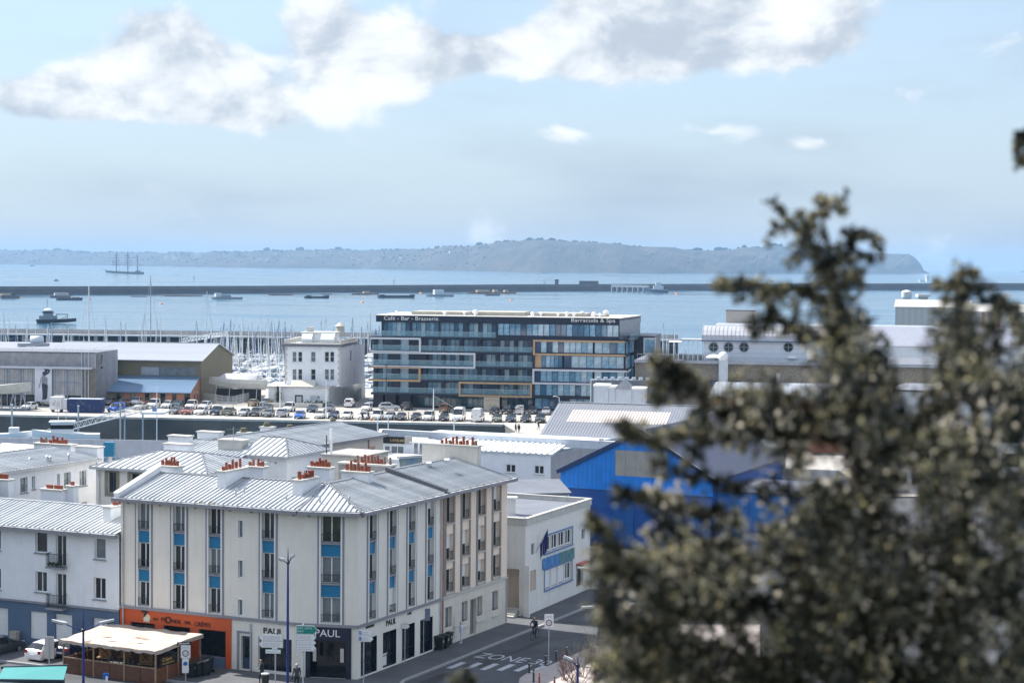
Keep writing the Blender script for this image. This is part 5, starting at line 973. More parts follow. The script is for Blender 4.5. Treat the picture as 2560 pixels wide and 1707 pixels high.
def tan_shed():
    a=R(-6.5); c=at(502.5,900.5,383); fr=Fr(*(V3(c,0)-Vector((math.cos(a),math.sin(a),0))*34).xy,a); L=34; ze=c.z; D=25; zr=fr.px(534,859,12)[1]; t=thing('olive_shed','olive-brown boarded boat shed with a pale ribbed roof and a blue lean-to','building',(fr.o.x,fr.o.y,0)); T=t.location; ol=MATS['shed_olive']
    MB().box(0,L,.02,D,0,ze-.1).make('wall',ol,t,rz=a)
    k=68
    for i in range(k): x=L-20+i*20/k; b=MB(); b.box(x,x+20/k-.06,-.05,.02,0,ze-.2); put(b.make('cladding_board',ol),t,fr)
    g=Fr(*fr.w(L,0,0).xy,a+PI/2); b=MB(); b.q([(0,0,0),(D,0,0),(D,0,ze),(D/2,0,zr),(0,0,ze)]); put(b.make('gable_wall',ol),t,g)
    boards(t,g,0,D,lambda x:0,lambda x:ze+(zr-ze)*(1-abs(x-D/2)/(D/2))-.1,.5,ol)
    S=[fr.w(-.4,-.7,ze-.15),fr.w(L+.4,-.7,ze-.15),fr.w(L+.4,D/2,zr),fr.w(-.4,D/2,zr)]; S2=[S[3],S[2],fr.w(L+.4,D+.7,ze-.15),fr.w(-.4,D+.7,ze-.15)]; rf=roofpart(t,[S,S2],m=MATS['steel_roof']); ribs(rf,[q-T for q in S],-fr.Y,.34,MATS['steel_roof_pale'],h=.05); ribs(rf,[q-T for q in S2],fr.Y,2,MATS['steel_roof_pale'])
    b=MB(); b.bar(S[0]-T+Vector((0,0,.02)),S[1]-T+Vector((0,0,.02)),.25,.12); b.bar(S[1]-T,S[2]-T,.2,.2); b.bar(S[2]-T,S2[2]-T,.2,.2); b.bar(S[3]-T+Vector((0,0,.1)),S[2]-T+Vector((0,0,.1)),.4,.06); b.make('roof_flashing',MATS['galv'],t)
    for i in range(6): x0=fr.px(353,930)[0]; x1=fr.px(488,930)[0]; w=(x1-x0)/6; b=MB(); b.box(x0+i*w+.03,x0+(i+1)*w-.03,-.09,-.05,fr.px(420,938)[1],fr.px(420,918)[1]); put(b.make('window_band',MATS['glass_light'] if i>1 else MATS['clad_grey']),t,fr)
    # lean-to
    y=-9.5; fq=Fr(*fr.w(0,y,0).xy,a); x0=fq.px(243,980)[0]; x1=fq.px(476,985)[0]; xs=fr.px(500.5,941)[0]; zl=fq.px(400,981)[1]; zu=fr.px(400,940)[1]
    ops=[]
    for u0,u1,z0,z1 in ((291,302.5,.9,zl-.1),(326,338,.9,zl-.1),(362,373,.9,zl-.1),(400,413,.0,zl-.15),(430.5,441,.9,zl-.1),(461,475,.0,zl-.15)): ops.append((fq.px(u0,995)[0],fq.px(u1,995)[0],z0,z1))
    wl=MATS['brick_orange']; wall(t,fq,x0,x1,0,zl,ops,wl,rev=.15,name='lean_to_wall')
    for i,r in enumerate(ops): window(t,fq,*r,rev=.15,n=1,ft=.1,fm=mat('frame_navy2',(.03,.05,.1),.5),gm=MATS['glass_light'] if i==1 else MATS['glass_dark'])
    for u0,u1 in ((242.5,291),(302.5,310),(373,382),(413,417)): b=MB(); b.box(fq.px(u0,995)[0]+.05,fq.px(u1,995)[0]-.05,-.06,-.005,0,zl-.05); put(b.make('cladding_board',ol),t,fq)
    A=[fq.w(x0-.1,-.5,zl+.0),fq.w(x1+.2,-.5,zl+.0),fr.w(xs,-.06,zu),fr.w(fr.px(272,938)[0],-.06,zu)]; rf=roofpart(t,[A]); ribs(rf,[q-T for q in A],-fr.Y,.45,MATS['lean_blue'])
    b=MB(); b.q([fq.w(x1,0,0)-T,fr.w(xs-.1,0,0)-T,fr.w(xs-.1,0,zu-.15)-T,fq.w(x1,0,zl)-T]); b.make('lean_to_end_wall',wl,t)
    for x_,h in ((.42,2.0),(.72,2.0)): p0=fq.w(x1,0,0).lerp(fr.w(xs-.1,0,0),x_); g2=fr2(V3(fq.w(x1,0,0),0),V3(fr.w(xs-.1,0,0),0)); d=(p0-fq.w(x1,0,0)).length; b=MB(); b.box(d-.35,d+.35,-.05,.02,.7,2.6); put(b.make('window',MATS['glass_dark']),t,g2)
tan_shed()
def far_sheds_left():
    # hall roof with skylight hump behind the concrete hall
    p=at(-20,878,420); t=simple('rear_hall','low hall with a sloping tan and dark roof behind the concrete hall',V3(p,0),R(-6.5),26,12,p.z+.2,MATS['clad_grey'],MATS['hangar_slate'],'gable',1.8)
    q=at(92,853,424); t=thing('roof_fan','pale drum-shaped roof fan behind the concrete hall','vent',(q.x,q.y,0)); MB().box(-4,3,-2,2,0,q.z-.4).make('base',MATS['clad_grey'],t); MB().cyl((-1.4,0,q.z+.3),(1.4,0,q.z+.3),1.0,n=12).make('drum',MATS['clad_pale'],t,smooth=True)
far_sheds_left()
def harbour_office():
    a=R(-6.5); p=gnd(671,1012.5); fr=Fr(p.x,p.y,a); L=fr.px(821,1010)[0]; z1=fr.px(740,969)[1]; D=26; wm=MATS['render_white']; t=thing('harbour_office','white harbour office with roof balustrade and rooftop cabin','building',(p.x,p.y,0)); T=t.location
    ops=[(fr.px(737,1000)[0],fr.px(757,1000)[0],.05,fr.px(745,987)[1])]; sh=(fr.px(775,1000)[0],fr.px(800,1000)[0],1.0,fr.px(785,988)[1]); s2=(fr.px(700,1000)[0],fr.px(711,1000)[0],1.0,fr.px(705,987)[1])
    wall(t,fr,0,L,0,z1,ops+[sh,s2],wm,rev=.15); window(t,fr,*ops[0],n=1,rev=.15,ft=.3,fm=MATS['black_metal'],gm=mat('poster_pane',(.55,.6,.6),.3),name='door')
    for r in (sh,s2):
        b=MB(); k=12
        for i in range(k): z=r[2]+(r[3]-r[2])*i/k; b.box(r[0],r[1],.08-.01*(i%2),.12,z,z+(r[3]-r[2])/k-.01)
        put(b.make('roller_shutter',MATS['clad_pale']),t,fr); b=MB(); b.box(r[0]-.15,r[1]+.15,-.04,-.0,r[2]-.15,r[2]).box(r[0]-.15,r[1]+.15,-.04,0,r[3],r[3]+.15).box(r[0]-.15,r[0],-.04,0,r[2],r[3]).box(r[1],r[1]+.15,-.04,0,r[2],r[3]); put(b.make('window_surround',MATS['white_paint']),t,fr)
    g=Fr(*fr.w(L,0,0).xy,a+PI/2-R(6)); old=MATS['render_white_old']; so=[(10,10.6,1.2,3),(13,13.6,1.2,3)]; wall(t,g,0,D,0,z1,so,old,rev=.15)
    for r in so: window(t,g,*r,n=1,rev=.15,gm=MATS['glass_dark'])
    MB().box(-.35,L+.35,-.35,D,z1,z1+.3).make('roof',MATS['concrete_pale'],t,rz=a)
    # upper block
    f2=Fr(*fr.w(fr.px(712,950,3.2)[0],3.2,0).xy,a); L2=f2.px(851,930)[0]; zt=f2.px(760,866)[1]; rc=lambda u0,u1,v0,v1:(f2.px(u0,(v0+v1)/2)[0],f2.px(u1,(v0+v1)/2)[0],f2.px((u0+u1)/2,v1)[1],f2.px((u0+u1)/2,v0)[1]); W_=[]
    for v0,v1 in ((879,904.5),(922.5,950)):
        for u0,u1 in ((731,741.5),(745,755.5),(777,789),(811.5,822.5),(825,835.5)): W_.append(rc(u0,u1,v0,v1))
    wall(t,f2,0,L2,z1+.3,zt,W_,wm,rev=.2)
    for r in W_:
        window(t,f2,*r,n=1,rev=.2,ft=.08,gm=MATS['glass_light'] if rnd.random()<.5 else MATS['glass'],bar=.5,sill=MATS['concrete_pale'])
    g2=Fr(*f2.w(L2,0,0).xy,a+PI/2-R(6)); so=[(6.5,8.2,z1+5.2,zt-1.0),(4.2,4.9,z1+1.2,z1+3.6),(9.6,10.3,z1+1.2,z1+3.6)]; wall(t,g2,0,17,z1,zt,so,wm,rev=.2)
    for r in so: window(t,g2,*r,n=2 if r[1]-r[0]>1 else 1,rev=.2,gm=MATS['glass_light'])
    for k in range(12): zz=z1+.6+k*(zt-z1-.8)/12; w=.55 if k%2 else .35; b=MB(); b.box(L2-w,L2+.02,-.03,0,zz,zz+(zt-z1-.8)/12-.05); put(b.make('quoin',MATS['concrete_pale']),t,f2); b=MB(); b.box(0,w,-.03,0,zz,zz+(zt-z1-.8)/12-.05); put(b.make('quoin',MATS['concrete_pale']),t,f2)
    MB().box(-.55,L2+.55,-.55,17,zt,zt+.45).make('cornice',mat('cornice_dark',(.16,.16,.19),.8,var=.1),t,f2.w(0,0,0)-T,a); MB().box(-.3,L2+.3,-.3,17,zt+.45,zt+.55).make('roof_terrace',MATS['concrete_pale'],t,f2.w(0,0,0)-T,a)
    def balus(q0,q1):
        b=MB(); n=int(math.dist(q0,q1)/.34)
        for i in range(n): px,py=q0[0]+(q1[0]-q0[0])*(i+.5)/n,q0[1]+(q1[1]-q0[1])*(i+.5)/n; b.box(px-.07,px+.07,py-.07,py+.07,zt+.55,zt+1.25)
        b.bar((*q0,zt+1.32),(*q1,zt+1.32),.25,.14); b.bar((*q0,zt+.56),(*q1,zt+.56),.25,.12); return b
    for q0,q1 in (((-.2,-.2),(L2+.2,-.2)),((L2+.2,-.2),(L2+.2,16)),((-.2,-.2),(-.2,16))): balus(q0,q1).make('balustrade',MATS['concrete_pale'],t,f2.w(0,0,0)-T,a)
    # rooftop cabin
    f3=Fr(*f2.w(f2.px(754,850,6)[0],6,0).xy,a); L3=f3.px(833,850)[0]; zc=f3.px(790,834)[1]; MB().box(0,L3,0,6,zt+.5,zc).make('roof_cabin',wm,t,f3.w(0,0,0)-T,a); MB().box(-.3,L3+.3,-.3,6.3,zc,zc+.3).make('roof_cabin_roof',MATS['concrete_pale'],t,f3.w(0,0,0)-T,a)
    for x0,x1,z in ((.3,2.6,zt+2.4),(4.4,7.4,zt+2.5)): b=MB(); b.ext([(x0,-1.6,zt+.6),(x0,-1.6,zt+1.4),(x0,-.05,z+.4),(x0,-.05,zt+.6)],(x1-x0,0,0)); b.make('skylight_hood',MATS['clad_pale'],t,f3.w(0,0,0)-T,a)
    MB().box(.6,2.0,2,3,zc+.3,zc+1.3).make('chimney',MATS['concrete_pale'],t,f3.w(0,0,0)-T,a)
    # glass lantern on the ground-floor roof, annexes
    x0,x1=fr.px(728,955,1.2)[0],fr.px(789,955,1.2)[0]; b=MB(); b.ext([(x0,.3,z1+.3),(x0,2.9,z1+.3),(x0,2.9,z1+1.0),(x0,1.6,z1+1.5)],(x1-x0,0,0)); put(b.make('roof_lantern',mat('lantern_glass',(.6,.58,.5),.25)),t,fr)
    # light tower beside it
    q=at(850.5,850,470); zt2=at(850,816,470).z; tt=thing('harbour_light','small white harbour light behind the harbour office','lighthouse',(q.x,q.y,-1)); MB().cyl((0,0,0),(0,0,zt2-1.5),1.3,1.1,n=12).make('tower',MATS['white_paint'],tt); MB().lathe([(1.6,-.3),(1.6,0),(1.1,0),(1.1,2.2),(1.4,2.3),(.2,3.2)],12,c=(0,0,zt2-1.2)).make('lantern',mat('lantern_ochre',(.5,.46,.38),.6),tt)
    # low wall in front, palm
    tw=thing('garden_wall','low pale wall in front of the harbour office','wall',tuple(fr.w(0,-5,0)),a); 
    for x0,x1 in ((1.2,5.6),(6.4,12.6)): MB().box(x0,x1,0,.35,0,.9).make('wall_section',MATS['concrete_pale'],tw)
    q=gnd(695,1014); q=fr.w(fr.px(695,1000,-2)[0],-2,0); tp=thing('palm_tree','shaggy cordyline palm in front of the white harbour office','tree',tuple(q)); zc=at(695,980,q.y).z; b=MB(); b.tube([(0,0,0),(.05,0,zc*.5),(0,0,zc)],[.28,.2,.18]); b.make('trunk',mat('palm_bark',(.16,.12,.08),.95),tp); b=MB()
    for i in range(260):
        az=rnd.uniform(0,2*PI); el=rnd.uniform(-1.3,1.4); l=rnd.uniform(1.0,1.7); d=Vector((math.cos(az)*math.cos(el),math.sin(az)*math.cos(el),math.sin(el))); s=Vector((-math.sin(az),math.cos(az),0))*.05; c=Vector((0,0,zc+rnd.uniform(-1.2,.6))); m=c+d*l*.6; e=c+d*l+Vector((0,0,-.4)); b.q([c-s,c+s,m+s*.8,m-s*.8]).q([m-s*.8,m+s*.8,e])
    b.make('crown',mat('palm_green',(.05,.06,.03),.8,var=.4,vscale=3),tp)
    # hedge plants and dark boarded fence
    for u,n,r in ((800,26,.45),(675,14,.35),(768,10,.35)):
        c=fr.w(fr.px(u,1005,-2.5)[0],-2.5,0); th=thing('garden_shrub',{800:'dark low shrub under the shuttered window of the harbour office',675:'pale tuft of plants at the harbour office corner',768:'small shrub beside the harbour office door'}[u],'shrub',tuple(c)); b=MB()
        for i in range(n*6): p_=Vector((rnd.gauss(0,1.1 if u==800 else .5),rnd.gauss(0,.4),abs(rnd.gauss(.5,.35)))); b.blob(p_,rnd.uniform(.08,.2),5,3,jit=.5)
        b.make('foliage',mat('shrub_green',(.035,.055,.025),.9,var=.5,vscale=4) if u!=675 else mat('shrub_dry',(.2,.19,.1),.9,var=.4,vscale=4),th)
    f=fr2(gnd(893,1004),gnd(912,989)); tt=thing('boarded_fence','weathered grey boarded fence right of the harbour office','fence',tuple(f.o),f.a)
    for i in range(14): MB().box(i*.8,i*.8+.74,0,.08,0,2.3).make('fence_board',mat('board_grey',(.16,.17,.19),.85,var=.25,vscale=2),tt)
harbour_office()
def hotel():
    p=gnd(932,1017.5); a=R(-9); fr=Fr(p.x,p.y,a); L=fr.px(1546,1000)[0]; D=24; t=thing('hotel','dark glass-fronted harbour hotel with white and wood-coloured box frames and rooftop signs','building',(p.x,p.y,0)); T=t.location
    nv=mat('hotel_navy',(.010,.017,.042),.4,var=.1); wh=mat('hotel_white',(.62,.64,.70),.5); wd=mat('hotel_wood',(.50,.33,.19),.6,var=.12,vscale=2)
    gls=[mat('hotel_glass_%d'%i,c,.05,spec=.9,var=.45,vscale=v) for i,(c,v) in enumerate((((.10,.24,.38),.9),((.04,.12,.22),.6),((.22,.40,.54),1.2),((.02,.06,.13),.8),((.42,.56,.66),.5)))]
    zs=[fr.px(1100,v)[1] for v in (986,950.5,914.5,879,843,795)]; zs=[fr.px(980,v)[1] for v in (983,949,914,877.5,842)]; zs=sorted(zs); zroof=fr.px(960,788.5)[1]   # floor slabs 1..5
    zf=zs+[zroof]; zg=zs[0]
    # core: back boxes floor by floor, slabs
    MB().box(.6,L-.3,3.2,D,0,zf[-2]).make('core',nv,t,rz=a); MB().box(1.4,L,3.0,D-2,zf[-2],zroof-.1).make('penthouse_core',nv,t,rz=a)
    for i,z in enumerate(zs): MB().box(-.6 if i else -.4,L+1.9,-.25,3.4,z-.28,z+.12).make('floor_slab',nv,t,rz=a)
    MB().ext([(.6,-.1,zroof-1.3),(L,-.1,zroof-1.3),(L+2.4,D-1,zroof-1.3),(.6,D-1,zroof-1.3)],(0,0,1.3)).make('roof_fascia',nv,t,rz=a); MB().ext([(.4,-.3,zroof),(L+.2,-.3,zroof),(L+2.7,D-.8,zroof),(.4,D-.8,zroof)],(0,0,.12)).make('roof',MATS['concrete_pale'],t,rz=a)
    def panes(f,x0,x1,z0,z1,n,y,mull=.07,name='pane',gs=gls,par=None):
        fm=MB(); 
        for k in range(n+1): x=x0+(x1-x0)*k/n; fm.box(x-mull/2,x+mull/2,y-.05,y+.08,z0,z1)
        fm.box(x0,x1,y-.05,y+.08,z0,z0+.1).box(x0,x1,y-.05,y+.08,z1-.1,z1); fo=put(fm.make('window_frame',nv),t,f)
        for k in range(n):
            xa,xb=x0+(x1-x0)*k/n+mull/2,x0+(x1-x0)*(k+1)/n-mull/2; w=round(xb-xa,2); h=round(z1-z0-.2,2); gm=rnd.choice(gs+[gs[-1],gs[min(2,len(gs)-1)]]); me=cached(('hp',w,h,gm.name),lambda:MB().box(0,w,0,.03,0,h).mesh('pane',gm)); ob(name,me,fo,(xa,y,z0+.1))
        return fo
    def bay(x0,x1,i,kind,n):
        z0,z1=zf[i]+.12,zf[i+1]-.28
        if kind=='room':      # balcony rooms: dark piers, recessed glazing, curtains
            k=max(1,round((x1-x0)/3.6))
            for j in range(k):
                a0=x0+(x1-x0)*j/k; a1=x0+(x1-x0)*(j+1)/k; panes(fr,a0+.35,a1-.35,z0,z1-.1,3,1.6); b=MB(); b.box(a0-.3,a0+.35,.2,2.2,z0,z1); put(b.make('pier',nv),t,fr)
            b=MB(); b.box(x1-.35,x1+.2,.2,2.2,z0,z1); put(b.make('pier',nv),t,fr)
        else: panes(fr,x0,x1,z0,z1,n,.15)
    def balu(x0,x1,i):
        z=zf[i]+.14; k=max(1,round((x1-x0)/3.0)); b=MB(); b.box(x0,x1,-.16,-.08,z+1.05,z+1.12); r=put(b.make('balustrade',MATS['steel']),t,fr)
        for j in range(k): MB().box(x0+(x1-x0)*j/k+.03,x0+(x1-x0)*(j+1)/k-.03,-.14,-.11,z,z+1.05).make('balustrade_pane',BG,r)
    BG=bpy.data.materials.new('balustrade_glass'); BG.use_nodes=True; n_=BG.node_tree.nodes['Principled BSDF']; n_.inputs['Base Color'].default_value=(.35,.58,.68,1); n_.inputs['Roughness'].default_value=.03; n_.inputs['Alpha'].default_value=.22
    x=lambda u,v=900: fr.px(u,v)[0]
    def frame(u0,u1,i,m,wrapl=False,wrapr=False):
        z0,z1=zf[i]-.32,zf[i+1]-.12; a0=x(u0) if not wrapl else -.9; a1=x(u1); th=.38; b=MB(); yo=-.42
        b.box(a0,a1,yo,.5,z0,z0+th).box(a0,a1,yo,.5,z1-th,z1); 
        if not wrapl: b.box(a0,a0+th,yo,.5,z0+th,z1-th)
        if not wrapr: b.box(a1-th,a1,yo,.5,z0+th,z1-th)
        else: b.box(a1-.4,a1,yo,9.5,z0,z0+th).box(a1-.4,a1,yo,9.5,z1-th,z1).box(a1-.4,a1,9.1,9.5,z0+th,z1-th)
        if wrapl: b.box(a0,a0+.4,yo,10,z0,z0+th).box(a0,a0+.4,yo,10,z1-th,z1)
        put(b.make('box_frame',m),t,fr)
    xm=x(1333,900)
    # floor 0..4 (i index of slab): rooms left, full glass right
    for i in range(4):
        # corner loggias at left
        panes(fr,.7,3.9,zf[i]+.12,zf[i+1]-.3,3,1.3); [put(MB().box(q0,q1,q2,3,zf[i]+.12,zf[i+1]-.28).make('dark_wall',nv),t,fr) for q0,q1,q2 in ((.0,.7,.2),(3.9,5.6,.3),(7.4,11.2,.8))]; panes(fr,5.6,7.4,zf[i]+.12,zf[i+1]-.3,1,.9,gs=[gls[2],gls[4]])
    for i,(u0) in enumerate((1061,1061,1061,1061)): bay(x(u0),xm,i,'room',0)
    for i in range(4): balu(-.2,xm-.1,i)
    bay(xm+.4,x(1563),1,'glass',0) if False else None
    for i in range(4):
        if i==2: panes(fr,xm+.35+1.4,x(1406),zf[i]+.15,zf[i+1]-.3,5,.1); panes(fr,x(1410),L+1.0,zf[i]+.15,zf[i+1]-.3,8,.1); b=MB(); b.box(xm+.35,xm+1.75,.05,.2,zf[i]+.12,zf[i+1]-.3); put(b.make('wood_panel',wd),t,fr)
        else: panes(fr,xm+.35,x(1482),zf[i]+.15,zf[i+1]-.3,10,.1); panes(fr,x(1486),L+1.2,zf[i]+.15,zf[i+1]-.3,4,.1)
        b=MB(); b.box(xm-.05,xm+.35,-.2,.6,zf[i],zf[i+1]); put(b.make('pier',nv),t,fr)
    frame(0,1052.5,3,wh,wrapl=True); frame(0,1189,2,wh,wrapl=True); frame(0,1052,1,wd,wrapl=True); frame(1148,1331,0,wd); frame(1333,1565,3,wd,wrapr=True); frame(1332,1571,1,wh,wrapr=True)
    # right end: glass return
    g=Fr(*fr.w(L+1.3,.1,0).xy,a+PI/2-R(6))
    for i in range(4): panes(g,.2,9,zf[i]+.15,zf[i+1]-.3,4,0)
    MB().box(L-.3,L+1.2,.4,3.4,0,zf[4]).make('end_core',nv,t,rz=a); MB().box(L+1.2,L+6.5,9.6,D+2,zf[1]-1,zf[4]+.6).make('stair_tower',nv,t,rz=a)
    for i in (3,): b=MB(); g2=Fr(*fr.w(L+1.6,9.5,0).xy,a); zz=zf[i]; b.box(2.6,5.2,-.3,.1,zz-.2,zz+.1).box(2.6,5.2,-.3,.1,zf[4]-.1,zf[4]+.2).box(2.6,2.85,-.3,.1,zz,zf[4]).box(4.95,5.2,-.3,.1,zz,zf[4]); put(b.make('box_frame',wh),t,g2); b=MB(); b.box(2.85,4.95,-.1,-.05,zz,zf[4]); put(b.make('pane',gls[2]),t,g2)
    # penthouse
    z0,z1=zf[4]+.12,zroof-1.3; xa,xb=x(953,820),x(1240,830); k=4
    for j in range(k):
        a0=xa+(xb-xa)*j/k; a1=xa+(xb-xa)*(j+1)/k; panes(fr,a0+.2,a1-.1,z0,z1,6,1.2 if j else .9)
        b=MB(); b.box(a0-.1,a0+.2,.6,3,z0,z1); put(b.make('pier',nv),t,fr)
    balu(-.4,xb,4); panes(fr,x(1245,830),L-.1,z0+.5,z1,21,.05,mull=.1); b=MB(); b.box(x(1241,830),L,-.05,.3,z0-.2,z0+.5); put(b.make('sill_band',nv),t,fr); b=MB(); b.box(xb,x(1245,830),-.1,3,z0,z1); put(b.make('pier',nv),t,fr)
    g3=Fr(*fr.w(L,0,0).xy,a+PI/2-R(6)); 
    for k in range(38): b=MB(); xx=.2+k*.58; b.box(xx,xx+.5,-.07,.0,z0,zroof-.5); put(b.make('fin',mat('fin_metal',(.25,.28,.33),.3,metal=.7,var=.3,vscale=1)),t,g3)
    wall(t,g3,0,D-2,z0,zroof,[],nv); b=MB(); b.box(0,9,-2.3,-2.2,z0+.1,z0+1.15); put(b.make('balustrade_pane',BG),t,g3); b=MB(); b.box(-.2,13,-2.4,0,z0-.3,z0); put(b.make('terrace_slab',nv),t,g3)
    # signs
    sg=mat('sign_white',(.8,.8,.78),.5); 
    for s,u,v,w in (('Café - Bar - Brasserie',959,799.5,136),('Barracuda & Spa',1427,804.5,110)):
        xx,zz=fr.px(u,v,-.2); o=text(s,1.15,sg,t,P(t,fr,xx,-.2,zz),(PI/2,0,a),ext=.03,name='lettering'); wpx=o.dimensions.x; tw=fr.px(u+w,v,-.2)[0]-xx; bpy.context.view_layer.update() if wpx==0 else None; 
        bb=[v_.co.x for v_ in o.data.vertices]; o.scale.x=tw/(max(bb)-min(bb))
    # ground floor
    zc=zg-.28
    for x0,x1 in ((-.2,1.9),(2.6,4.6),(5.4,7.8)): MB().box(x0,x1,1.2,3.4,0,zc).make('pillar',nv,t,rz=a)
    MB().box(7.8,L,2.6,3.4,0,zc).make('ground_core',nv,t,rz=a)
    gd=[mat('hotel_gf_%d'%i,c,.04,spec=1.0,var=.5,vscale=.4) for i,c in enumerate(((.03,.10,.13),(.02,.06,.09),(.06,.16,.2)))]
    panes(fr,9.5,x(1207,1000),.3,zc-.1,12,1.2,mull=.12,gs=gd); panes(fr,x(1250,1000),x(1330,1000),.1,zc-.1,5,1.4,mull=.14,gs=gd[:2]); panes(fr,x(1336,1000),L,.3,zc-.1,12,.6,mull=.1,gs=gls)
    b=MB(); b.box(x(1210,1000),x(1249,1000),-.3,.2,.0,zc-.1); put(b.make('entrance_panel',mat('panel_sand',(.62,.56,.44),.7)),t,fr); xx,zz=fr.px(1213,1001.5,-.35); o=text('BARRACUDA & SPA',.42,wd,t,P(t,fr,xx,-.32,zz),(PI/2,0,a),ext=.01); bb=[v_.co.x for v_ in o.data.vertices]; o.scale.x=(fr.px(1247,1000,-.35)[0]-xx)/(max(bb)-min(bb))
    for uu in (1222,1233): xx,zz=fr.px(uu,1014,-.35); b=MB(); b.box(xx,xx+.7,-.32,-.305,zz,zz+.16); put(b.make('sign_mark',wd),t,fr)
    # roof plant
    for x0,x1,y0,y1,h in ((7,19,5,14,.8),(20,31,4,14,.9),(33,44,5,13,.8),(45,48,6,12,.5)): MB().box(x0,x1,y0,y1,zroof+.12,zroof+h).make('roof_deck_box',mat('roof_gravel',(.40,.38,.33),.95,var=.2,vscale=1),t,rz=a)
    for x0,y0,r in ((14.5,3,.7),(18.3,5,.6),(21,3,1.0),(23.2,6,.5),(33,3,.7),(34.5,5,.6),(40,4,.8),(41.5,4,.7),(43,6,.9),(45.5,5,.8),(47,3,.6),(47.6,9,1.1),(3.6,6,.5),(38.2,4,.5)):
        b=MB(); b.cyl((x0,y0,zroof),(x0,y0,zroof+.3+r*.4),r*.3,n=8); b.blob((x0,y0,zroof+.4+r*.5),(r*.6,r*.6,r*.45),10,6); b.make('roof_ventilator',MATS['white_paint'],t,rz=a,smooth=True)
    MB().cyl((19.5,4,zroof),(19.5,4,zroof+3.6),.06).make('aerial',MATS['galv'],t,rz=a)
hotel()
# ---- café pavilion across the basin, its sign and pergola
def cafe():
    p=at(952,1138,212); a=A1+R(10); fr=Fr(p.x,p.y,a); t=thing('cafe_pavilion','white waterside café with a black fascia sign and a white pergola','building',(p.x,p.y,0)); z0=fr.px(960,1107)[1]; T=t.location; L=fr.px(1031,1110)[0]
    x=lambda u:fr.px(u,1115)[0]; zb=fr.px(1000,1134)[1]
    op=[(x(961),x(975),zb,z0-.3),(x(977),x(1009),zb,z0-.3)]; wall(t,fr,-2,L,0,z0,op,MATS['render_white'],rev=.12)
    for r in op: window(t,fr,*r,rev=.12,n=2 if r[1]-r[0]>1 else 1,gm=MATS['glass_light'])
    MB().box(-2,L,.2,7,z0,z0+.1).make('roof',MATS['concrete_pale'],t,rz=a); b=MB(); zs=fr.px(990,1091)[1]; b.box(-2,x(1012),-.25,0,z0-.0,zs); put(b.make('fascia_sign',MATS['black_metal']),t,fr); gd=mat('sign_gold',(.62,.47,.22),.5); text("L'ATELIER",(zs-z0)*.5,gd,t,P(t,fr,x(977),-.27,z0+(zs-z0)*.3),(PI/2,0,a),ext=.01)
    b=MB(); b.box(x(1012)+.05,x(1031),-.25,0,z0,zs+.1); put(b.make('sign_end',MATS['concrete']),t,fr)
    pw=MB(); zz=z0+.15; xs=[x(1033),x(1047),x(1066)]
    tp=thing('pergola','white steel pergola beside the black café sign','pergola',tuple(fr.w(xs[0],0,0)),a)
    for xx in xs: MB().box(xx-xs[0]-.09,xx-xs[0]+.09,-.1,.08,0,zz).make('post',MATS['white_paint'],tp)
    MB().box(-.4,xs[2]-xs[0]+.2,-.3,3.2,zz,zz+.14).make('canopy',MATS['white_paint'],tp)
    for k in range(4): MB().box(0,xs[2]-xs[0],-.02,.02,zb-2+.45*k,zb-1.95+.45*k).make('rail',MATS['galv'],tp)
    # white terraces in front
    for i,(u,v,Y,w,d,h,l) in enumerate(((952,1150,205,9.5,5,0,'white flat-roofed annex below the café windows'),(1022,1152,200,6,6,0,'small white roof box with a coping below the café'))):
        q=at(u,v,Y); simple('white_annex',l,V3(q,0),A1+R(4),w,d,q.z,MATS['render_white'],MATS['white_paint'])
    q=at(1000,1170,190); simple('banner_board','blue and green printed board on the roof behind the ridge',V3(q,0),A1+R(60),5.5,.2,q.z+1.0,mat('board_print',(.08,.22,.45),.6,var=.4,vscale=1,col2=(.35,.4,.3)),MATS['galv'],cat='board')
cafe()
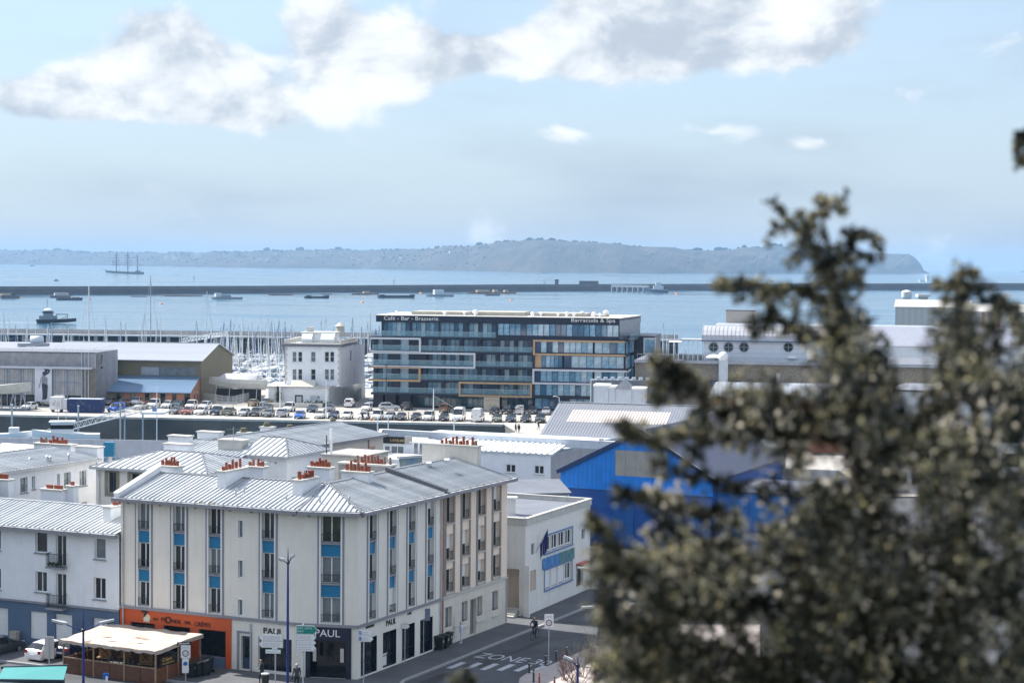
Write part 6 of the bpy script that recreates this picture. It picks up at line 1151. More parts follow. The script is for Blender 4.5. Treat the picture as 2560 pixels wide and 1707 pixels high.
# ---------------------------------------------------------------- vehicles
PAINT={}
for n,c in dict(white=(.80,.80,.80),silver=(.46,.48,.50),grey=(.17,.18,.20),dark_grey=(.05,.055,.062),black=(.012,.013,.016),dark_blue=(.012,.025,.07),bright_blue=(.006,.10,.50),red=(.30,.05,.035),tan=(.30,.24,.16),brown=(.15,.095,.05),beige=(.52,.46,.37),teal=(.02,.07,.08),grey_green=(.17,.19,.15)).items(): PAINT[n]=mat('paint_'+n,c,.28,metal=.25 if n in('silver','grey','dark_grey','grey_green') else 0,coat=.8)
mat('car_glass',(.015,.02,.025),.04,spec=.9); mat('lamp_clear',(.75,.78,.8),.1,spec=.8); mat('lamp_red',(.4,.01,.01),.2); mat('plate',(.75,.75,.72),.5); mat('trim_black',(.02,.02,.022),.6)
KINDS=dict(   # stations: x, bottom, belt, top, half width, top half width
 hatchback=[(-1.98,.42,.72,.72,.70,.66),(-1.93,.30,.92,.93,.80,.74),(-1.82,.27,1.0,1.02,.84,.76),(-1.42,.25,1.0,1.40,.86,.62),(-.55,.24,.97,1.47,.86,.64),(.25,.24,.94,1.42,.86,.62),(1.0,.24,.93,.97,.85,.72),(1.55,.24,.84,.88,.83,.70),(1.88,.26,.70,.73,.78,.66),(2.0,.36,.58,.6,.66,.58)],
 saloon=[(-2.2,.42,.75,.75,.72,.68),(-2.1,.3,.98,1.0,.82,.76),(-1.6,.26,1.0,1.03,.86,.78),(-1.05,.24,.97,1.36,.87,.60),(-.4,.24,.95,1.43,.87,.62),(.35,.24,.93,1.38,.87,.60),(1.1,.24,.93,.96,.86,.74),(1.75,.24,.82,.86,.84,.72),(2.1,.27,.68,.71,.78,.68),(2.22,.36,.56,.58,.68,.6)],
 suv=[(-2.15,.5,.9,.9,.76,.72),(-2.08,.36,1.08,1.1,.86,.8),(-2.0,.34,1.14,1.18,.88,.8),(-1.72,.33,1.13,1.58,.90,.68),(-.6,.33,1.08,1.67,.91,.7),(.3,.33,1.05,1.62,.91,.68),(.98,.33,1.05,1.1,.9,.78),(1.65,.33,.98,1.03,.88,.76),(2.05,.36,.85,.88,.84,.72),(2.16,.46,.68,.7,.72,.64)],
 van=[(-2.1,.42,.9,.9,.76,.74),(-2.07,.32,1.1,1.12,.84,.8),(-2.04,.3,1.12,1.72,.87,.76),(-1.2,.3,1.08,1.82,.88,.76),(-.1,.3,1.05,1.83,.88,.76),(.5,.3,1.03,1.76,.88,.74),(1.2,.3,1.03,1.07,.87,.76),(1.75,.3,.92,.96,.85,.74),(2.02,.33,.76,.8,.8,.7),(2.12,.42,.62,.64,.7,.62)],
 large_van=[(-2.75,.5,.95,.95,.88,.86),(-2.72,.36,1.2,1.22,.95,.92),(-2.7,.36,1.25,2.45,.98,.86),(-1.3,.36,1.25,2.55,.99,.87),(.6,.36,1.22,2.55,.99,.87),(1.25,.36,1.2,2.3,.99,.82),(2.05,.36,1.18,1.24,.97,.86),(2.5,.36,1.02,1.08,.94,.82),(2.72,.4,.82,.86,.88,.78),(2.8,.5,.64,.66,.8,.7)])
def car_proto(kind):
    st=KINDS[kind]; sec=[]
    for x,b,be,tp,hw,tw in st:
        s=[(hw*.90,b),(hw*.985,b+(be-b)*.35),(hw,b+(be-b)*.7),(hw*.97,be),(tw,be+(tp-be)*.9),(tw*.82,tp+.02),(0,tp+.05)]
        sec.append([(x,-y,z) for y,z in s]+[(x,y,z) for y,z in s[-2::-1]])
    body,gl=MB(),MB(); n=len(sec[0]); cab=[t[3]-t[2]>.2 for t in st]; cargo=kind in('van','large_van')
    for i in range(len(sec)-1):
        for j in range(n-1):
            q=[sec[i][j],sec[i+1][j],sec[i+1][j+1],sec[i][j+1]]; side=j in(3,n-5); topf=4<=j<=n-6
            g=(side and cab[i] and cab[i+1]) or ((topf) and (cab[i]!=cab[i+1]))
            if cargo and side and i<(3 if kind=='van' else 4): g=False
            if cargo and topf and cab[i]!=cab[i+1] and i<4: g=(kind=='van' and False)
            (gl if g else body).q(q)
        body.q([sec[i][0],sec[i][-1],sec[i+1][-1],sec[i+1][0]])
    body.q(sec[0][::-1]); body.q(sec[-1])
    L0,L1=st[0][0],st[-1][0]; hw=st[5][4]; r=.31 if kind in('hatchback','saloon') else .35; t=ob('parked_car',None)
    body.make('body',PAINT['white'],t,smooth=False); gl.make('windows',MATS['car_glass'],t)
    wx=(L0+.78,L1-.82); tyre=cached(('wheel',r),lambda:MB().cyl((0,-.11,0),(0,.11,0),r,n=14).mesh('tyre',MATS['rubber'])); rim=cached(('rim',r),lambda:MB().cyl((0,-.12,0),(0,.12,0),r*.6,n=10).mesh('rim',MATS['steel']))
    for x in wx:
        for s in (-1,1): w=ob('wheel',tyre,t,(x,s*(hw-.10),r)); ob('rim',rim,w)
    be=st[-3][2]
    for s in (-1,1): MB().box(-.1,.04,-.17,.17,-.075,.075).make('headlight',MATS['lamp_clear'],t,(st[-2][0]-.02,s*.54,be-.12))
    zt=st[1][2]
    for s in (-1,1): MB().box(-.03,.1,-.12,.12,-.12,.12).make('taillight',MATS['lamp_red'],t,(st[1][0]-.02,s*(st[1][4]-.16),zt-.06))
    MB().box(-.02,.02,-.26,.26,-.06,.06).make('number_plate',MATS['plate'],t,(L0-.01,0,.62)); MB().box(-.02,.02,-.26,.26,-.06,.06).make('number_plate',MATS['plate'],t,(L1+.01,0,.45))
    MB().box(-.03,.05,-.5,.5,-.08,.06).make('grille',MATS['trim_black'],t,(L1-.03,0,.5))
    if cargo:
        MB().box(-.01,.02,-.012,.012,-.6,.6).make('door_joint',MATS['trim_black'],t,(st[2][0]-.03,0,1.15))
        if kind=='van': MB().box(-.01,.02,-.55,.55,-.22,.22).make('rear_window',MATS['car_glass'],t,(st[2][0]-.02,0,1.42))
    for s in (-1,1): MB().box(-.06,.1,-.09,.09,-.06,.07).make('mirror',MATS['trim_black'],t,(st[5][0]+.42,s*(hw+.07),st[5][2]+.06))
    return t
PROTO={k:car_proto(k) for k in KINDS}; USED=set(); NCAR=[0]
ORD='first second third fourth fifth sixth seventh eighth ninth tenth eleventh twelfth thirteenth fourteenth fifteenth sixteenth seventeenth eighteenth nineteenth twentieth twenty-first twenty-second twenty-third twenty-fourth twenty-fifth twenty-sixth twenty-seventh'.split()
def car(kind,paint,p,rz,label,group='cars parked on the quay'):
    o=PROTO[kind] if kind not in USED else clone(PROTO[kind],(0,0,0)); USED.add(kind); o.name='parked_'+('van' if 'van' in kind else 'car'); o.location=p; o.rotation_euler=(0,0,rz); tag(o,label,'van' if 'van' in kind else 'car',group)
    for c in o.children:
        if c.name.startswith('body'): repaint(c,PAINT[paint])
    return o
def quay_cars():
    F,B=-PI/2-R(6),PI/2-R(6)
    row1=[(434,1036,'saloon','grey',F),(464,1037,'hatchback','red',F),(500,1037.5,'hatchback','white',F),(537,1038.5,'suv','dark_blue',F),(571,1039.5,'suv','grey_green',B),(607,1041,'hatchback','silver',F),(636,1041.5,'suv','dark_grey',F),(668,1043,'hatchback','grey',F),(704,1043.5,'suv','silver',B),(747,1047.5,'hatchback','bright_blue',F),(797,1047,'hatchback','white',F),(832,1047.5,'hatchback','dark_blue',F),(866,1048.5,'hatchback','white',F),(908,1049.5,'saloon','white',F),(942,1050.5,'van','white',F),(973,1050.5,'hatchback','silver',F),(1001,1051.5,'saloon','dark_grey',F),(1039,1052,'saloon','black',F),(1070.5,1052.5,'van','white',F),(1109,1053.5,'hatchback','black',F),(1146.5,1054,'large_van','white',F),(1194,1056,'large_van','white',B),(1242,1056,'hatchback','grey_green',F),(1277,1056,'hatchback','dark_blue',F),(1315,1057,'saloon','black',F),(1351,1058,'suv','dark_grey',F)]
    row2=[(414,1021,'hatchback','white',F),(441,1019,'hatchback','teal',F),(474,1024,'van','white',F),(508,1025,'suv','white',F),(631,1016,'hatchback','tan',B),(661,1015,'hatchback','grey',F),(664,1028,'saloon','dark_grey',F),(720,1030,'van','white',F),(778,1031,'hatchback','dark_blue',F),(821,1030,'saloon','grey',F),(872,1019,'van','white',B),(926,1016,'hatchback','white',F),(915,1028,'hatchback','white',F),(973,1026,'suv','silver',R(8)),(1016,1026,'suv','dark_grey',B),(1111,1032,'van','brown',B),(1236,1037,'saloon','black',F),(1268,1036,'suv','black',F),(1301,1037,'van','silver',B),(1333,1036,'saloon','dark_grey',F),(1366,1038,'hatchback','silver',F)]
    left=[(67,1025,'hatchback','white',F-R(12)),(273,1014,'suv','grey',B),(285,1031.5,'van','bright_blue',F-R(14)),(307,1017,'suv','brown',B),(337,1014,'suv','white',F),(346,1025,'saloon','beige',F),(379,1021,'van','white',F)]
    nice=lambda p:p.replace('_',' ')
    def go(rows,tail):
        for k,(u,v,kind,pt,rz) in enumerate(rows):
            p=gnd(u,v); L=KINDS[kind][-1][0]; f=Vector((math.cos(rz),math.sin(rz),0)); p=p+Vector((0,1,0))*L*.95 if abs(f.y)>.5 else p
            car(kind,pt,p,rz+rnd.uniform(-.05,.05),f"{nice(pt)} {nice(kind)}, {ORD[k]} {tail}")
    go(row1,'vehicle from the gangway in the row at the quay edge'); go(row2,'vehicle from the gangway in the row behind the quay edge'); go(left,'car from the left among those between hull and gangway')
quay_cars()
def quay_things():
    a=R(-6)
    # blue container, white graffiti trailer, camper
    p=gnd(168,1031); x1=gnd(252,1032.5); L=(x1-p).length; aa=math.atan2(x1.y-p.y,x1.x-p.x); t=thing('blue_container','dark blue shipping container with chalky graffiti by the gangway','container',tuple(p),aa); cb=mat('container_blue',(.008,.03,.13),.5,var=.15); h=2.65; MB().box(0,L,.04,2.4,.1,h).make('body',cb,t)
    k=int(L/.28)
    for i in range(k): MB().box(i*L/k+.02,i*L/k+.16,0,.04,.25,h-.15).make('side_rib',cb,t)
    MB().box(-.05,L+.05,-.04,2.45,h,h+.1).make('roof_edge',mat('container_edge',(.4,.45,.52),.5),t); wp=mat('chalk',(.35,.42,.55),.8)
    for i in range(16):
        x,z=rnd.uniform(.3,L-.6),rnd.uniform(.5,2.3); b=MB(); 
        for j in range(3): q=(x+rnd.uniform(0,.7),-.012,z+rnd.uniform(-.3,.3)); b.bar(q,(q[0]+rnd.uniform(-.5,.5),-.012,q[2]+rnd.uniform(-.4,.4)),.1,.01)
        b.make('graffiti_mark',wp,t)
    q=gnd(124,1030); t=thing('white_trailer','white box trailer with dark graffiti beside the blue container','trailer',tuple(q),aa); L2=(gnd(166,1031)-q).length-.1; MB().box(0,L2*.7,0,2.2,.5,3.0).make('box',mat('trailer_white',(.68,.68,.7),.5,var=.06,streak=.2),t); MB().box(L2*.7,L2,.3,2,.45,2.6).make('nose',MATS['trailer_white'],t)
    for x in (.6,L2-1.1): MB().cyl((x,.1,.34),(x,.35,.34),.34,n=12).make('wheel',MATS['rubber'],t)
    b=MB()
    for j in range(14): c=Vector((rnd.uniform(.5,L2*.6),-.015,rnd.uniform(1.2,2.3))); b.bar(c,c+Vector((rnd.uniform(-.5,.5),0,rnd.uniform(-.4,.4))),.12,.01)
    stuff(b.make('graffiti',MATS['trim_black'],t))
    c=clone(PROTO['large_van'],gnd(128,1016)+Vector((0,2,0)),PI+R(-10)); c.name='camper_van'; tag(c,'white camper van parked behind the graffiti trailer','van','cars parked on the quay')
    # hull on cradle at the left, wrapped yacht on stands
    def hull(b,L,Bm,H,m=0,dk=1,sheer=.5):
        n=12; S=[]
        for i in range(n+1):
            s=i/n; x=-L/2+L*s; w=Bm/2*(math.sin(PI*min(1,.12+.88*(1-s)**.75)))**.6 if s>.0 else Bm/2*.5; w=Bm/2*max(0.02,(1-((s-.38)/.62)**2.4) if s>.38 else (.72+.28*(s/.38))); z=H+sheer*(s**2); kz=.0+.55*H*(s**3)
            S.append([(x+ (.35 if s==1 else 0)*0,-w,z),(x,-w*.92,z*.62+kz*.38),(x,-w*.55,kz+.15*H*(1-s)),(x,0,kz),(x,w*.55,kz+.15*H*(1-s)),(x,w*.92,z*.62+kz*.38),(x,w,z)])
        for i in range(n):
            for j in range(6): b.q([S[i][j],S[i][j+1],S[i+1][j+1],S[i+1][j]],m)
            b.q([S[i][0],S[i+1][0],S[i+1][6],S[i][6]],dk)
        b.q(S[0][::-1],m); return S
    p=gnd(8,1026); t=thing('cradled_hull','bare pale hull propped on a steel cradle at the left edge of the quay','boat',tuple(p),R(-8)); b=MB(); hull(b,16,3.4,1.5,sheer=1.2); b.make('hull',[mat('hull_grey',(.5,.5,.46),.6,var=.12,streak=.2),MATS['concrete_pale']],t,(-3,2,3.0))
    for x in (-5,-2,1,3): b=MB(); b.bar((x,.6,0),(x+.5,1.4,3.3),.14).bar((x+1.6,.6,0),(x+.5,1.4,3.3),.14).bar((x,3.4,0),(x+.5,2.6,3.3),.14); b.make('prop',MATS['clad_grey'],t)
    MB().box(-7,4,1.2,2.8,.1,.3).make('cradle_beam',MATS['clad_grey'],t)
    p=gnd(545,1008); t=thing('wrapped_yacht','yacht under a pale cover standing on props behind the mesh fence','boat',tuple(p+Vector((0,6,0))),R(172)); b=MB(); hull(b,12.5,3.8,2.2,sheer=.4); b.make('hull',[mat('hull_white',(.72,.72,.68),.5,var=.08,streak=.15),MATS['white_paint']],t,(-3.3,0,2.6))
    b=MB(); n=8; R_=[]
    for i in range(n+1): s=i/n; x=-9.4+12*s; w=1.9*(1-(abs(s-.4)/.62)**2.2); zt=6.0 if .08<s<.8 else 5.0; R_.append([(x,-w,4.75+.4*s*s),(x,-w*.5,zt-.25),(x,0,zt),(x,w*.5,zt-.25),(x,w,4.75+.4*s*s)])
    for i in range(n):
        for j in range(4): b.q([R_[i][j],R_[i+1][j],R_[i+1][j+1],R_[i][j+1]])
    b.make('cover',mat('tarpaulin_grey',(.56,.57,.58),.7,var=.1,vscale=.6),t)
    for x in (-8,-5,-2,1): b=MB(); b.bar((x,-2.2,0),(x,-1.2,3.4),.12).bar((x,2.2,0),(x,1.2,3.4),.12); b.make('prop',MATS['galv'],t)
    MB().box(-8.5,1.5,-.25,.25,0,2.7).make('keel_block',MATS['trim_black'],t)
    # mesh fence
    pts=[gnd(502,1003),gnd(555,1013),gnd(582,1015),gnd(628,1003)]; t=thing('mesh_fence','galvanised mesh fence around the wrapped yacht','fence',tuple(pts[0]))
    for p0,p1 in zip(pts,pts[1:]):
        d=p1-p0; n=max(2,int(d.length/2.5))
        for i in range(n):
            q0,q1=p0+d*(i/n)-pts[0],p0+d*((i+1)/n)-pts[0]; b=MB(); b.cyl(q0,q0+Vector((0,0,2.1)),.04,n=6); b.make('post',MATS['galv'],t); b=MB(); m_=q1-q0
            for k in range(14): s=q0+m_*(k/14); b.bar(s+Vector((0,0,.1)),s+Vector((0,0,2)),.025)
            for z in (.1,.7,1.3,2.0): b.bar(q0+Vector((0,0,z)),q1+Vector((0,0,z)),.03)
            b.make('mesh_panel',MATS['galv'],t)
    # gangway
    A=at(352,1029,338); Bq=at(118,1090,333); t=thing('gangway','long white lattice gangway sloping from the quay down to the basin','gangway',tuple(A)); wpn=mat('gangway_white',(.72,.74,.77),.5)
    d=Bq-A; n=16; up=Vector((0,0,1.15)); sd=Vector((0,1.5,0))
    for s in (0,1):
        o=sd*s; b=MB(); b.bar(o,d+o,.16); b.bar(o+up,d+o+up,.14); 
        for i in range(n):
            q0=d*(i/n)+o; q1=d*((i+.5)/n)+o; q2=d*((i+1)/n)+o; b.bar(q0,q1+up,.07); b.bar(q1+up,q2,.07)
        b.make('truss',wpn,t)
    b=MB(); b.q([Vector((0,0,.1)),d+Vector((0,0,.1)),d+sd+Vector((0,0,.1)),sd+Vector((0,0,.1))]); b.make('deck',MATS['concrete_pale'],t)
    pl=thing('gangway_platform','white railed platform at the head of the gangway','platform',tuple(A+Vector((0,0,-.2)))); MB().box(0,4.4,-.3,4.5,-.25,.1).make('deck',wpn,pl); b=MB()
    for x in (0,1.4,2.8,4.2): b.bar((x,-.2,0),(x,-.2,1.2),.07)
    b.bar((0,-.2,1.2),(4.3,-.2,1.2),.07).bar((0,-.2,.6),(4.3,-.2,.6),.05).bar((4.3,-.2,1.2),(4.3,4.4,1.2),.07).bar((4.3,4.4,0),(4.3,4.4,1.2),.07); b.make('railing',wpn,pl); MB().box(2.2,3.1,-.28,-.24,.25,1.05).make('sign',mat('sign_blue_white',(.25,.33,.6),.5),pl)
    for x in (-3,.4): MB().cyl((x,-.1,-6),(x,-.1,-.2),.16,n=8).make('pile',MATS['galv'],pl)
    # stone stair in the quay wall
    p=gnd(574,1046.5); t=thing('quay_stair','stone stair running down the face of the quay wall','stair',tuple(p))
    for k in range(18): MB().box(-.36*(k+1),-.36*k,-1.5,0,-4.6,-.24*k-.1).make('step',MATS['stone_cap'],t)
    # mooring piles and lamp posts
    for i,(u,v0,v1,r,l) in enumerate(((392,968,1100,.09,'tall slim white pole rising beside the gangway platform'),(301,1012,1085,.16,'grey mooring pile left of the gangway platform'),(196,1015,1085,.17,'grey mooring pile halfway along the gangway'),(30,1012,1090,.2,'grey mooring pile at the left end of the basin'),(944,1044,1085,.12,'short white post behind the long zinc house'),(970.5,1040,1090,.11,'white post beside the black café sign'),(1135,1048,1112,.12,'white post carrying a pale oval sign over the basin'))):
        b_=at(u,v1,322); zt=at(u,v0,322).z; t=thing('mooring_post',l,'post',(b_.x,b_.y,-6),0,'posts in the basin'); MB().cyl((0,0,0),(0,0,zt+6),r,r*.9,n=8).make('shaft',MATS['galv'] if 'grey' in l else MATS['white_paint'],t); MB().cyl((0,0,zt+6),(0,0,zt+6.12),r*1.25,n=8).make('cap',MATS['white_paint'],t)
        if 'oval' in l: o=MB().cyl((0,-.12,0),(0,-.05,0),.85,n=16).make('sign',MATS['white_paint'],t,(0,0,at(u,1104,322).z+6)); o.scale=(1,1,.45)
    for i,(u,v0,v1,kind,l) in enumerate(((1083,972,1117,0,'tall white pole with a stay cable in front of the hotel'),(815,950,1052,1,'slim grey lamp post in front of the harbour office'),(965,914,1025,2,'dark lamp post in front of the hotel left bay'),(1305,1020,1087,3,'white lamp post with a curved head by the pale quay ramp'),(222,898,1008,3,'white lamp post in front of the concrete hall'),(700,905,1020,1,'white lamp post beside the palm'))):
        Y=(345 if v1>1045 else gnd(u,v1).y); p=at(u,v1,Y); zt=at(u,v0,Y).z; p.z=0 if v1<1046 else -1; t=thing('quay_lamp',l,'lamp post',tuple(p),0,'lamp posts on the quay'); m=MATS['iron'] if kind==2 else MATS['white_paint']; z=zt-p.z; MB().cyl((0,0,0),(0,0,z),.12,.07,n=8).make('pole',m,t)
        if kind==3: b=MB(); b.tube([(0,0,z-.4),(-.1,0,z),(-.8,0,z+.1)],.07); b.box(-1.4,-.6,-.16,.16,z+.02,z+.18); b.make('lamp_head',MATS['white_paint'],t)
        elif kind==2: b=MB(); b.box(-.3,.3,-.15,.15,z,z+.25); b.make('lamp_head',m,t)
        elif kind==1: b=MB(); b.box(-.5,.1,-.1,.1,z,z+.12); b.make('lamp_head',m,t)
        else: b=MB(); b.bar((0,0,z-1.3),(12,3,z-8.6),.04); b.make('stay_cable',m,t)
    return hull
hull=quay_things()
# ---------------------------------------------------------------- marina and roadstead
mat('gel_white',(.82,.82,.82),.35,coat=.2); mat('boat_blue',(.02,.10,.35),.6); mat('alu',(.62,.64,.66),.4,metal=.5); mat('boat_dark',(.03,.04,.06),.6,var=.2); mat('barge_grey',(.10,.11,.125),.8,var=.3,vscale=.1); mat('barge_rust',(.17,.10,.075),.85,var=.35,vscale=.15); mat('buoy_orange',(.62,.22,.06),.6)
def marina():
    protos=[]
    for L,Bm,mh,cov in ((9.5,3.1,12.5,'boat_blue'),(11.5,3.6,15,'gel_white'),(8,2.8,10.5,'gel_white'),(10.5,3.4,13.5,'hull_grey'),(13,4,17,'boat_blue')):
        t=ob('sailing_boat',None); b=MB(); hull(b,L,Bm,1.15,sheer=.45); b.make('hull',[MATS['gel_white'],MATS['gel_white']],t,(0,0,-.15)); b=MB(); b.ext([(-L*.12,-Bm*.3,1.0),(L*.2,-Bm*.22,1.15),(L*.2,Bm*.22,1.15),(-L*.12,Bm*.3,1.0)],(0,0,.5)); b.make('cabin',MATS['gel_white'],t); MB().box(-L*.08,L*.12,-Bm*.31,Bm*.31,1.2,1.4).make('cabin_windows',MATS['glass_dark'],t)
        b=MB(); b.cyl((L*.08,0,1),(L*.08,0,mh),.11,.08,n=6).bar((L*.08,-1,mh*.55),(L*.08,1,mh*.55),.06).bar((L*.08,-.7,mh*.78),(L*.08,.7,mh*.78),.05); m=b.make('mast',MATS['alu'],t); b=MB()
        for e in ((L*.47,0,1.4),(-L*.49,0,1.3),(L*.05,-Bm*.48,1.2),(L*.05,Bm*.48,1.2)): b.bar((L*.08,0,mh*.97),e,.025)
        b.make('stays',MATS['iron'],m); b=MB(); b.cyl((L*.07,0,2.2),(-L*.36,0,2.15),.2,.15,n=8); b.make('boom',MATS[cov],t)
        b=MB(); b.tube([(L*.47,0,1.5),(L*.28,0,mh*.5),(L*.1,0,mh*.93)],.09,n=5); b.make('furled_sail',MATS['gel_white'] if cov!='hull_grey' else MATS['boat_blue'],t); protos.append(t)
    rr=random.Random(11); spots=[]
    for D,x0,x1 in ((498,-90,-40),(520,-95,-36),(545,-175,-34),(572,-175,-36),(600,-190,-36),(628,-190,-38),(655,-190,-40)):
        x=x0+rr.uniform(0,3)
        while x<x1:
            u=1280+x/D*4500; vis=(525<u<715) or (845<u<930); 
            if vis or rr.random()<.7: spots.append((x,D+rr.uniform(-2,2)))
            x+=rr.uniform(2.9,3.7) if vis else rr.uniform(5,8)
    for D in (560,600,640):
        x=42
        while x<58: spots.append((x,D)); x+=6
    spots=spots[:290]; u_=set()
    for k,(x,y) in enumerate(spots):
        i=rr.choices(range(5),(5,4,5,3,1))[0]; o=protos[i] if i not in u_ else clone(protos[i],(0,0,0)); u_.add(i); o.location=(x,y,SEA); o.rotation_euler=(rr.uniform(-.015,.015),rr.uniform(-.015,.015),PI/2+rr.uniform(-.12,.12)+(PI if k%2 else 0)); s=rr.uniform(.88,1.12); o.scale=(s,s,s*rr.uniform(.9,1.15)); tag(o,'white sailing yacht moored among the crowd of masts in the marina','sailboat','sailing yachts moored in the marina')
    for k,D in enumerate((509,533,558,586,614,642)):
        t=thing('pontoon',f'floating pontoon of the marina, {ORD[k]} one from the quay','pontoon',(0,D,SEA)); MB().box(-190,-33,-1,1,.1,.6).make('deck',MATS['concrete_pale'],t)
    for u,v0,D,l,r in ((372,688,500,'very tall dark yacht mast standing alone left of the tall ship bow',.14),(217,716,480,'thick pale mast left of the buoy tender stern',.22),(666,790,560,'tall mast in front of the open water above the harbour office',.11),(513,728,520,'tall twin-stayed mast above the olive shed',.12)):
        p=at(u,850,D); zt=at(u,v0,D).z; t=thing('tall_yacht',l,'sailboat',(p.x,p.y,SEA),R(70)); b=MB(); hull(b,17,4.6,1.8,sheer=.6); b.make('hull',[MATS['gel_white'],MATS['gel_white']],t); b=MB(); b.cyl((1,0,1),(1,0,zt-SEA),r,r*.75,n=8); 
        for f in (.35,.6,.82): b.bar((1,-1.2*(1.1-f),(zt-SEA)*f),(1,1.2*(1.1-f),(zt-SEA)*f),.07)
        m=b.make('mast',MATS['alu'] if u!=372 else MATS['clad_grey'],t); b=MB(); b.bar((1,0,(zt-SEA)*.97),(-8,0,2),.05).bar((1,0,(zt-SEA)*.97),(8,0,2.4),.05); b.make('stays',MATS['clad_grey'],m); b=MB(); b.cyl((.8,0,3),(-6.5,0,2.9),.25,n=8); b.make('boom',MATS['gel_white'],t)
    # pier closing the marina
    def pier(P0,P1,name,label):
        t=thing(name,label,'pier',tuple(P0)); d=P1-P0; L=d.length; a=math.atan2(d.y,d.x); t.rotation_euler=(0,0,a); n=int(L/9); s=L/n; zd=1.6-SEA
        for i in range(n):
            MB().box(i*s,(i+1)*s-.05,3,3.6,zd,zd+1.75).make('parapet_section',mat('pier_wall_grey',(.30,.30,.31),.9,var=.15,vscale=.3,streak=.3),t); MB().box(i*s,(i+1)*s-.04,0,4,zd-.55,zd).make('deck_section',mat('pier_deck',(.66,.66,.65),.8,var=.1),t)
            MB().box(i*s+s*.4,i*s+s*.4+1.4,.6,2.4,-1,zd-.5).make('pile',MATS['concrete'],t)
        MB().box(0,L,3.2,3.5,-1,zd-.6).make('under_deck_shade',MATS['boat_dark'],t)  # dark sheet standing in for the shadow and dark water under the deck
    pier(Vector((-230,694,SEA)),Vector((-33,682,SEA)),'marina_pier','long concrete pier on piles behind the yacht masts'); pier(Vector((44,690,SEA)),Vector((64,690,SEA)),'pier_end','short end of the concrete pier right of the hotel')
    A=Vector((-128,640,0)); t=thing('marina_footbridge','white lattice footbridge rising over the masts to the pier','footbridge',tuple(at(455,856,650))); A=at(455,856,650); B=at(570,838,660); d=B-A; up=Vector((0,0,1.4)); b=MB()
    for s in (0,1.6):
        o=Vector((0,s,0)); b=MB(); b.bar(o,d+o,.2).bar(o+up,d+o+up,.18)
        for i in range(14): b.bar(d*(i/14)+o,d*((i+.5)/14)+o+up,.1).bar(d*((i+.5)/14)+o+up,d*((i+1)/14)+o,.1)
        b.make('truss',MATS['white_paint'],t)
    for f in (.02,.5,.98): q=d*f; MB().cyl(q+Vector((0,.8,-A.z+SEA-1)),q+Vector((0,.8,0)),.5,n=8).make('pile',MATS['white_paint'],t)
marina()
def basin_boats():
    p=at(165,1098,300); p.z=SEA; t=thing('motor_launch','white motor launch with radar mast moored below the gangway','boat',tuple(p),R(-170)); z0=at(165,1090,300).z-SEA; b=MB(); hull(b,11,3.6,1.6,sheer=.8); b.make('hull',[MATS['gel_white'],MATS['gel_white']],t,(0,0,z0-1.2)); MB().box(-1.2,2.4,-1.3,1.3,z0+.4,z0+2.4).make('wheelhouse',MATS['gel_white'],t); MB().box(-1.25,2.45,-1.32,1.32,z0+1.3,z0+2.0).make('wheelhouse_windows',MATS['glass_dark'],t); MB().box(-1.5,2.7,-1.5,1.5,z0+2.4,z0+2.55).make('roof',MATS['gel_white'],t)
    b=MB(); b.cyl((0,0,z0+2.5),(0,0,z0+4.6),.05).bar((-.5,0,z0+4.1),(.5,0,z0+4.1),.08).bar((1.2,-.5,z0+2.5),(1.5,0,z0+5.5),.06).bar((1.2,.5,z0+2.5),(1.5,0,z0+5.5),.06); b.make('mast',MATS['galv'],t)
    p=at(38,1095,300); p.z=SEA; t=thing('small_launch','small white launch at the left end of the basin','boat',tuple(p),R(10)); z0=at(38,1086,300).z-SEA; b=MB(); hull(b,6,2.2,1.2); b.make('hull',[MATS['gel_white'],MATS['gel_white']],t,(0,0,z0-1)); MB().box(-1,.6,-.8,.8,z0+.1,z0+1.2).make('cabin',MATS['gel_white'],t)
    # quayside fence with wire in front of the basin, blue tank
    q=at(250,1120,215); a=A1+R(18); t=thing('basin_barrier','grey panelled barrier along the near edge of the basin','fence',tuple(V3(q,0)-Vector((40*math.cos(a),40*math.sin(a),0))),a); z=at(250,1098,215).z
    for i in range(24): MB().box(i*3,i*3+2.9,0,.12,z-2.2,z).make('panel',mat('barrier_grey',(.50,.53,.60),.7,var=.1),t); MB().box(i*3+2.9,i*3+3,-.03,.15,0,z+.05).make('post',MATS['galv'],t)
    q=at(273,1134,180); zt=at(273,1105,180).z; t=thing('blue_tank','turquoise-blue water tank between white chimneys','tank',(q.x,q.y,0)); MB().cyl((0,0,0),(0,0,zt-1.4),.3,n=6).make('stand',MATS['galv'],t); b=MB(); b.box(-.5,.5,-.4,.4,zt-1.4,zt-.1); b.box(-.44,.44,-.36,.36,zt-.1,zt); b.make('tank',mat('tank_blue',(.01,.19,.34),.5),t)
    q=at(-40,1128,195); simple('white_gable_house','bright white lean roof at the left edge behind the courtyard chimney',V3(q,0),A1,9.2,7,q.z-1.2,MATS['render_white'],mat('roof_white',(.78,.79,.81),.6),'gable',1.8)
basin_boats()
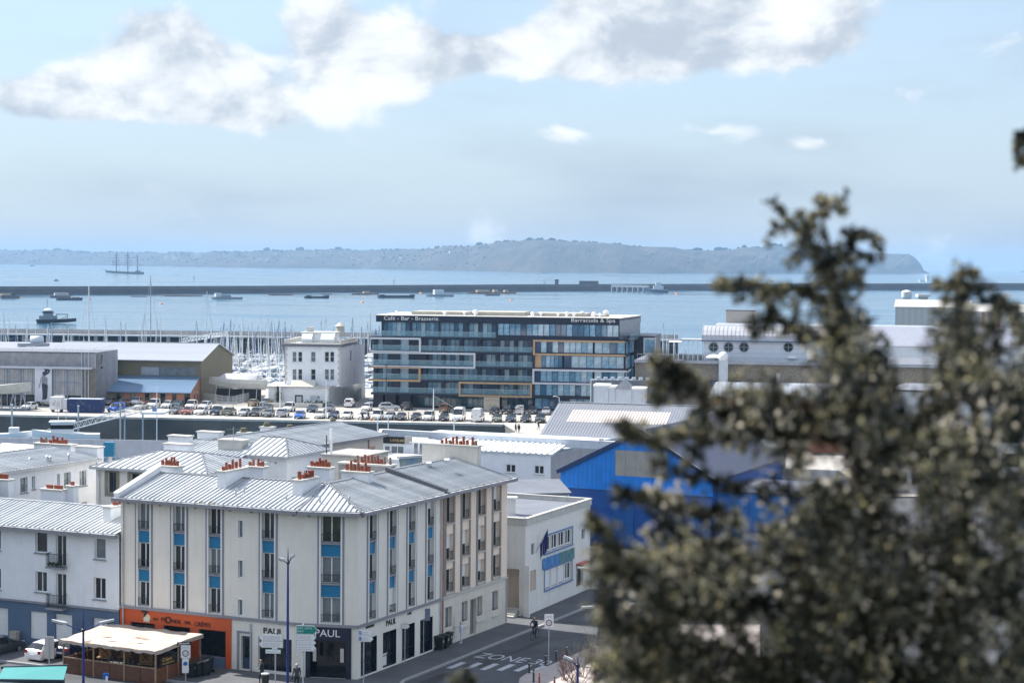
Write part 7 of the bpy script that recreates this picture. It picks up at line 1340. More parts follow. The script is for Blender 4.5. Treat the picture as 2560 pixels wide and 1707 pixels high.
def road_ships():
    def water(u,v): return gnd(u,v,SEA)
    # three-masted ship
    p=water(312,684.8); s=p.y/4500; t=thing('tall_ship','three-masted tall ship at anchor with bare yards','ship',tuple(p),PI); L=96*s; b=MB(); hull(b,L,11,5.5,sheer=3.0); sg=mat('ship_grey',(.10,.12,.15),.7); b.make('hull',[sg,sg],t); MB().bar((L*.46,0,8.2),(L*.60,0,13),.9).make('bowsprit',sg,t)
    for f,h in ((.22,56),(-.08,58),(-.33,48)):
        b=MB(); b.cyl((L*f,0,3),(L*f,0,h*s),1.5,.8,n=6); m=b.make('mast',sg,t); b=MB()
        for k,(z,w) in enumerate(((22,13),(27.5,11.5),(33,10),(40,8),(46,6))):
            if f>-.2: b.bar((L*f-w*s*.9,-3,z*s),(L*f+w*s*.9,3,z*s),1.1)
        if f<-.2: b.bar((L*f,0,20*s),(L*f-16*s,0,22*s),.5); b.bar((L*f,0,12*s),(L*f-17*s,0,12*s),.5)
        for e in (-10,10): b.bar((L*f,0,h*s*.9),(L*f+e*s,0,4),.35)
        b.make('rigging',sg,m)
    MB().box(-L*.4,-L*.28,-3,3,5.5,9).make('deckhouse',sg,t)
    # buoy tender steaming left to right
    p=water(142,808); s=p.y/4500; L=99*s; t=thing('buoy_tender','dark workboat with a tall wheelhouse steaming across the harbour','ship',tuple(p),R(-3)); b=MB(); hull(b,L,6.5,2.1,sheer=.9); b.make('hull',[MATS['boat_dark'],MATS['barge_grey']],t); hz=mat('tender_grey',(.22,.26,.30),.6,var=.15); wt=MATS['gel_white']
    MB().box(-L*.42,-L*.02,-2.4,2.4,2,4.2).make('deckhouse',hz,t); MB().box(-L*.32,-L*.12,-2,2,4.2,6.8).make('bridge',hz,t); MB().box(-L*.34,-L*.10,-2.3,2.3,5.6,6.4).make('bridge_windows',MATS['glass_dark'],t); MB().lathe([(2.4,0),(2.5,.5),(1.6,1.2),(.3,1.5)],10,c=(-L*.22,0,6.8)).make('bridge_roof',wt,t); b=MB(); b.cyl((-L*.24,0,8),(-L*.24,0,13.5),.12).bar((-L*.24-1,0,11.5),(-L*.24+1,0,11.5),.15); b.make('mast',hz,t); b=MB(); b.bar((L*.02,-1.5,2),(L*.02,-1.5,5),.3).bar((L*.3,-1.5,2),(L*.3,-1.5,5),.3).bar((0,-1.5,5),(L*.31,-1.5,5),.5).bar((L*.05,1.5,2),(L*.26,1.5,4),.3); b.make('crane',hz,t)
    b=MB(); b.ext([(-L*.5-60,-1.5,.04),(-L*.5,-1.2,.04),(-L*.5,1.2,.04),(-L*.5-60,1.5,.04)],(0,0,.08)); b.make('wake',mat('foam',(.75,.8,.85),.9),t)
    # barges and floats: u0,u1,vbase, freeboard px, material, superstructure
    B=[(0,50,745.5,7,'barge_grey','dark barge with a yellow deckhouse at the left edge',[(3,26,5,'sand'),(28,37,6,'boat_dark')],0),
     (124,180,744,5,'barge_grey','grey barge with a pale deck cargo behind the rust-edged barge',[(136,170,7,'sand2')],0),
     (140,206,750,6,'boat_dark','dark barge with raked ends in front of the cargo barge',[(178,196,2.5,'sand2')],0),
     (327,366,742,2,'barge_rust','thin rust-coloured float left of the long float',[],0),(409,505,740,2.5,'barge_rust','long low rust-coloured float before the breakwater',[],0),
     (530,605,748,6,'tender_grey','grey work barge with white bridge at its stern',[(537,552,9,'gel'),(553,575,5,'tender_grey')],0),
     (673,729,738,3,'barge_rust','thin rust-red float left of the tyre-fendered pontoon',[],0),(762,820,745.5,5,'boat_dark','dark pontoon with black tyre fenders at both ends',[],1),
     (800,827,736.5,3,'tender_grey','small grey pontoon behind the tyre-fendered pontoon',[],0),(881,945,736.5,3.5,'barge_rust','brown work pontoon with a small mast',[(908,922,4,'sand')],0),
     (946,1034,744,6,'boat_dark','long dark pontoon with round fenders at both ends',[],1),(1068,1132,741,5,'tender_grey','grey work vessel with a tall pale deckhouse',[(1083,1108,12,'gel')],0),
     (1170,1288,733.5,3.5,'barge_rust','long brown pontoon loaded with pale heaps',[(1186,1220,5,'sand'),(1233,1245,6,'sand'),(1264,1274,5,'sand')],0),(1215,1248,739,4,'barge_grey','small grey pontoon in front of the loaded pontoon',[],0)]
    CM={'sand':mat('cargo_sand',(.42,.34,.24),.9,var=.2,vscale=.3),'sand2':mat('cargo_pale',(.45,.44,.42),.9,var=.2,vscale=.3),'gel':mat('ship_pale',(.55,.58,.6),.6),'tender_grey':hz,'boat_dark':MATS['boat_dark']}
    for u0,u1,v,h,m,l,top,fend in B:
        a,c=water(u0,v),water(u1,v); s=a.y/4500; L=(c-a).length; t=thing('moored_barge',l,'barge',tuple((a+c)/2),math.atan2(c.y-a.y,c.x-a.x)); z=h*s; m_=CM.get(m) or MATS.get(m) 
        b=MB(); b.ext([(-L/2,-3.5,z),(-L/2+z*.6,-3.5,-1),(L/2-z*.6,-3.5,-1),(L/2,-3.5,z)],(0,7,0)); b.make('hull',m_,t)
        for p0,p1,hh,mm in top: MB().box((p0-(u0+u1)/2)*s,(p1-(u0+u1)/2)*s,-2.5,2.5,z,z+hh*s).make('deckhouse',CM[mm],t)
        if fend:
            for e in (-1,1):
                for k in range(2): MB().cyl((e*(L/2-1.5-k*2.6),-3.9,z*.8),(e*(L/2-1.5-k*2.6),-3.3,z*.8),1.5,n=12).make('fender',MATS['rubber'],t)
    # grey ship at the jetty on the breakwater, jetty on piles
    p=water(1640,731.5); s=p.y/4500; L=60*s; t=thing('grey_ship','pale grey ship lying at the jetty of the breakwater','ship',tuple(p),PI); b=MB(); hull(b,L,8,4,sheer=1.5); b.make('hull',[mat('navy_grey',(.18,.22,.28),.6),CM['gel']],t); MB().box(-L*.3,L*.12,-3,3,4,9).make('deckhouse',CM['gel'],t); MB().box(-L*.2,L*.02,-2.5,2.5,9,13).make('bridge',CM['gel'],t); MB().cyl((-L*.08,0,13),(-L*.08,0,22),.4).make('mast',CM['gel'],t)
    a=water(1530,729); c=water(1622,731); t=thing('breakwater_jetty','grey jetty on piles at the end of the breakwater section','jetty',tuple(a),math.atan2(c.y-a.y,c.x-a.x)); L=(c-a).length; MB().box(0,L,-2,3,6,9).make('deck',mat('jetty_grey',(.30,.33,.37),.8),t)
    for i in range(7): MB().box(i*L/7,i*L/7+1.6,-2,2,-1,6).make('pile',MATS['jetty_grey'],t)
    p=water(2318,720); t=thing('breakwater_light','white light tower with drum lantern at the breakwater gap','lighthouse',(p.x,p.y,6)); MB().cyl((0,0,0),(0,0,8),3,2.5,n=12).make('tower',MATS['far_white'],t); MB().cyl((0,0,8),(0,0,11),4,n=12).make('lantern',MATS['far_white'],t); MB().box(-14,-5,-2,2,-1,3).make('annex',MATS['far_white'],t)
    p=water(1928,729); t=thing('breakwater_hut','small white hut on the breakwater behind the conifer tip','hut',(p.x,p.y,5)); MB().box(-3,3,-2,2,0,5).make('wall',MATS['far_white'],t); MB().box(-3.4,3.4,-2.4,2.4,5,5.6).make('roof',MATS['far_roof'],t)
    # sails, buoys, small craft
    for u,v,h,l in ((1361,711,18,'small white sail beyond the breakwater left of the grey ship'),(1903,700,18,'small white sail beyond the breakwater near the conifer tip')):
        p=water(u,v); s=p.y/4500; t=thing('sailing_dinghy',l,'sailboat',tuple(p),R(10)); b=MB(); hull(b,9*s,2.6*s,1.0*s); b.make('hull',[MATS['gel_white'],MATS['gel_white']],t); b=MB(); b.ext([(.5*s,0,1.5*s),(.5*s,0,h*s),(-4*s,.4,1.8*s)],(0,.1,0)); b.make('mainsail',MATS['gel_white'],t); b=MB(); b.ext([(.8*s,0,h*.8*s),(.8*s,0,1.4*s),(4.2*s,-.4,1.6*s)],(0,.1,0)); b.make('jib',MATS['gel_white'],t); MB().cyl((.6*s,0,.5*s),(.6*s,0,h*1.02*s),.15*s,n=5).make('mast',MATS['alu'],t)
    for u,v,l in ((403,760,'orange buoy right of the thick pale mast'),(224,748,'small orange buoy beside the dark barge'),(906,756,'orange buoy in front of the long dark pontoon'),(1278,751,'pale orange buoy right of the loaded pontoon'),(1052,733.5,'small red buoy near the breakwater'),(1692,735,'yellow buoy right of the grey ship'),(50,744.5,'red float at the bow of the yellow-housed barge')):
        p=water(u,v); s=p.y/4500; t=thing('mooring_buoy',l,'buoy',tuple(p),0,'mooring buoys in the harbour'); MB().lathe([(4*s,-.5),(5*s,.6*s),(3.4*s,2.2*s),(1*s,3*s)],12).make('float',MATS['buoy_orange'],t); MB().cyl((0,0,2.5*s),(0,0,4*s),.3*s,n=6).make('eye',MATS['iron'],t)
    for u,v,l,k in ((81,666,'tiny grey motor boat far out at the left',0),(141,702.5,'tiny dark boat beyond the breakwater at the left',0),(485,702,'slim dark channel marker beyond the breakwater',1),(985,711,'slim beacon standing behind the breakwater',1),(2557,681,'distant sailing boat on the horizon at the right edge',0)):
        p=water(u,v); s=p.y/4500
        if k: t=thing('channel_marker',l,'beacon',tuple(p)); MB().cyl((0,0,-1),(0,0,11*s),.8*s,.5*s,n=6).make('post',MATS['boat_dark'],t); MB().lathe([(1.2*s,0),(1.6*s,1*s),(1.2*s,2.2*s)],6,c=(0,0,9*s)).make('topmark',MATS['boat_dark'],t)
        else: t=thing('distant_boat',l,'boat',tuple(p)); b=MB(); hull(b,13*s,3*s,1.6*s); b.make('hull',[MATS['ship_grey'],MATS['ship_grey']],t); MB().box(-2.5*s,2*s,-1*s,1*s,1.5*s,4.2*s).make('cabin',MATS['ship_grey'],t)
road_ships()
# ---------------------------------------------------------------- the street
NR=-FRT.Y                                     # from the right-hand front out into the street
def street():
    # pavements with kerbs, road markings
    def pave(name,pts,m,z=0.0,h=.14):
        b=MB(); b.q([V3(p,z) for p in pts]); n=len(pts)
        for i in range(n): p,q=pts[i],pts[(i+1)%n]; b.q([V3(p,z-h),V3(q,z-h),V3(q,z),V3(p,z)])
        return struct(b.make(name,m))
    k0=FRT.w(-3.2,-2.9,0); k1=FRT.w(75,-2.9,0); kc=FC.w(1.2,-5.2,0); kl=FL.w(6,-5.0,0); kl0=FL.w(-24,-5.2,0)
    mid=[FL.w(15.5,-5.0,0),FC.w(2.6,-5.0,0),FRT.w(-2.0,-4.2,0),FRT.w(1.5,-3.0,0)]
    line=[kl0,kl]+mid+[k1]
    pave('pavement',line+[FRT.w(75,3,0),FRT.w(0,3,0),FL.w(15,3,0),FL.w(-24,3,0)],MATS['pavement'])
    kb=thing('street_kerb','grey stone kerb along the pavement by the corner building','kerb',tuple(line[0]))
    for p,q in zip(line,line[1:]):
        d=q-p; n=max(1,int(d.length/1.0)); 
        for i in range(n):
            if (p+d*(i/n)).y>190: break
            b=MB(); b.bar(p+d*(i/n)-line[0]+Vector((0,0,-.055)),p+d*((i+1)/n)-d.normalized()*.015-line[0]+Vector((0,0,-.055)),.2,.15); b.make('kerbstone',MATS['kerb_stone'],kb)
    # near pavement corner on the right
    e=[gnd(1296,1712),gnd(1299,1694),gnd(1318,1681),gnd(1369,1664),gnd(1470,1620),gnd(1640,1560),gnd(1900,1560),gnd(1900,1720)]
    pave('near_pavement',e,mat('paving_pale',(.42,.37,.35),.9,var=.12,vscale=.8,bump=.2,bscale=20))
    rd=struct(ob('road',MB().q([FRT.w(-30,-3.0,-.134),FRT.w(-30,-10.6,-.134),FRT.w(75,-10.6,-.134),FRT.w(75,-3.0,-.134)]).mesh('road',MATS['asphalt'])))
    for u,v in ((1141,1662),(1183,1663.5),(1224,1665.5),(1265,1667),(1307,1669),(1346,1671)):
        c=gnd(u,v,-.13); b=MB(); b.q([c-D2*1.15-NR*.25,c-D2*1.15+NR*.25,c+D2*1.15+NR*.25,c+D2*1.15-NR*.25]); b.make('crossing_stripe',MATS['road_paint'],rd)
    o=text('ZONE 30',2.5,MATS['road_paint'],rd,gnd(1181,1641,-.129),(0,0,math.atan2(NR.y,NR.x)),ext=.001,sx=.62,name='lettering')
    for u,v in ((1260,1630),(1120,1690),(1420,1600)): o=MB().lathe([(.33,0),(.33,.006)],16).make('manhole_cover',MATS['iron'],rd,gnd(u,v,-.131))
    for u,v,l,w in ((1230,1650,5,.9),(1330,1612,7,.7),(1090,1697,4,1.1)): c=gnd(u,v,-.1305); b=MB(); b.q([c-D2*l/2-NR*w/2,c-D2*l/2+NR*w*.4,c+D2*l*.45+NR*w/2,c+D2*l/2-NR*w/2]); b.make('tar_patch',mat('tar',(.03,.031,.035),.7,var=.2),rd)
    # bollards
    for i,(u,v,c,l) in enumerate(((1323,1681,0,'dark bollard at the tip of the pale pavement'),(1364,1662,0,'dark bollard beside the speed sign'),(1390,1650,0,'dark bollard behind the speed sign'),(1417,1640,0,'dark bollard among the bare shrub twigs'),(1334,1704,0,'green-grey bollard at the bottom edge of the pale pavement'),(1348,1714,1,'red-banded bollard at the bottom edge of the picture'),(1386,1722,1,'red-banded bollard in front of the bare shrubs'))):
        p=gnd(u,v); t=thing('bollard',l,'bollard',tuple(p),0,'bollards on the near pavement'); m=mat('bollard_green',(.035,.04,.035),.5) if not c else mat('bollard_red',(.30,.06,.05),.5); MB().lathe([(.075,0),(.07,.86),(.055,.92),(.02,.94)],12).make('post',m,t); MB().lathe([(.085,0),(.085,.08),(.07,.1)],12).make('foot',MATS['iron'],t); MB().lathe([(.074,.72),(.074,.8)],12).make('band',MATS['galv'],t)
street()
def direction_plate(t,x0,x1,z,h,m,tip=0,fm=None,y=-.05,name='plate',lines=None,lm=None):
    """flat sign plate; tip -1 points left, +1 right"""
    a=h*.45; pts=[(x0,0,z),(x1,0,z),(x1,0,z+h),(x0,0,z+h)] if not tip else ([(x0,0,z),(x1-a,0,z),(x1,0,z+h/2),(x1-a,0,z+h),(x0,0,z+h)] if tip>0 else [(x0,0,z+h/2),(x0+a,0,z),(x1,0,z),(x1,0,z+h),(x0+a,0,z+h)])
    b=MB(); b.ext([(p[0],y,p[2]) for p in pts],(0,-.03,0)); o=b.make(name,m,t)
    if fm is not None:
        cx=sum(p[0] for p in pts)/len(pts); cz=z+h/2; b=MB(); b.ext([((p[0]-cx)*1.05+cx,y+.012,(p[2]-cz)*1.14+cz) for p in pts],(0,-.02,0)); b.make('plate_edge',fm,o)
    for k in range(lines or 0):
        zz=z+h*(.62-.34*k) if lines>1 else z+h*.45; xs=x0+.1+(a if tip<0 else 0)
        for j in range(9):
            w=(x1-x0-.25-a)/9; MB().box(xs+j*w,xs+j*w+w*rnd.uniform(.45,.8),y-.037,y-.031,zz-h*.07,zz+h*.07).make('plate_mark',lm or mat('mark_grey',(.45,.46,.5),.6),o)
    return o
def signs():
    wp=MATS['white_paint']; gp=mat('sign_green',(.004,.26,.22),.4); dk=MATS['iron']; bl=mat('sign_blue',(.02,.14,.48),.4); a=R(-4)
    def post(u,vt,vb,label,name='direction_sign',r=.045,rz=a,Y=None,m=None):
        p=gnd(u,vb); t=thing(name,label,'sign',tuple(p),rz); h=at(u,vt,p.y).z; MB().cyl((0,0,0),(0,0,h),r,n=10).make('post',m or MATS['galv'],t); MB().lathe([(r*1.15,0),(r*.6,.05),(.005,.07)],8,c=(0,0,h)).make('cap',wp,t); return t,p
    def Z(u,v,p): return at(u,v,p.y).z
    def X(u,p): return (u-UC)/F_*p.y-p.x
    t,p=post(688.4,1579,1722,'white direction sign with two left-pointing plates on a grey post'); 
    for v0,v1 in ((1600,1585),(1617,1602)): direction_plate(t,X(649,p),X(709,p),Z(680,v0,p),Z(680,v1,p)-Z(680,v0,p),wp,-1,fm=MATS['galv'],lines=2)
    direction_plate(t,X(682,p),X(696,p),Z(690,1622,p),.16,wp); o=direction_plate(t,X(666,p),X(704,p),Z(690,1632,p),.26,wp,fm=gp,lines=1)
    t,p=post(757.5,1560,1725,'direction sign with a green plate above three white right-pointing plates'); z0=Z(757,1582.5,p); o=direction_plate(t,X(744,p),X(796,p),z0,Z(757,1563.5,p)-z0,gp,1,fm=wp)
    for k,s in enumerate(('BREST CENTRE','BREST')): q=text(s,.17,wp,o,(X(745.5,p),-.085,z0+.33-.22*k),(PI/2,0,0),ext=.003); bb=[v.co.x for v in q.data.vertices]; q.scale.x=(1.05 if k==0 else .45)/(max(bb)-min(bb))
    for v0,v1,n in ((1599,1584.5,2),(1609.5,1600.5,1),(1625.5,1611,2)): direction_plate(t,X(744,p),X(793,p),Z(757,v0,p),Z(757,v1,p)-Z(757,v0,p),wp,1,fm=MATS['galv'],lines=n)
    t,p=post(908.8,1574,1706,'white parking sign with two plates and blue squares beside the corner shop'); 
    for v0,v1,s in ((1587,1573.5,'P'),(1602,1588.5,'i')):
        z=Z(909,v0,p); h=Z(909,v1,p)-z; o=direction_plate(t,X(900.5,p),X(937,p),z,h,wp,1,fm=MATS['galv'],lines=2); MB().box(X(901.5,p),X(907.5,p),-.1,-.082,z+h*.18,z+h*.82).make('blue_square',bl,o); text(s,h*.6,wp,o,(X(902.8,p),-.104,z+h*.3),(PI/2,0,0),ext=.002)
    t,p=post(1012,1554,1656,'small oval sign on a thin post in front of the shop windows','street_sign',.035); direction_plate(t,X(1009,p),X(1029,p),Z(1012,1570,p),.34,wp,1,fm=MATS['iron'],lines=1)
    t,p=post(1058.5,1521,1633,'back of a grey rectangular road sign by the shop windows','road_sign',.035,rz=R(20)); direction_plate(t,-.18,.5,Z(1058,1551,p),.95,mat('sign_back',(.16,.19,.26),.5),0)
    # zone 30 signs
    def zone(u,vt,vm,vb,label,rz,extra=False):
        p=gnd(u,vb); t=thing('speed_sign',label,'sign',tuple(p),rz); h=Z(u,vt,p); MB().cyl((0,.03,0),(0,.03,h),.04,n=8).make('post',MATS['galv'],t); z0=Z(u,vm,p); w=.34; MB().box(-w,w,-.04,-.01,z0,h).make('plate',wp,t); hh=h-z0
        text('ZONE',.17,MATS['mark_grey'],t,(0,-.045,z0+hh*.76),(PI/2,0,0),ext=.003,align='CENTER'); o=MB().lathe([(.17,-.005),(.235,-.005),(.235,.008),(.17,.008),(.17,-.005)],24).make('ring',mat('sign_maroon',(.16,.06,.09),.5),t,(0,-.05,z0+hh*.36)); o.rotation_euler=(PI/2,0,0); text('30',.24,MATS['mark_grey'],t,(0,-.045,z0+hh*.36-.085),(PI/2,0,0),ext=.003,align='CENTER')
        if extra:
            z1=Z(u,1681,p); MB().box(-.25,.22,-.04,-.012,z1,z0-.03).make('lower_plate',wp,t); o=MB().lathe([(.15,-.005),(.15,.01)],20).make('blue_disc',bl,t,(0,-.045,z0-.42)); o.rotation_euler=(PI/2,0,0); MB().box(-.2,-.05,-.047,-.041,z1+.55,z1+.72).make('plate_mark',MATS['mark_grey'],t)
            b=MB(); b.box(-.62,.42,-.03,.0,h+.02,h+.26); o=b.make('street_name_blade',MATS['black_metal'],t); o.rotation_euler=(0,0,R(16)); [MB().box(-.5+.1*k,-.44+.1*k,-.036,-.031,h+.09,h+.19).make('plate_mark',wp,o) for k in range(8)]
    zone(1371.5,1534.5,1568,1655,'white speed-zone sign beside the crossing',R(6)); zone(464,1612,1643,1703,'white speed-zone sign with a lower parking plate in front of the wooden terrace',R(4),True)
    p=gnd(124,1662); t=thing('info_panel','pale back of a tall sign panel behind the white hatchback','sign',tuple(p),R(-10)); MB().box(-.36,.36,-.05,0,Z(124,1645,p),Z(124,1590,p)).make('panel',mat('panel_back',(.55,.55,.54),.5),t); MB().box(-.05,.05,-.09,-.05,0,Z(124,1592,p)).make('post',MATS['galv'],t)
signs()
def lamps():
    bl=MATS['lamp_blue']; hd=mat('lamp_head_grey',(.5,.52,.55),.35,metal=.3)
    def lamp(u,Y,vt,vh,heads,label,seg=None):
        p=at(u,1700,Y); p.z=-.1; zt=at(u,vt,Y).z+.1; zh=at(u,vh,Y).z+.1; t=thing('street_lamp',label,'street lamp',tuple(p),0,'blue street lamps'); b=MB(); b.lathe([(.16,0),(.16,1.1),(.10,1.25),(.09,zh*.6),(.065,zh)],12); b.make('pole',bl,t,smooth=False); MB().lathe([(.06,0),(.035,(zt-zh)*.5),(.008,zt-zh)],8,c=(0,0,zh)).make('spike',bl,t); MB().lathe([(.09,-.1),(.13,-.03),(.13,.05),(.07,.1)],12,c=(0,0,zh)).make('collar',MATS['iron'],t)
        for dx,dz,ln in heads:
            e=Vector((dx,-.1,zh+dz)); b=MB(); b.tube([(0,0,zh),e*.5+Vector((0,0,zh*.5-.03)),e],.04); a_=b.make('arm',bl,t); d=Vector((dx,0,dz*.6)).normalized(); b=MB(); f=e+d*ln; n=Vector((-d.z,0,d.x)); s=1 if dx>0 else -1
            b.ext([e-Vector((0,.13,0)),e+d*ln*.25-Vector((0,.2,0)),f-Vector((0,.1,0)),f+Vector((0,.1,0)),e+d*ln*.25+Vector((0,.2,0)),e+Vector((0,.13,0))],n*s*.14); b.make('lamp_head',hd,a_); MB().ext([e+d*ln*.2-Vector((0,.15,0)),f*.95+e*.05-Vector((0,.08,0)),f*.95+e*.05+Vector((0,.08,0)),e+d*ln*.2+Vector((0,.15,0))],-n*s*.05).make('lens',MATS['iron'],a_)
    lamp(208.5,113,1520,1574,[(-1.05,.36,.95),(1.05,.40,.95)],'blue street lamp with two raised heads in front of the wooden terrace')
    lamp(719,122,1365,1406,[(-.28,.15,.38),(.25,.35,.3)],'tall blue street lamp with one small head in front of the corner building')
    lamp(1497,141,1385,1430,[(-.9,.2,.9)],'blue street lamp half hidden behind the conifer edge'); lamp(1444,101,1638,1662,[(-.35,.25,.5)],'blue street lamp top rising among the bare shrubs'); lamp(1530,131,1470,1515,[(-1.3,-.1,1.0),(1.2,.1,1)],'blue street lamp with two flat heads at the conifer edge')
lamps()
def terrace():
    o=Vector((-32.6,130.6,0)); a=A1-R(2.5); L=8.3; D=5.3; t=thing('wooden_terrace','brown timber café terrace with a torn pale awning roof','terrace',tuple(o+Vector((0,0,-.13))),a); wb=MATS['wood_brown']; wp=MATS['wood_pale']; H=2.42
    MB().box(0,L,0,D,0,.12).make('deck',wb,t)
    n=6
    for i in range(n+1):
        x=L*i/n; MB().box(x-.045,x+.045,-.07,.03,0,H if i%2==0 else 1.2).make('post',wp if i%2==0 else wb,t)
    for i in range(n):
        x0,x1=L*i/n+.05,L*(i+1)/n-.05; b=MB()
        for k in range(9): b.box(x0,x1,-.03+.006*(k%2),.01,.1+k*.115,.1+k*.115+.105)
        b.make('fence_panel',wb,t); MB().box(x0-.05,x1+.05,-.08,.06,1.14,1.2).make('handrail',wp,t)
    for x,sg in ((0,-1),(L,1)):
        for i in range(4):
            y0,y1=D*i/4+.04,D*(i+1)/4-.04; b=MB()
            for k in range(9): b.box(x-.02,x+.02,y0,y1,.1+k*.115,.1+k*.115+.105)
            b.make('fence_panel',mat('wood_red',(.20,.075,.035),.7,var=.25,vscale=2) if x else wb,t); MB().box(x-.05,x+.05,D*(i+1)/4-.05,D*(i+1)/4+.04,0,H-.1 if i in(1,3) else 1.2).make('post',wp,t)
    b=MB(); b.box(L+.03,L+.05,.5,2.3,1.22,1.85); bn=b.make('menu_board',mat('board_dark',(.03,.025,.02),.6),t); o2=text('Crêpes',.38,mat('letter_gold',(.75,.45,.12),.5),bn,(L+.055,.7,1.52),(PI/2,0,PI/2),ext=.003)
    for k in range(7): MB().box(L+.051,L+.058,.7+.2*k,.84+.2*k,1.32,1.38).make('board_mark',MATS['letter_gold'],bn)
    # awning: sagging sheet with folds, edge band
    nx,ny=26,14; b=MB(); rr=random.Random(3); zf=lambda x,y: H+.05+ .18*math.sin(PI*min(1,max(0,(y+.2)/(D+.4)))*.5)+.10*mnoise.noise(Vector((x*.9,y*.9,1.7)))+.05*mnoise.noise(Vector((x*2.6,y*2.6,4)))-(.14 if abs(y)<.25 and 2<x<7 else 0)
    for i in range(nx+1):
        for j in range(ny+1): x=-.15+(L+.3)*i/nx; y=-.3+(D+.5)*j/ny; b.v.append((x,y,zf(x,y)))
    for i in range(nx):
        for j in range(ny): q=i*(ny+1)+j; b.f.append((q,q+ny+1,q+ny+2,q+1)); b.m.append(0)
    aw=b.make('awning',mat('awning_cream',(.50,.425,.365),.8,var=.06,vscale=1.5),t)
    b=MB(); m=nx
    for i in range(m): x0=-.15+(L+.3)*i/m; x1=-.15+(L+.3)*(i+1)/m; b.q([(x0,-.31,zf(x0,-.3)-.22-.05*math.sin(i*2.1)),(x1,-.31,zf(x1,-.3)-.22-.05*math.sin(i*2.1+2.1)),(x1,-.31,zf(x1,-.3)),(x0,-.31,zf(x0,-.3))])
    for j in range(ny): y0=-.3+(D+.5)*j/ny; y1=-.3+(D+.5)*(j+1)/ny; x=L+.16; b.q([(x,y0,zf(x,y0)-.28),(x,y1,zf(x,y1)-.28),(x,y1,zf(x,y1)),(x,y0,zf(x,y0))])
    b.make('valance',MATS['awning_cream'],aw)
    for q in ((2.2,1.6,.9,.25),(4.6,2.3,1.3,.2),(5.6,1.2,.8,.5),(3.4,.7,.7,.3)):            # torn patches and patches of newer cloth
        x,y,w,h=q; MB().ext([(x,y,zf(x,y)+.03),(x+w,y+.15,zf(x+w,y)+.03),(x+w*.8,y+h,zf(x+w*.8,y+h)+.05),(x+.1,y+h*.7,zf(x,y+h)+.04)],(0,0,.02)).make('patch',mat('patch_tan',(.45,.30,.22),.8) if h<.3 else MATS['white_paint'],aw)
    b=MB(); b.bar((0,0,H-.06),(L,0,H-.06),.08,.1).bar((0,D,H+.08),(L,D,H+.08),.08,.1).bar((L,0,H-.06),(L,D,H+.08),.08,.1).bar((0,0,H-.06),(0,D,H+.08),.08,.1); b.make('roof_beam',wp,t)
    # stacked furniture inside
    for i,(x,y,z,rz,l) in enumerate(((1.7,2.6,.12,.2,'folded wooden table leaning inside the terrace, nearest the lamp'),(3.0,3.4,.12,-.1,'wooden table tipped on its side in the middle of the terrace'),(5.6,2.4,.12,.3,'folded wooden table near the right end of the terrace'))):
        w=Matrix.Rotation(a,4,'Z')@Vector((x,y,z)); tt=thing('stacked_table',l,'table',tuple(Vector(t.location)+w),a+rz,'stacked tables on the terrace'); MB().box(-.5,.5,-.04,.04,.75,1.55).make('table_top',MATS['cardboard'],tt); MB().box(-.55,.55,-.35,.35,.66,.73).make('shelf_top',wp,tt); [MB().box(sx*.45-.03,sx*.45+.03,sy*.28-.03,sy*.28+.03,0,.68).make('leg',wp,tt) for sx in(-1,1) for sy in(-1,1)]; b=MB(); b.bar((-.3,-.05,.85),(.3,-.05,1.4),.05).bar((.3,-.05,.85),(-.3,-.05,1.4),.05); b.make('brace',wb,tt)
    MB().box(.4,3.2,D-.3,D-.2,.1,1.9).make('back_screen',wb,t); MB().box(4.2,5.4,D-.3,D-.2,.1,2.0).make('back_screen',wb,t)
terrace()
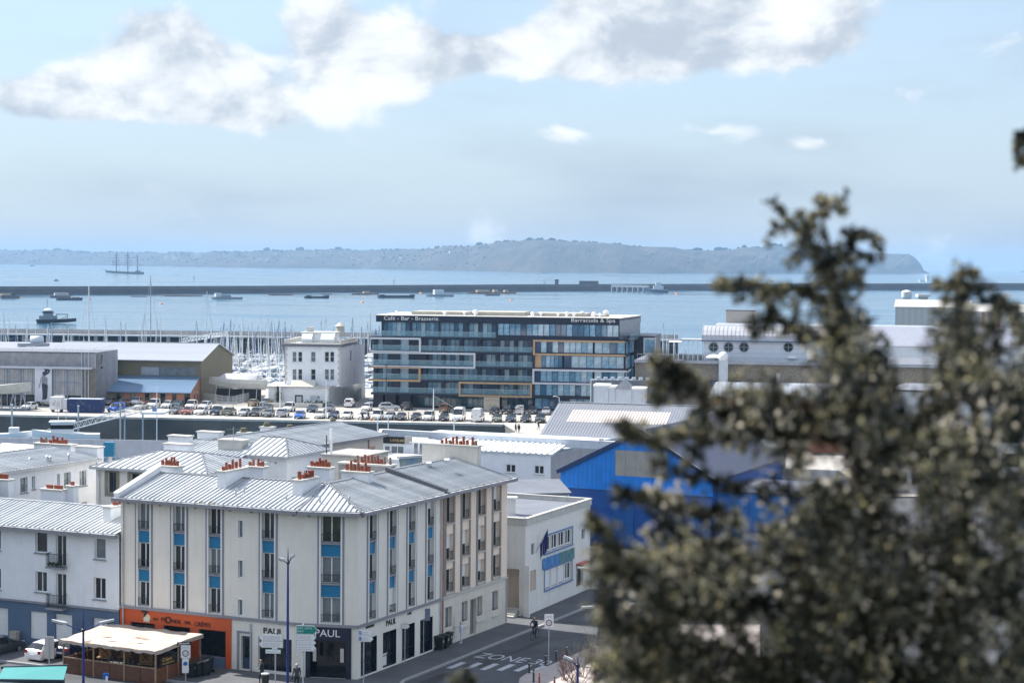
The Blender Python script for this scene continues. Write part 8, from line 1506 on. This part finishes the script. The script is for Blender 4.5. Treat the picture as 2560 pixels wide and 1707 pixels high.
def bins_and_cars():
    def bin_(p,rz,label,m): 
        t=thing('wheelie_bin',label,'bin',tuple(p),rz,'wheelie bins'); b=MB(); b.ext([(-.25,-.28,.1),(.25,-.28,.1),(.25,.26,.1),(-.25,.26,.1)],(0,0,.0001)); b=MB(); v=[(-.24,-.28,.08),(.24,-.28,.08),(.24,.24,.08),(-.24,.24,.08),(-.29,-.36,1.0),(.29,-.36,1.0),(.29,.34,1.0),(-.29,.34,1.0)]; b.v=v; b.f=[(0,3,2,1),(4,5,6,7),(0,1,5,4),(1,2,6,5),(2,3,7,6),(3,0,4,7)]; b.m=[0]*6; b.make('body',m,t); b=MB(); b.ext([(-.31,-.40,1.0),(.31,-.40,1.0),(.31,.38,1.06),(-.31,.38,1.06)],(0,0,.06)); b.make('lid',m,t); [MB().cyl((s*.24,.28,.11),(s*.30,.28,.11),.11,n=10).make('wheel',MATS['rubber'],t) for s in(-1,1)]; MB().box(-.28,.28,.36,.42,.9,.95).make('handle',m,t); MB().box(-.07,.07,-.345,-.335,.62,.78).make('sticker',MATS['white_paint'],t)
    bm=mat('bin_dark',(.012,.02,.022),.5)
    for u,v,l in ((478,1692,'dark wheelie bin nearest the terrace speed sign'),(494,1690,'dark wheelie bin in the middle beside the terrace'),(509,1687,'dark wheelie bin with cream sticker at the outer end beside the terrace'),(520,1680,'dark wheelie bin at the back beside the terrace')): bin_(gnd(u,v),A1-R(5),l,bm)
    for u,v,l in ((1083,1622,'black wheelie bin nearest the shop windows in the side street'),(1096,1617,'black wheelie bin with a pale sticker beside the painter'),(1104,1611,'black wheelie bin at the painter end of the pair of bins')): bin_(gnd(u,v)+NR*.55,A2+R(8),l,bm)
    p=gnd(663,1716); t=thing('litter_bin','dark round litter bin with a pale rim on the corner pavement','bin',tuple(p)); MB().lathe([(.24,0),(.27,.85),(.27,.9)],14).make('body',bm,t); MB().lathe([(.30,.9),(.30,.97),(.2,.99)],14).make('rim',MATS['galv'],t)
    p=gnd(36,1614); t=thing('utility_cabinet','beige street cabinet against the blue-grey garage wall','cabinet',tuple(p),A1); MB().box(-.33,.33,-.2,.2,0,1.1).make('body',mat('cabinet_beige',(.44,.41,.36),.7,var=.1,streak=.2),t); MB().box(-.37,.37,-.24,.24,1.1,1.16).make('lid',MATS['cabinet_beige'],t); MB().box(-.1,-.04,-.215,-.2,.5,.6).make('lock',MATS['iron'],t)
    p=gnd(957,1667); t=thing('white_cabinet','white street cabinet between two shop windows','cabinet',tuple(p),A2); MB().box(-.3,.3,-.18,.18,0,1.05).make('body',MATS['white_paint'],t); MB().box(-.33,.33,-.21,.21,1.05,1.1).make('lid',MATS['concrete_pale'],t)
    # parked cars in the left street
    g='cars in the left street'
    car('hatchback','white',gnd(76,1655)+Vector((1.0,2.0,0))+Vector((0,0,-.13)),R(62),'white hatchback seen from behind in front of the garage doors',g)
    car('hatchback','dark_blue',gnd(165,1650)+Vector((.2,2.2,-.13)),R(66),'dark blue hatchback half hidden by the sign panel and the terrace',g)
    car('saloon','dark_grey',gnd(-5,1645)+Vector((-.6,2.0,-.13)),R(60),'dark car cut by the left picture edge',g)
    # turquoise kiosk roof bottom left
    o=at(20,1672,116); t=thing('market_kiosk','turquoise-roofed kiosk with a dark frame at the bottom left corner','kiosk',(o.x,o.y,-.13),R(-1)); z=o.z; teal=mat('kiosk_teal',(.025,.25,.25),.5,var=.05); nv=mat('kiosk_navy',(.01,.03,.05),.5); b=MB(); b.ext([(-.4,-1.0,z-.35),(3.9,-1.0,z-.35),(3.75,.5,z+.25),(-.4,.5,z+.1)],(0,0,.08)); b.make('roof',teal,t); b=MB(); b.bar((-.6,.5,z+.12),(3.8,.5,z+.30),.14,.16).bar((-.5,-1.05,z-.34),(3.95,-1.05,z-.34),.1,.16); b.make('roof_frame',nv,t)
    b=MB(); b.ext([(-.3,-1.7,z-.75),(2.2,-1.7,z-.95),(2.0,-1.0,z-.62),(-.3,-1.0,z-.45)],(0,0,.05)); b.make('awning_flap',mat('kiosk_pale',(.55,.6,.6),.6),t)
    for x in (-.3,3.7): MB().box(x-.06,x+.06,-.9,-.78,0,z-.3).make('post',nv,t)
    MB().box(-.3,3.6,-.7,.4,0,z-.5).make('body',nv,t)
    # small parking meter top / blue sign at the bottom
    p=gnd(265,1722); t=thing('bicycle_sign','small blue and white pictogram post at the bottom edge before the terrace','sign',tuple(p)); MB().cyl((0,0,0),(0,0,.9),.05,n=8).make('post',MATS['galv'],t); MB().box(-.22,.22,-.05,.02,.75,1.15).make('panel',MATS['sign_blue'],t); MB().box(-.02,.14,-.06,-.05,.55,.95).make('panel_mark',MATS['white_paint'],t)
bins_and_cars()
# ---------------------------------------------------------------- people
def person(name,label,p,rz,J,cols,vox=.022,extra=None,cat='person',grp=None):
    """J: joints in metres, standing frame (x right, y forward, z up). One continuous remeshed body; faces take the clothing of the nearest bone."""
    S=[]                         # (p, q, r0, r1, material key)
    def s(a,b,r0,r1,k): S.append((Vector(J[a]),Vector(J[b]),r0,r1,k))
    s('pelvis','chest',.15,.165,'top'); s('chest','neck',.15,.075,'top'); s('neck','head',.055,.06,'skin'); S.append((Vector(J['head'])+Vector((0,0,-.03)),Vector(J['head'])+Vector((0,.015,.10)),.085,.095,'skin')); S.append((Vector(J['head'])+Vector((0,.09,.01)),Vector(J['head'])+Vector((0,.115,-.005)),.02,.014,'skin'))
    for d in 'lr':
        s('chest','sh'+d,.10,.075,'top'); s('sh'+d,'el'+d,.062,.05,'top'); s('el'+d,'wr'+d,.048,.034,'top'); w=Vector(J['wr'+d]); h=Vector(J['ha'+d]); S.append((w,h,.034,.04,'skin')); f=(h-w).normalized(); sd=f.cross(Vector((0,0,1))); sd=sd.normalized() if sd.length>.1 else Vector((1,0,0))
        for k in range(4): S.append((h+sd*(.03-.02*k),h+sd*(.035-.022*k)+f*(.085-.012*abs(k-1.3)),.011,.009,'skin'))
        S.append((w+f*.03+sd*.035,h+sd*.07+f*.03,.013,.010,'skin'))
        s('pelvis','hip'+d,.12,.105,'legs'); s('hip'+d,'kn'+d,.098,.062,'legs'); s('kn'+d,'an'+d,.06,.045,'legs'); s('an'+d,'to'+d,.045,.038,'shoe')
    b=MB()
    for a,c,r0,r1,k in S:
        if (c-a).length<1e-4: continue
        b.cyl(a,c,r0,r1,n=10); b.blob(a,r0,10,6); b.blob(c,r1,10,6)
    me=b.mesh('tmp',MATS['skin']); o=bpy.data.objects.new('tmp',me); COL.objects.link(o); m=o.modifiers.new('r','REMESH'); m.mode='VOXEL'; m.voxel_size=vox; m.use_smooth_shade=True; sm=o.modifiers.new('s','SMOOTH'); sm.iterations=4; sm.factor=.5
    dg=bpy.context.evaluated_depsgraph_get(); ev=o.evaluated_get(dg); nm=bpy.data.meshes.new_from_object(ev); bpy.data.objects.remove(o); keys=['skin','top','legs','shoe']; nm.materials.clear()
    for k in keys: nm.materials.append(cols[k])
    mi=[]
    for f in nm.polygons:
        c=f.center; best=9;bk='top'
        for a,d,r0,r1,k in S:
            L=(d-a).length_squared; t=max(0,min(1,(c-a).dot(d-a)/L)) if L>0 else 0; q=(c-(a+(d-a)*t)).length-(r0+(r1-r0)*t)
            if q<best: best=q; bk=k
        mi.append(keys.index(bk))
    nm.polygons.foreach_set('material_index',mi); nm.polygons.foreach_set('use_smooth',[True]*len(mi)); nm.name='body'
    t=thing(name,label,cat,tuple(p),rz,grp); ob('body',nm,t)
    H=Vector(J['head']); hb=MB(); hb.blob(H+Vector((0,-.02,.085)),(.103,.115,.095),12,8); hb.make('hair' if 'hair' in cols else 'hat',cols.get('hair') or cols['hat'],t,smooth=True)
    for sx in (-1,1): MB().blob(H+Vector((sx*.035,.098,.045)),.012,6,4).make('eye',MATS['black_metal'],t); MB().blob(H+Vector((sx*.10,.0,.03)),(.012,.03,.04),6,4).make('ear',MATS['skin'],t)
    if extra: extra(t,J)
    return t
STAND=dict(pelvis=(0,0,.95),chest=(0,0,1.30),neck=(0,.0,1.48),head=(0,.03,1.60),shl=(-.2,0,1.42),shr=(.2,0,1.42),ell=(-.25,-.02,1.13),elr=(.25,-.02,1.13),wrl=(-.25,.08,.88),wrr=(.25,.08,.88),hal=(-.25,.11,.80),har=(.25,.11,.80),hipl=(-.09,0,.90),hipr=(.09,0,.90),knl=(-.1,.02,.5),knr=(.1,.02,.5),anl=(-.1,0,.09),anr=(.1,0,.09),tol=(-.11,.15,.05),tor=(.11,.15,.05))
def pose(**k): d=dict(STAND); d.update(k); return d
def people():
    sk=MATS['skin']; bk=mat('cloth_black',(.015,.016,.02),.9); nv=mat('cloth_navy',(.02,.03,.05),.9); wt=mat('overall_white',(.62,.66,.74),.85,var=.06,vscale=3); hr=mat('hair_brown',(.04,.025,.015),.7); gy=mat('hair_grey',(.4,.39,.38),.7); pt=mat('cloth_check',(.05,.055,.07),.9,var=.6,vscale=14); bl=mat('cloth_blue',(.02,.08,.2),.8)
    walk=dict(knl=(-.1,.16,.52),anl=(-.1,.12,.12),tol=(-.1,.27,.07),knr=(.1,.02,.49),anr=(.1,-.26,.12),tor=(.1,-.13,.05))
    P1=pose(ell=(-.24,.05,1.14),wrl=(-.1,.26,1.12),hal=(-.05,.33,1.13),elr=(.24,.05,1.14),wrr=(.08,.26,1.10),har=(.03,.33,1.12),head=(0,.07,1.58),**walk)
    def phone(t,J): MB().box(-.04,.04,.36,.375,1.10,1.22).make('phone',MATS['black_metal'],t); MB().box(-.1,.1,.135,.15,1.1,1.42).make('shirt',MATS['white_paint'],t)
    person('person','person in a dark jacket walking with a phone past the shop window','',0,P1,{}) if False else person('person','person in a dark jacket walking and looking at a phone by the litter bin',gnd(655,1709),R(75),P1,dict(skin=sk,top=nv,legs=bk,shoe=mat('shoe_tan',(.3,.15,.1),.6),hair=hr),extra=phone)
    def bag(t,J): MB().blob((-.34,-.02,.82),(.07,.16,.16),10,6).make('bag',bk,t,smooth=True); MB().tube([(-.34,-.1,.95),(-.27,-.06,1.2),(-.2,0,1.46)],.012).make('bag_strap',bk,t)
    person('person','person with grey hair and a checked coat carrying a bag at the corner',gnd(742,1720),R(20),pose(wrl=(-.3,.05,.9),hal=(-.31,.06,.82),**walk),dict(skin=sk,top=pt,legs=bk,shoe=bk,hair=gy),extra=bag)
    # painter reaching up at the wall
    PJ=pose(elr=(.28,.22,1.32),wrr=(.22,.48,1.25),har=(.21,.55,1.26),ell=(-.33,-.05,1.18),wrl=(-.24,.1,1.0),hal=(-.2,.14,.96),anl=(-.16,-.05,.09),tol=(-.18,.09,.05),knl=(-.14,0,.5))
    def roller(t,J): MB().cyl((.21,.57,.35),(.21,.60,2.1),.014,n=6).make('roller_pole',MATS['steel'],t); MB().cyl((.08,.63,2.1),(.34,.63,2.1),.035,n=8).make('paint_roller',wt,t)
    q=fr_at=gnd(1153,1608); person('person','painter in white overalls and cap rolling paint onto the ground-floor wall',q,math.atan2(-NR.y,-NR.x)-PI/2+R(25),PJ,dict(skin=sk,top=wt,legs=wt,shoe=wt,hat=wt),extra=roller)
    t=thing('paint_tray','white paint tray on the pavement behind the painter','tray',tuple(gnd(1117,1612)),R(20)); MB().box(-.3,.3,-.2,.2,.0,.06).make('tray',wt,t); MB().box(-.2,.1,-.1,.1,.06,.16).make('paint_pot',MATS['galv'],t)
    # cyclist
    p=gnd(1337,1597,-.13); rz=math.atan2(-.89,-.40)-PI/2; t=thing('bicycle','dark bicycle ridden down the middle of the shaded street','bicycle',tuple(p),rz); fm=mat('bike_frame',(.02,.022,.025),.4)
    for y,nm in ((.52,'wheel'),(-.52,'wheel')):
        b=MB(); n=20; b.tube([(0,y+.335*math.cos(2*PI*k/n),.345+.335*math.sin(2*PI*k/n)) for k in range(n+1)],.018,n=5); w=b.make('wheel',MATS['rubber'],t); b=MB(); [b.bar((0,y,.345),(0,y+.33*math.cos(2*PI*k/12),.345+.33*math.sin(2*PI*k/12)),.005) for k in range(12)]; b.make('spokes',MATS['steel'],w)
    b=MB(); b.tube([(0,.52,.345),(0,.40,.92)],.018).tube([(0,.41,.86),(0,-.15,.88)],.018).tube([(0,.43,.78),(0,.0,.32)],.02).tube([(0,0,.32),(0,-.17,.93)],.018).tube([(0,0,.32),(0,-.52,.345)],.012).tube([(0,-.52,.345),(0,-.15,.82)],.012); b.make('frame',fm,t); b=MB(); b.tube([(-.28,.36,1.04),(-.1,.42,1.0),(0,.40,.96),(.1,.42,1.0),(.28,.36,1.04)],.014); b.make('handlebar',fm,t); MB().blob((0,-.19,.97),(.08,.14,.035),10,6).make('saddle',fm,t,smooth=True); MB().cyl((-.04,0,.32),(.04,0,.32),.09,n=12).make('crank',MATS['steel'],t); MB().box(-.13,-.05,.02,.1,.16,.19).box(.05,.13,-.1,-.02,.45,.48).make('pedals',fm,t)
    CJ=dict(pelvis=(0,-.18,1.06),chest=(0,.04,1.38),neck=(0,.12,1.54),head=(0,.19,1.66),shl=(-.2,.08,1.47),shr=(.2,.08,1.47),ell=(-.31,.18,1.24),elr=(.31,.18,1.24),wrl=(-.28,.33,1.10),wrr=(.28,.33,1.10),hal=(-.28,.37,1.06),har=(.28,.37,1.06),hipl=(-.1,-.16,1.02),hipr=(.1,-.16,1.02),knl=(-.13,.22,.66),knr=(.13,.20,.86),anl=(-.1,.05,.25),anr=(.1,-.05,.53),tol=(-.1,.19,.2),tor=(.1,.1,.50))
    person('person','cyclist in a dark jacket and pale yellow helmet riding in the shaded street',p,rz,CJ,dict(skin=sk,top=nv,legs=bk,shoe=bk,hat=mat('helmet_yellow',(.62,.60,.22),.4)),extra=lambda t,J:MB().blob((0,.17,1.36),(.07,.05,.14),8,6).make('scarf',bl,t,smooth=True))
    # small figures on the quay
    for u,v,z,l,top in ((906,1052,0,'person in black standing at the quay edge before the white cars',bk),(921,1052,0,'person in dark clothes beside an orange bag at the quay edge',bk),(1021,1053,0,'person in a pale jacket between dark parked cars',mat('cloth_sand',(.5,.38,.3),.9)),(1289,1082,0,'person in black walking on the pale quay ramp, left of the pair',bk),(1297,1083,0,'person in black walking on the pale quay ramp, right of the pair',bk),(1346,1075,0,'person in dark clothes walking beside the ribbed shed',nv)):
        person('person',l,gnd(u,v,z),rnd.uniform(0,6),pose(**walk),dict(skin=sk,top=top,legs=bk,shoe=bk,hair=hr),vox=.045,grp='people on the quay')
    q=at(936,840,374); person('person','person leaning at the balustrade of the hotel roof terrace',(q.x+.2,q.y+.5,at(936,843,374).z),R(170),STAND,dict(skin=sk,top=mat('cloth_grey',(.3,.32,.36),.9),legs=bk,shoe=bk,hair=hr),vox=.045)
    t=thing('orange_bag','orange bag standing at the quay edge between two people','bag',tuple(gnd(922,1053))); MB().blob((.5,0,.35),(.25,.2,.35),8,6).make('bag',MATS['buoy_orange'],t)
people()
# ---------------------------------------------------------------- bare shrubs on the near pavement
def shrubs():
    tw=mat('twig_red',(.16,.075,.055),.8,var=.3,vscale=3); tg=mat('twig_grey',(.20,.18,.15),.85,var=.3,vscale=3)
    for i,(u,v,h,n,l,m) in enumerate(((1412,1700,2.6,11,'bare reddish shrub at the left of the planting bed',tw),(1450,1690,2.9,12,'bare shrub with grey fine twigs in the middle of the bed',tg),(1490,1702,3.0,12,'bare reddish shrub at the conifer edge of the bed',tw),(1440,1730,2.6,12,'bare red-stemmed shrub at the bottom of the bed',tw),(1500,1660,3.2,12,'tall bare grey shrub behind the bed by the lamp',tg),(1535,1725,3,10,'bare red-stemmed shrub under the conifer',tw))):
        p=gnd(u,v); rr=random.Random(i+20); t=thing('bare_shrub',l,'shrub',tuple(p),0,'bare shrubs in the bed'); b=MB(); c=MB()
        def grow(p0,d,L,r,k,mb):
            p1=p0+d*L; pm=p0+d*L*.5+Vector((rr.uniform(-1,1),rr.uniform(-1,1),0))*L*.06; mb.tube([p0,pm,p1],[r,r*.8,r*.6],n=4)
            if k>0:
                for _ in range(rr.choice((2,3,3))):
                    e=(d+Vector((rr.uniform(-1,1),rr.uniform(-1,1),rr.uniform(-.2,.7)))*.62).normalized(); grow(p0+d*L*rr.uniform(.55,1),e,L*rr.uniform(.55,.8),r*.6,k-1,c)
        for _ in range(n): az=rr.uniform(0,2*PI); s=rr.uniform(.15,.6); grow(Vector((rr.uniform(-.25,.25),rr.uniform(-.25,.25),0)),Vector((math.cos(az)*s,math.sin(az)*s,1)).normalized(),h*rr.uniform(.32,.48),.022,3,b)
        b.make('stems',m,t); c.make('twigs',m,t)
shrubs()
# ---------------------------------------------------------------- conifer close to the camera
def leaf_mat(name,col,tr=.35,rough=.55):
    m=bpy.data.materials.new(name); m.use_nodes=True; nt=m.node_tree; N=nt.nodes; L=nt.links; b=N['Principled BSDF']; o=N['Material Output']; b.inputs['Base Color'].default_value=(*col,1); b.inputs['Roughness'].default_value=rough; t=N.new('ShaderNodeBsdfTranslucent'); t.inputs[0].default_value=(min(1,col[0]*1.5),min(1,col[1]*1.5),col[2],1); x=N.new('ShaderNodeMixShader'); x.inputs[0].default_value=tr; L.new(b.outputs[0],x.inputs[1]); L.new(t.outputs[0],x.inputs[2]); L.new(x.outputs[0],o.inputs[0]); return m
def conifer():
    rr=random.Random(4); TY=7.6; m2=TY/F_                        # metres per photo pixel at the trunk
    def pt(u,v,dy=0): return at(u,v,TY+dy)
    base=pt(2230,1900); t=thing('conifer','dark out-of-focus conifer with sunlit tan tips close to the camera','tree',(base.x,base.y,24.0)); O=Vector(t.location)
    mats=[leaf_mat('needle_shade',(.008,.012,.009),.05),leaf_mat('needle_olive',(.075,.078,.05),.3),leaf_mat('needle_tip_lit',(.43,.39,.30),.35),leaf_mat('cone_glint_tan',(.62,.55,.44),.1,.3)]  # near-black needles paint the shade, cream ones the sunlit faces
    bark=mat('conifer_bark',(.055,.04,.03),.95,var=.4,vscale=20)
    trunk=[(2232,2900),(2230,2100),(2215,1700),(2175,1350),(2140,1050),(2110,850),(2090,720),(2068,600),(2050,530)]; b=MB(); b.tube([pt(u,v)-O for u,v in trunk],[.11,.10,.085,.06,.045,.03,.02,.012,.006],n=8); b.make('trunk',bark,t)
    tr2=[(2300,1750),(2400,1350),(2440,1050),(2415,850),(2405,700)]; b=MB(); b.tube([pt(u,v,.35)-O for u,v in tr2],[.05,.04,.028,.016,.007],n=7); b.make('trunk',bark,t)
    lv=MB(); br=MB()
    def leaf(p,d,L,w,m):
        s=d.cross(Vector((rr.uniform(-1,1),rr.uniform(-1,1),rr.uniform(-1,1))))
        if s.length<.01: return
        s=s.normalized()*w; q=p+d*L; mi=p+d*L*.5; lv.q([p,mi+s,q,mi-s],m)
    def tuft(p,d,L,n,bright=.5):
        """one scaly twig: small leaflets all round a short axis"""
        d=d.normalized()
        for k in range(n):
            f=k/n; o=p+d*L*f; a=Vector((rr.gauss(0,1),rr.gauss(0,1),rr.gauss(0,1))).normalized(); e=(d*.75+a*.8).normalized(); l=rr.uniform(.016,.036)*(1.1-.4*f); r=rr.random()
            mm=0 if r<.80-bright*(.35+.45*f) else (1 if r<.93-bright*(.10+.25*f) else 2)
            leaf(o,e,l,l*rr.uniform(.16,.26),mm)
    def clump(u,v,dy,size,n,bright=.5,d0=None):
        p=pt(u,v,dy)-O; g=mnoise.noise(Vector((u*.016,v*.016,dy*1.5)))+.6*mnoise.noise(Vector((u*.04,v*.04,dy*3+7)))+rr.gauss(0,.1); bright=max(-.25,min(1.0,bright-.22+g*2.1))  # noise sorts clumps into painted sunlit tufts and shaded gaps
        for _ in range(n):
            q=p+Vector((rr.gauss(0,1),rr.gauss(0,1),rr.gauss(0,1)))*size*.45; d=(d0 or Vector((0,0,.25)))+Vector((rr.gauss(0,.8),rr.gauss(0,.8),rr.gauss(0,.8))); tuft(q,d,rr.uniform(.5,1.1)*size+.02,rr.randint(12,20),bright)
    def limb(pts,dys,r,w,step=11,n=3,bright=.5):
        """branch polyline in photo pixels with foliage of half-width w pixels"""
        P_=[pt(u,v,dy)-O for (u,v),dy in zip(pts,dys)]; k=len(P_); br.tube(P_,[r*(1-.75*i/(k-1)) for i in range(k)],n=5)
        for i in range(k-1):
            (u0,v0),(u1,v1)=pts[i],pts[i+1]; L=math.hypot(u1-u0,v1-v0); c=max(1,int(L/step)); dd=(P_[i+1]-P_[i]).normalized()
            for j in range(c):
                f=(j+rr.random())/c; f2=(i+f)/(k-1); ww=w*(1.0-.45*f2); clump(u0+(u1-u0)*f+rr.gauss(0,ww*.45),v0+(v1-v0)*f+rr.gauss(0,ww*.45),dys[i]+(dys[i+1]-dys[i])*f+rr.gauss(0,ww*.5*m2),ww*m2*.8,n,bright,dd*.7)
    Z2=lambda n:[rr.uniform(-.12,.12) for _ in range(n)]
    # leader and its sprigs
    limb([(2095,730),(2070,640),(2010,585),(1985,545)],Z2(4),.008,26,10,3); limb([(2010,585),(1960,535),(1928,508)],Z2(3),.005,15,9,2,.7); limb([(1985,560),(1940,570),(1925,600)],Z2(3),.004,12,9,2,.7); limb([(2010,560),(2060,525),(2085,495),(2118,487)],Z2(4),.005,14,9,2,.8); limb([(2040,540),(2100,515),(2122,528)],Z2(3),.004,11,9,2,.8); limb([(2050,540),(2052,490)],Z2(2),.004,10,9,2,.7)
    limb([(2020,570),(1990,640),(1975,660)],Z2(3),.005,22,9,3); limb([(2030,600),(2050,650),(2060,700)],Z2(3),.006,28,9,4); limb([(2110,700),(2130,600),(2140,575),(2170,590),(2205,628)],Z2(5),.006,15,9,3,.6); limb([(2130,720),(2165,670),(2172,640)],Z2(3),.005,20,9,3); limb([(2120,640),(2125,590)],Z2(2),.005,20,9,3)
    limb([(2100,830),(2095,760),(2080,690)],Z2(3),.01,62,7,5); limb([(2130,960),(2110,880),(2095,800)],Z2(3),.012,80,6,5); limb([(2080,770),(2020,725),(1930,722),(1870,712),(1800,708)],Z2(5),.008,17,8,3); limb([(1860,715),(1820,722),(1803,712)],Z2(3),.006,16,8,3); limb([(1930,722),(1900,740),(1890,760)],Z2(3),.005,15,8,3); limb([(1960,725),(1930,760),(1925,790)],Z2(3),.005,16,8,3); limb([(1990,735),(1985,800),(1990,830)],Z2(3),.005,13,9,2); limb([(1860,720),(1845,750)],Z2(2),.004,9,9,2)
    limb([(2080,850),(2000,830),(1930,800),(1880,805)],Z2(4),.009,24,8,3); limb([(1930,805),(1895,820),(1890,840)],Z2(3),.006,18,8,3,.7)
    # second leader
    limb([(2415,860),(2405,780),(2408,700)],Z2(3),.008,20,9,3); limb([(2408,715),(2375,708),(2335,712)],Z2(3),.005,12,8,3); limb([(2410,715),(2445,720),(2452,740)],Z2(3),.006,22,7,4); limb([(2410,700),(2418,688),(2400,684)],Z2(3),.006,22,7,4); limb([(2390,740),(2360,750),(2352,770)],Z2(3),.004,13,8,2); limb([(2490,900),(2485,800),(2495,742),(2540,790)],Z2(4),.006,14,8,3,.6); limb([(2500,760),(2530,780),(2560,860)],Z2(3),.006,26,8,3)
    limb([(2560,330),(2545,360),(2556,410)],Z2(3),.005,16,7,3,.5); limb([(2580,430),(2568,370),(2562,330)],Z2(3),.005,14,8,3,.5); limb([(1130,1720),(1160,1692),(1188,1700)],Z2(3),.004,13,7,3,.9)
    # main boughs: start on the trunk, reach out to the tips seen in the photograph
    limb([(2130,1050),(1960,990),(1850,1010),(1830,960)],[0,-.2,-.35,-.4],.012,46,7,4); limb([(2140,1100),(1900,1080),(1760,1010),(1700,930),(1630,885)],[0,-.2,-.4,-.5,-.55],.016,34,7,4); limb([(1720,950),(1660,950),(1650,1000)],[-.4,-.5,-.5],.008,34,7,4); limb([(1880,1090),(1720,1080),(1640,1100),(1580,1080),(1545,1055)],[0,-.3,-.5,-.6,-.65],.010,24,7,4,.6); limb([(1760,1030),(1750,1100),(1720,1150)],[-.3,-.3,-.3],.008,34,8,3)
    limb([(2150,1250),(1900,1225),(1740,1190),(1640,1160)],[0,-.3,-.5,-.6],.012,22,9,3,.6); limb([(1850,1300),(1690,1270),(1600,1240),(1545,1240)],[-.2,-.5,-.6,-.7],.010,24,7,4,.6); limb([(2150,1400),(1850,1400),(1700,1350),(1640,1300)],[0,-.3,-.6,-.6],.015,50,7,4,.7); limb([(2160,1500),(1850,1520),(1650,1470),(1540,1380),(1480,1310)],[0,-.4,-.6,-.7,-.7],.016,40,7,4,.6); limb([(1700,1500),(1580,1440),(1500,1400),(1490,1430)],[-.4,-.6,-.7,-.7],.012,44,7,4,.6); limb([(2180,1650),(1850,1640),(1650,1600),(1540,1560),(1500,1480)],[0,-.5,-.7,-.8,-.8],.016,50,7,4,.6); limb([(2190,1750),(1800,1740),(1620,1690),(1530,1640)],[0,-.5,-.7,-.8],.016,50,7,4,.6); limb([(1470,1320),(1480,1290)],[-.7,-.7],.004,14,7,3,.8); limb([(1540,1590),(1525,1540)],[-.7,-.7],.006,30,7,4,.7)
    limb([(2250,1100),(2330,1000),(2400,930)],[.2,.3,.3],.012,48,7,4); limb([(2210,1000),(2190,930),(2200,870)],Z2(3),.008,36,8,4); limb([(2250,1080),(2240,990),(2230,950)],Z2(3),.008,24,8,3); limb([(2450,1000),(2540,960),(2600,900)],[.2,.1,0],.012,40,7,4)
    # body of the crown: ellipses of foliage (u,v,ru,rv,count,light)
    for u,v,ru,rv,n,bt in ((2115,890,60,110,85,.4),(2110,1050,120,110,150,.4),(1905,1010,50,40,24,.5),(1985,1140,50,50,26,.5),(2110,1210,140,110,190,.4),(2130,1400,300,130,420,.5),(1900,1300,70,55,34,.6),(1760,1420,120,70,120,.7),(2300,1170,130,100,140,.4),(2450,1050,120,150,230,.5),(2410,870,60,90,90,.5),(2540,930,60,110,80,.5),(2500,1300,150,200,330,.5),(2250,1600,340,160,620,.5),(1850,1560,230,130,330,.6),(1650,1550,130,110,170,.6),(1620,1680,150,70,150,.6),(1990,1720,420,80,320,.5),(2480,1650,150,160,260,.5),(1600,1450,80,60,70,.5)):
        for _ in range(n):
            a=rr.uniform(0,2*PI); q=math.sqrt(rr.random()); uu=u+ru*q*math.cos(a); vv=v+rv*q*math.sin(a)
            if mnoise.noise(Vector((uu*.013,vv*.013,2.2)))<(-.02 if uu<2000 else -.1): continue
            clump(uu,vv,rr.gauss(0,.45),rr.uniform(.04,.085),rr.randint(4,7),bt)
    # below the picture the crown goes on down to the bank
    for _ in range(500): clump(2230+rr.gauss(0,330),rr.uniform(1780,2500),rr.gauss(0,.5),.07,4,.4)
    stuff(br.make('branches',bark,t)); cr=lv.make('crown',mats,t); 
    # tan cones, doubling as sunlit flecks and bokeh glints put into colour
    cn=MB(); 
    for u,v,ru,rv,n in ((2100,900,110,130,40),(2120,1250,260,160,130),(1760,1380,180,110,120),(1700,1560,210,140,170),(2250,1560,330,190,210),(2480,1250,150,330,150),(1640,1230,90,50,30),(1900,1080,110,90,40),(2450,1000,110,130,60)):
        for _ in range(n):
            a=rr.uniform(0,2*PI); q=math.sqrt(rr.random()); p=pt(u+ru*q*math.cos(a),v+rv*q*math.sin(a),-rr.uniform(.1,.75))-O; cn.blob(p,rr.uniform(.006,.013),6,4,jit=.2)
    stuff(cn.make('cone_glints',mats[3],t,smooth=True))
conifer()
haze()
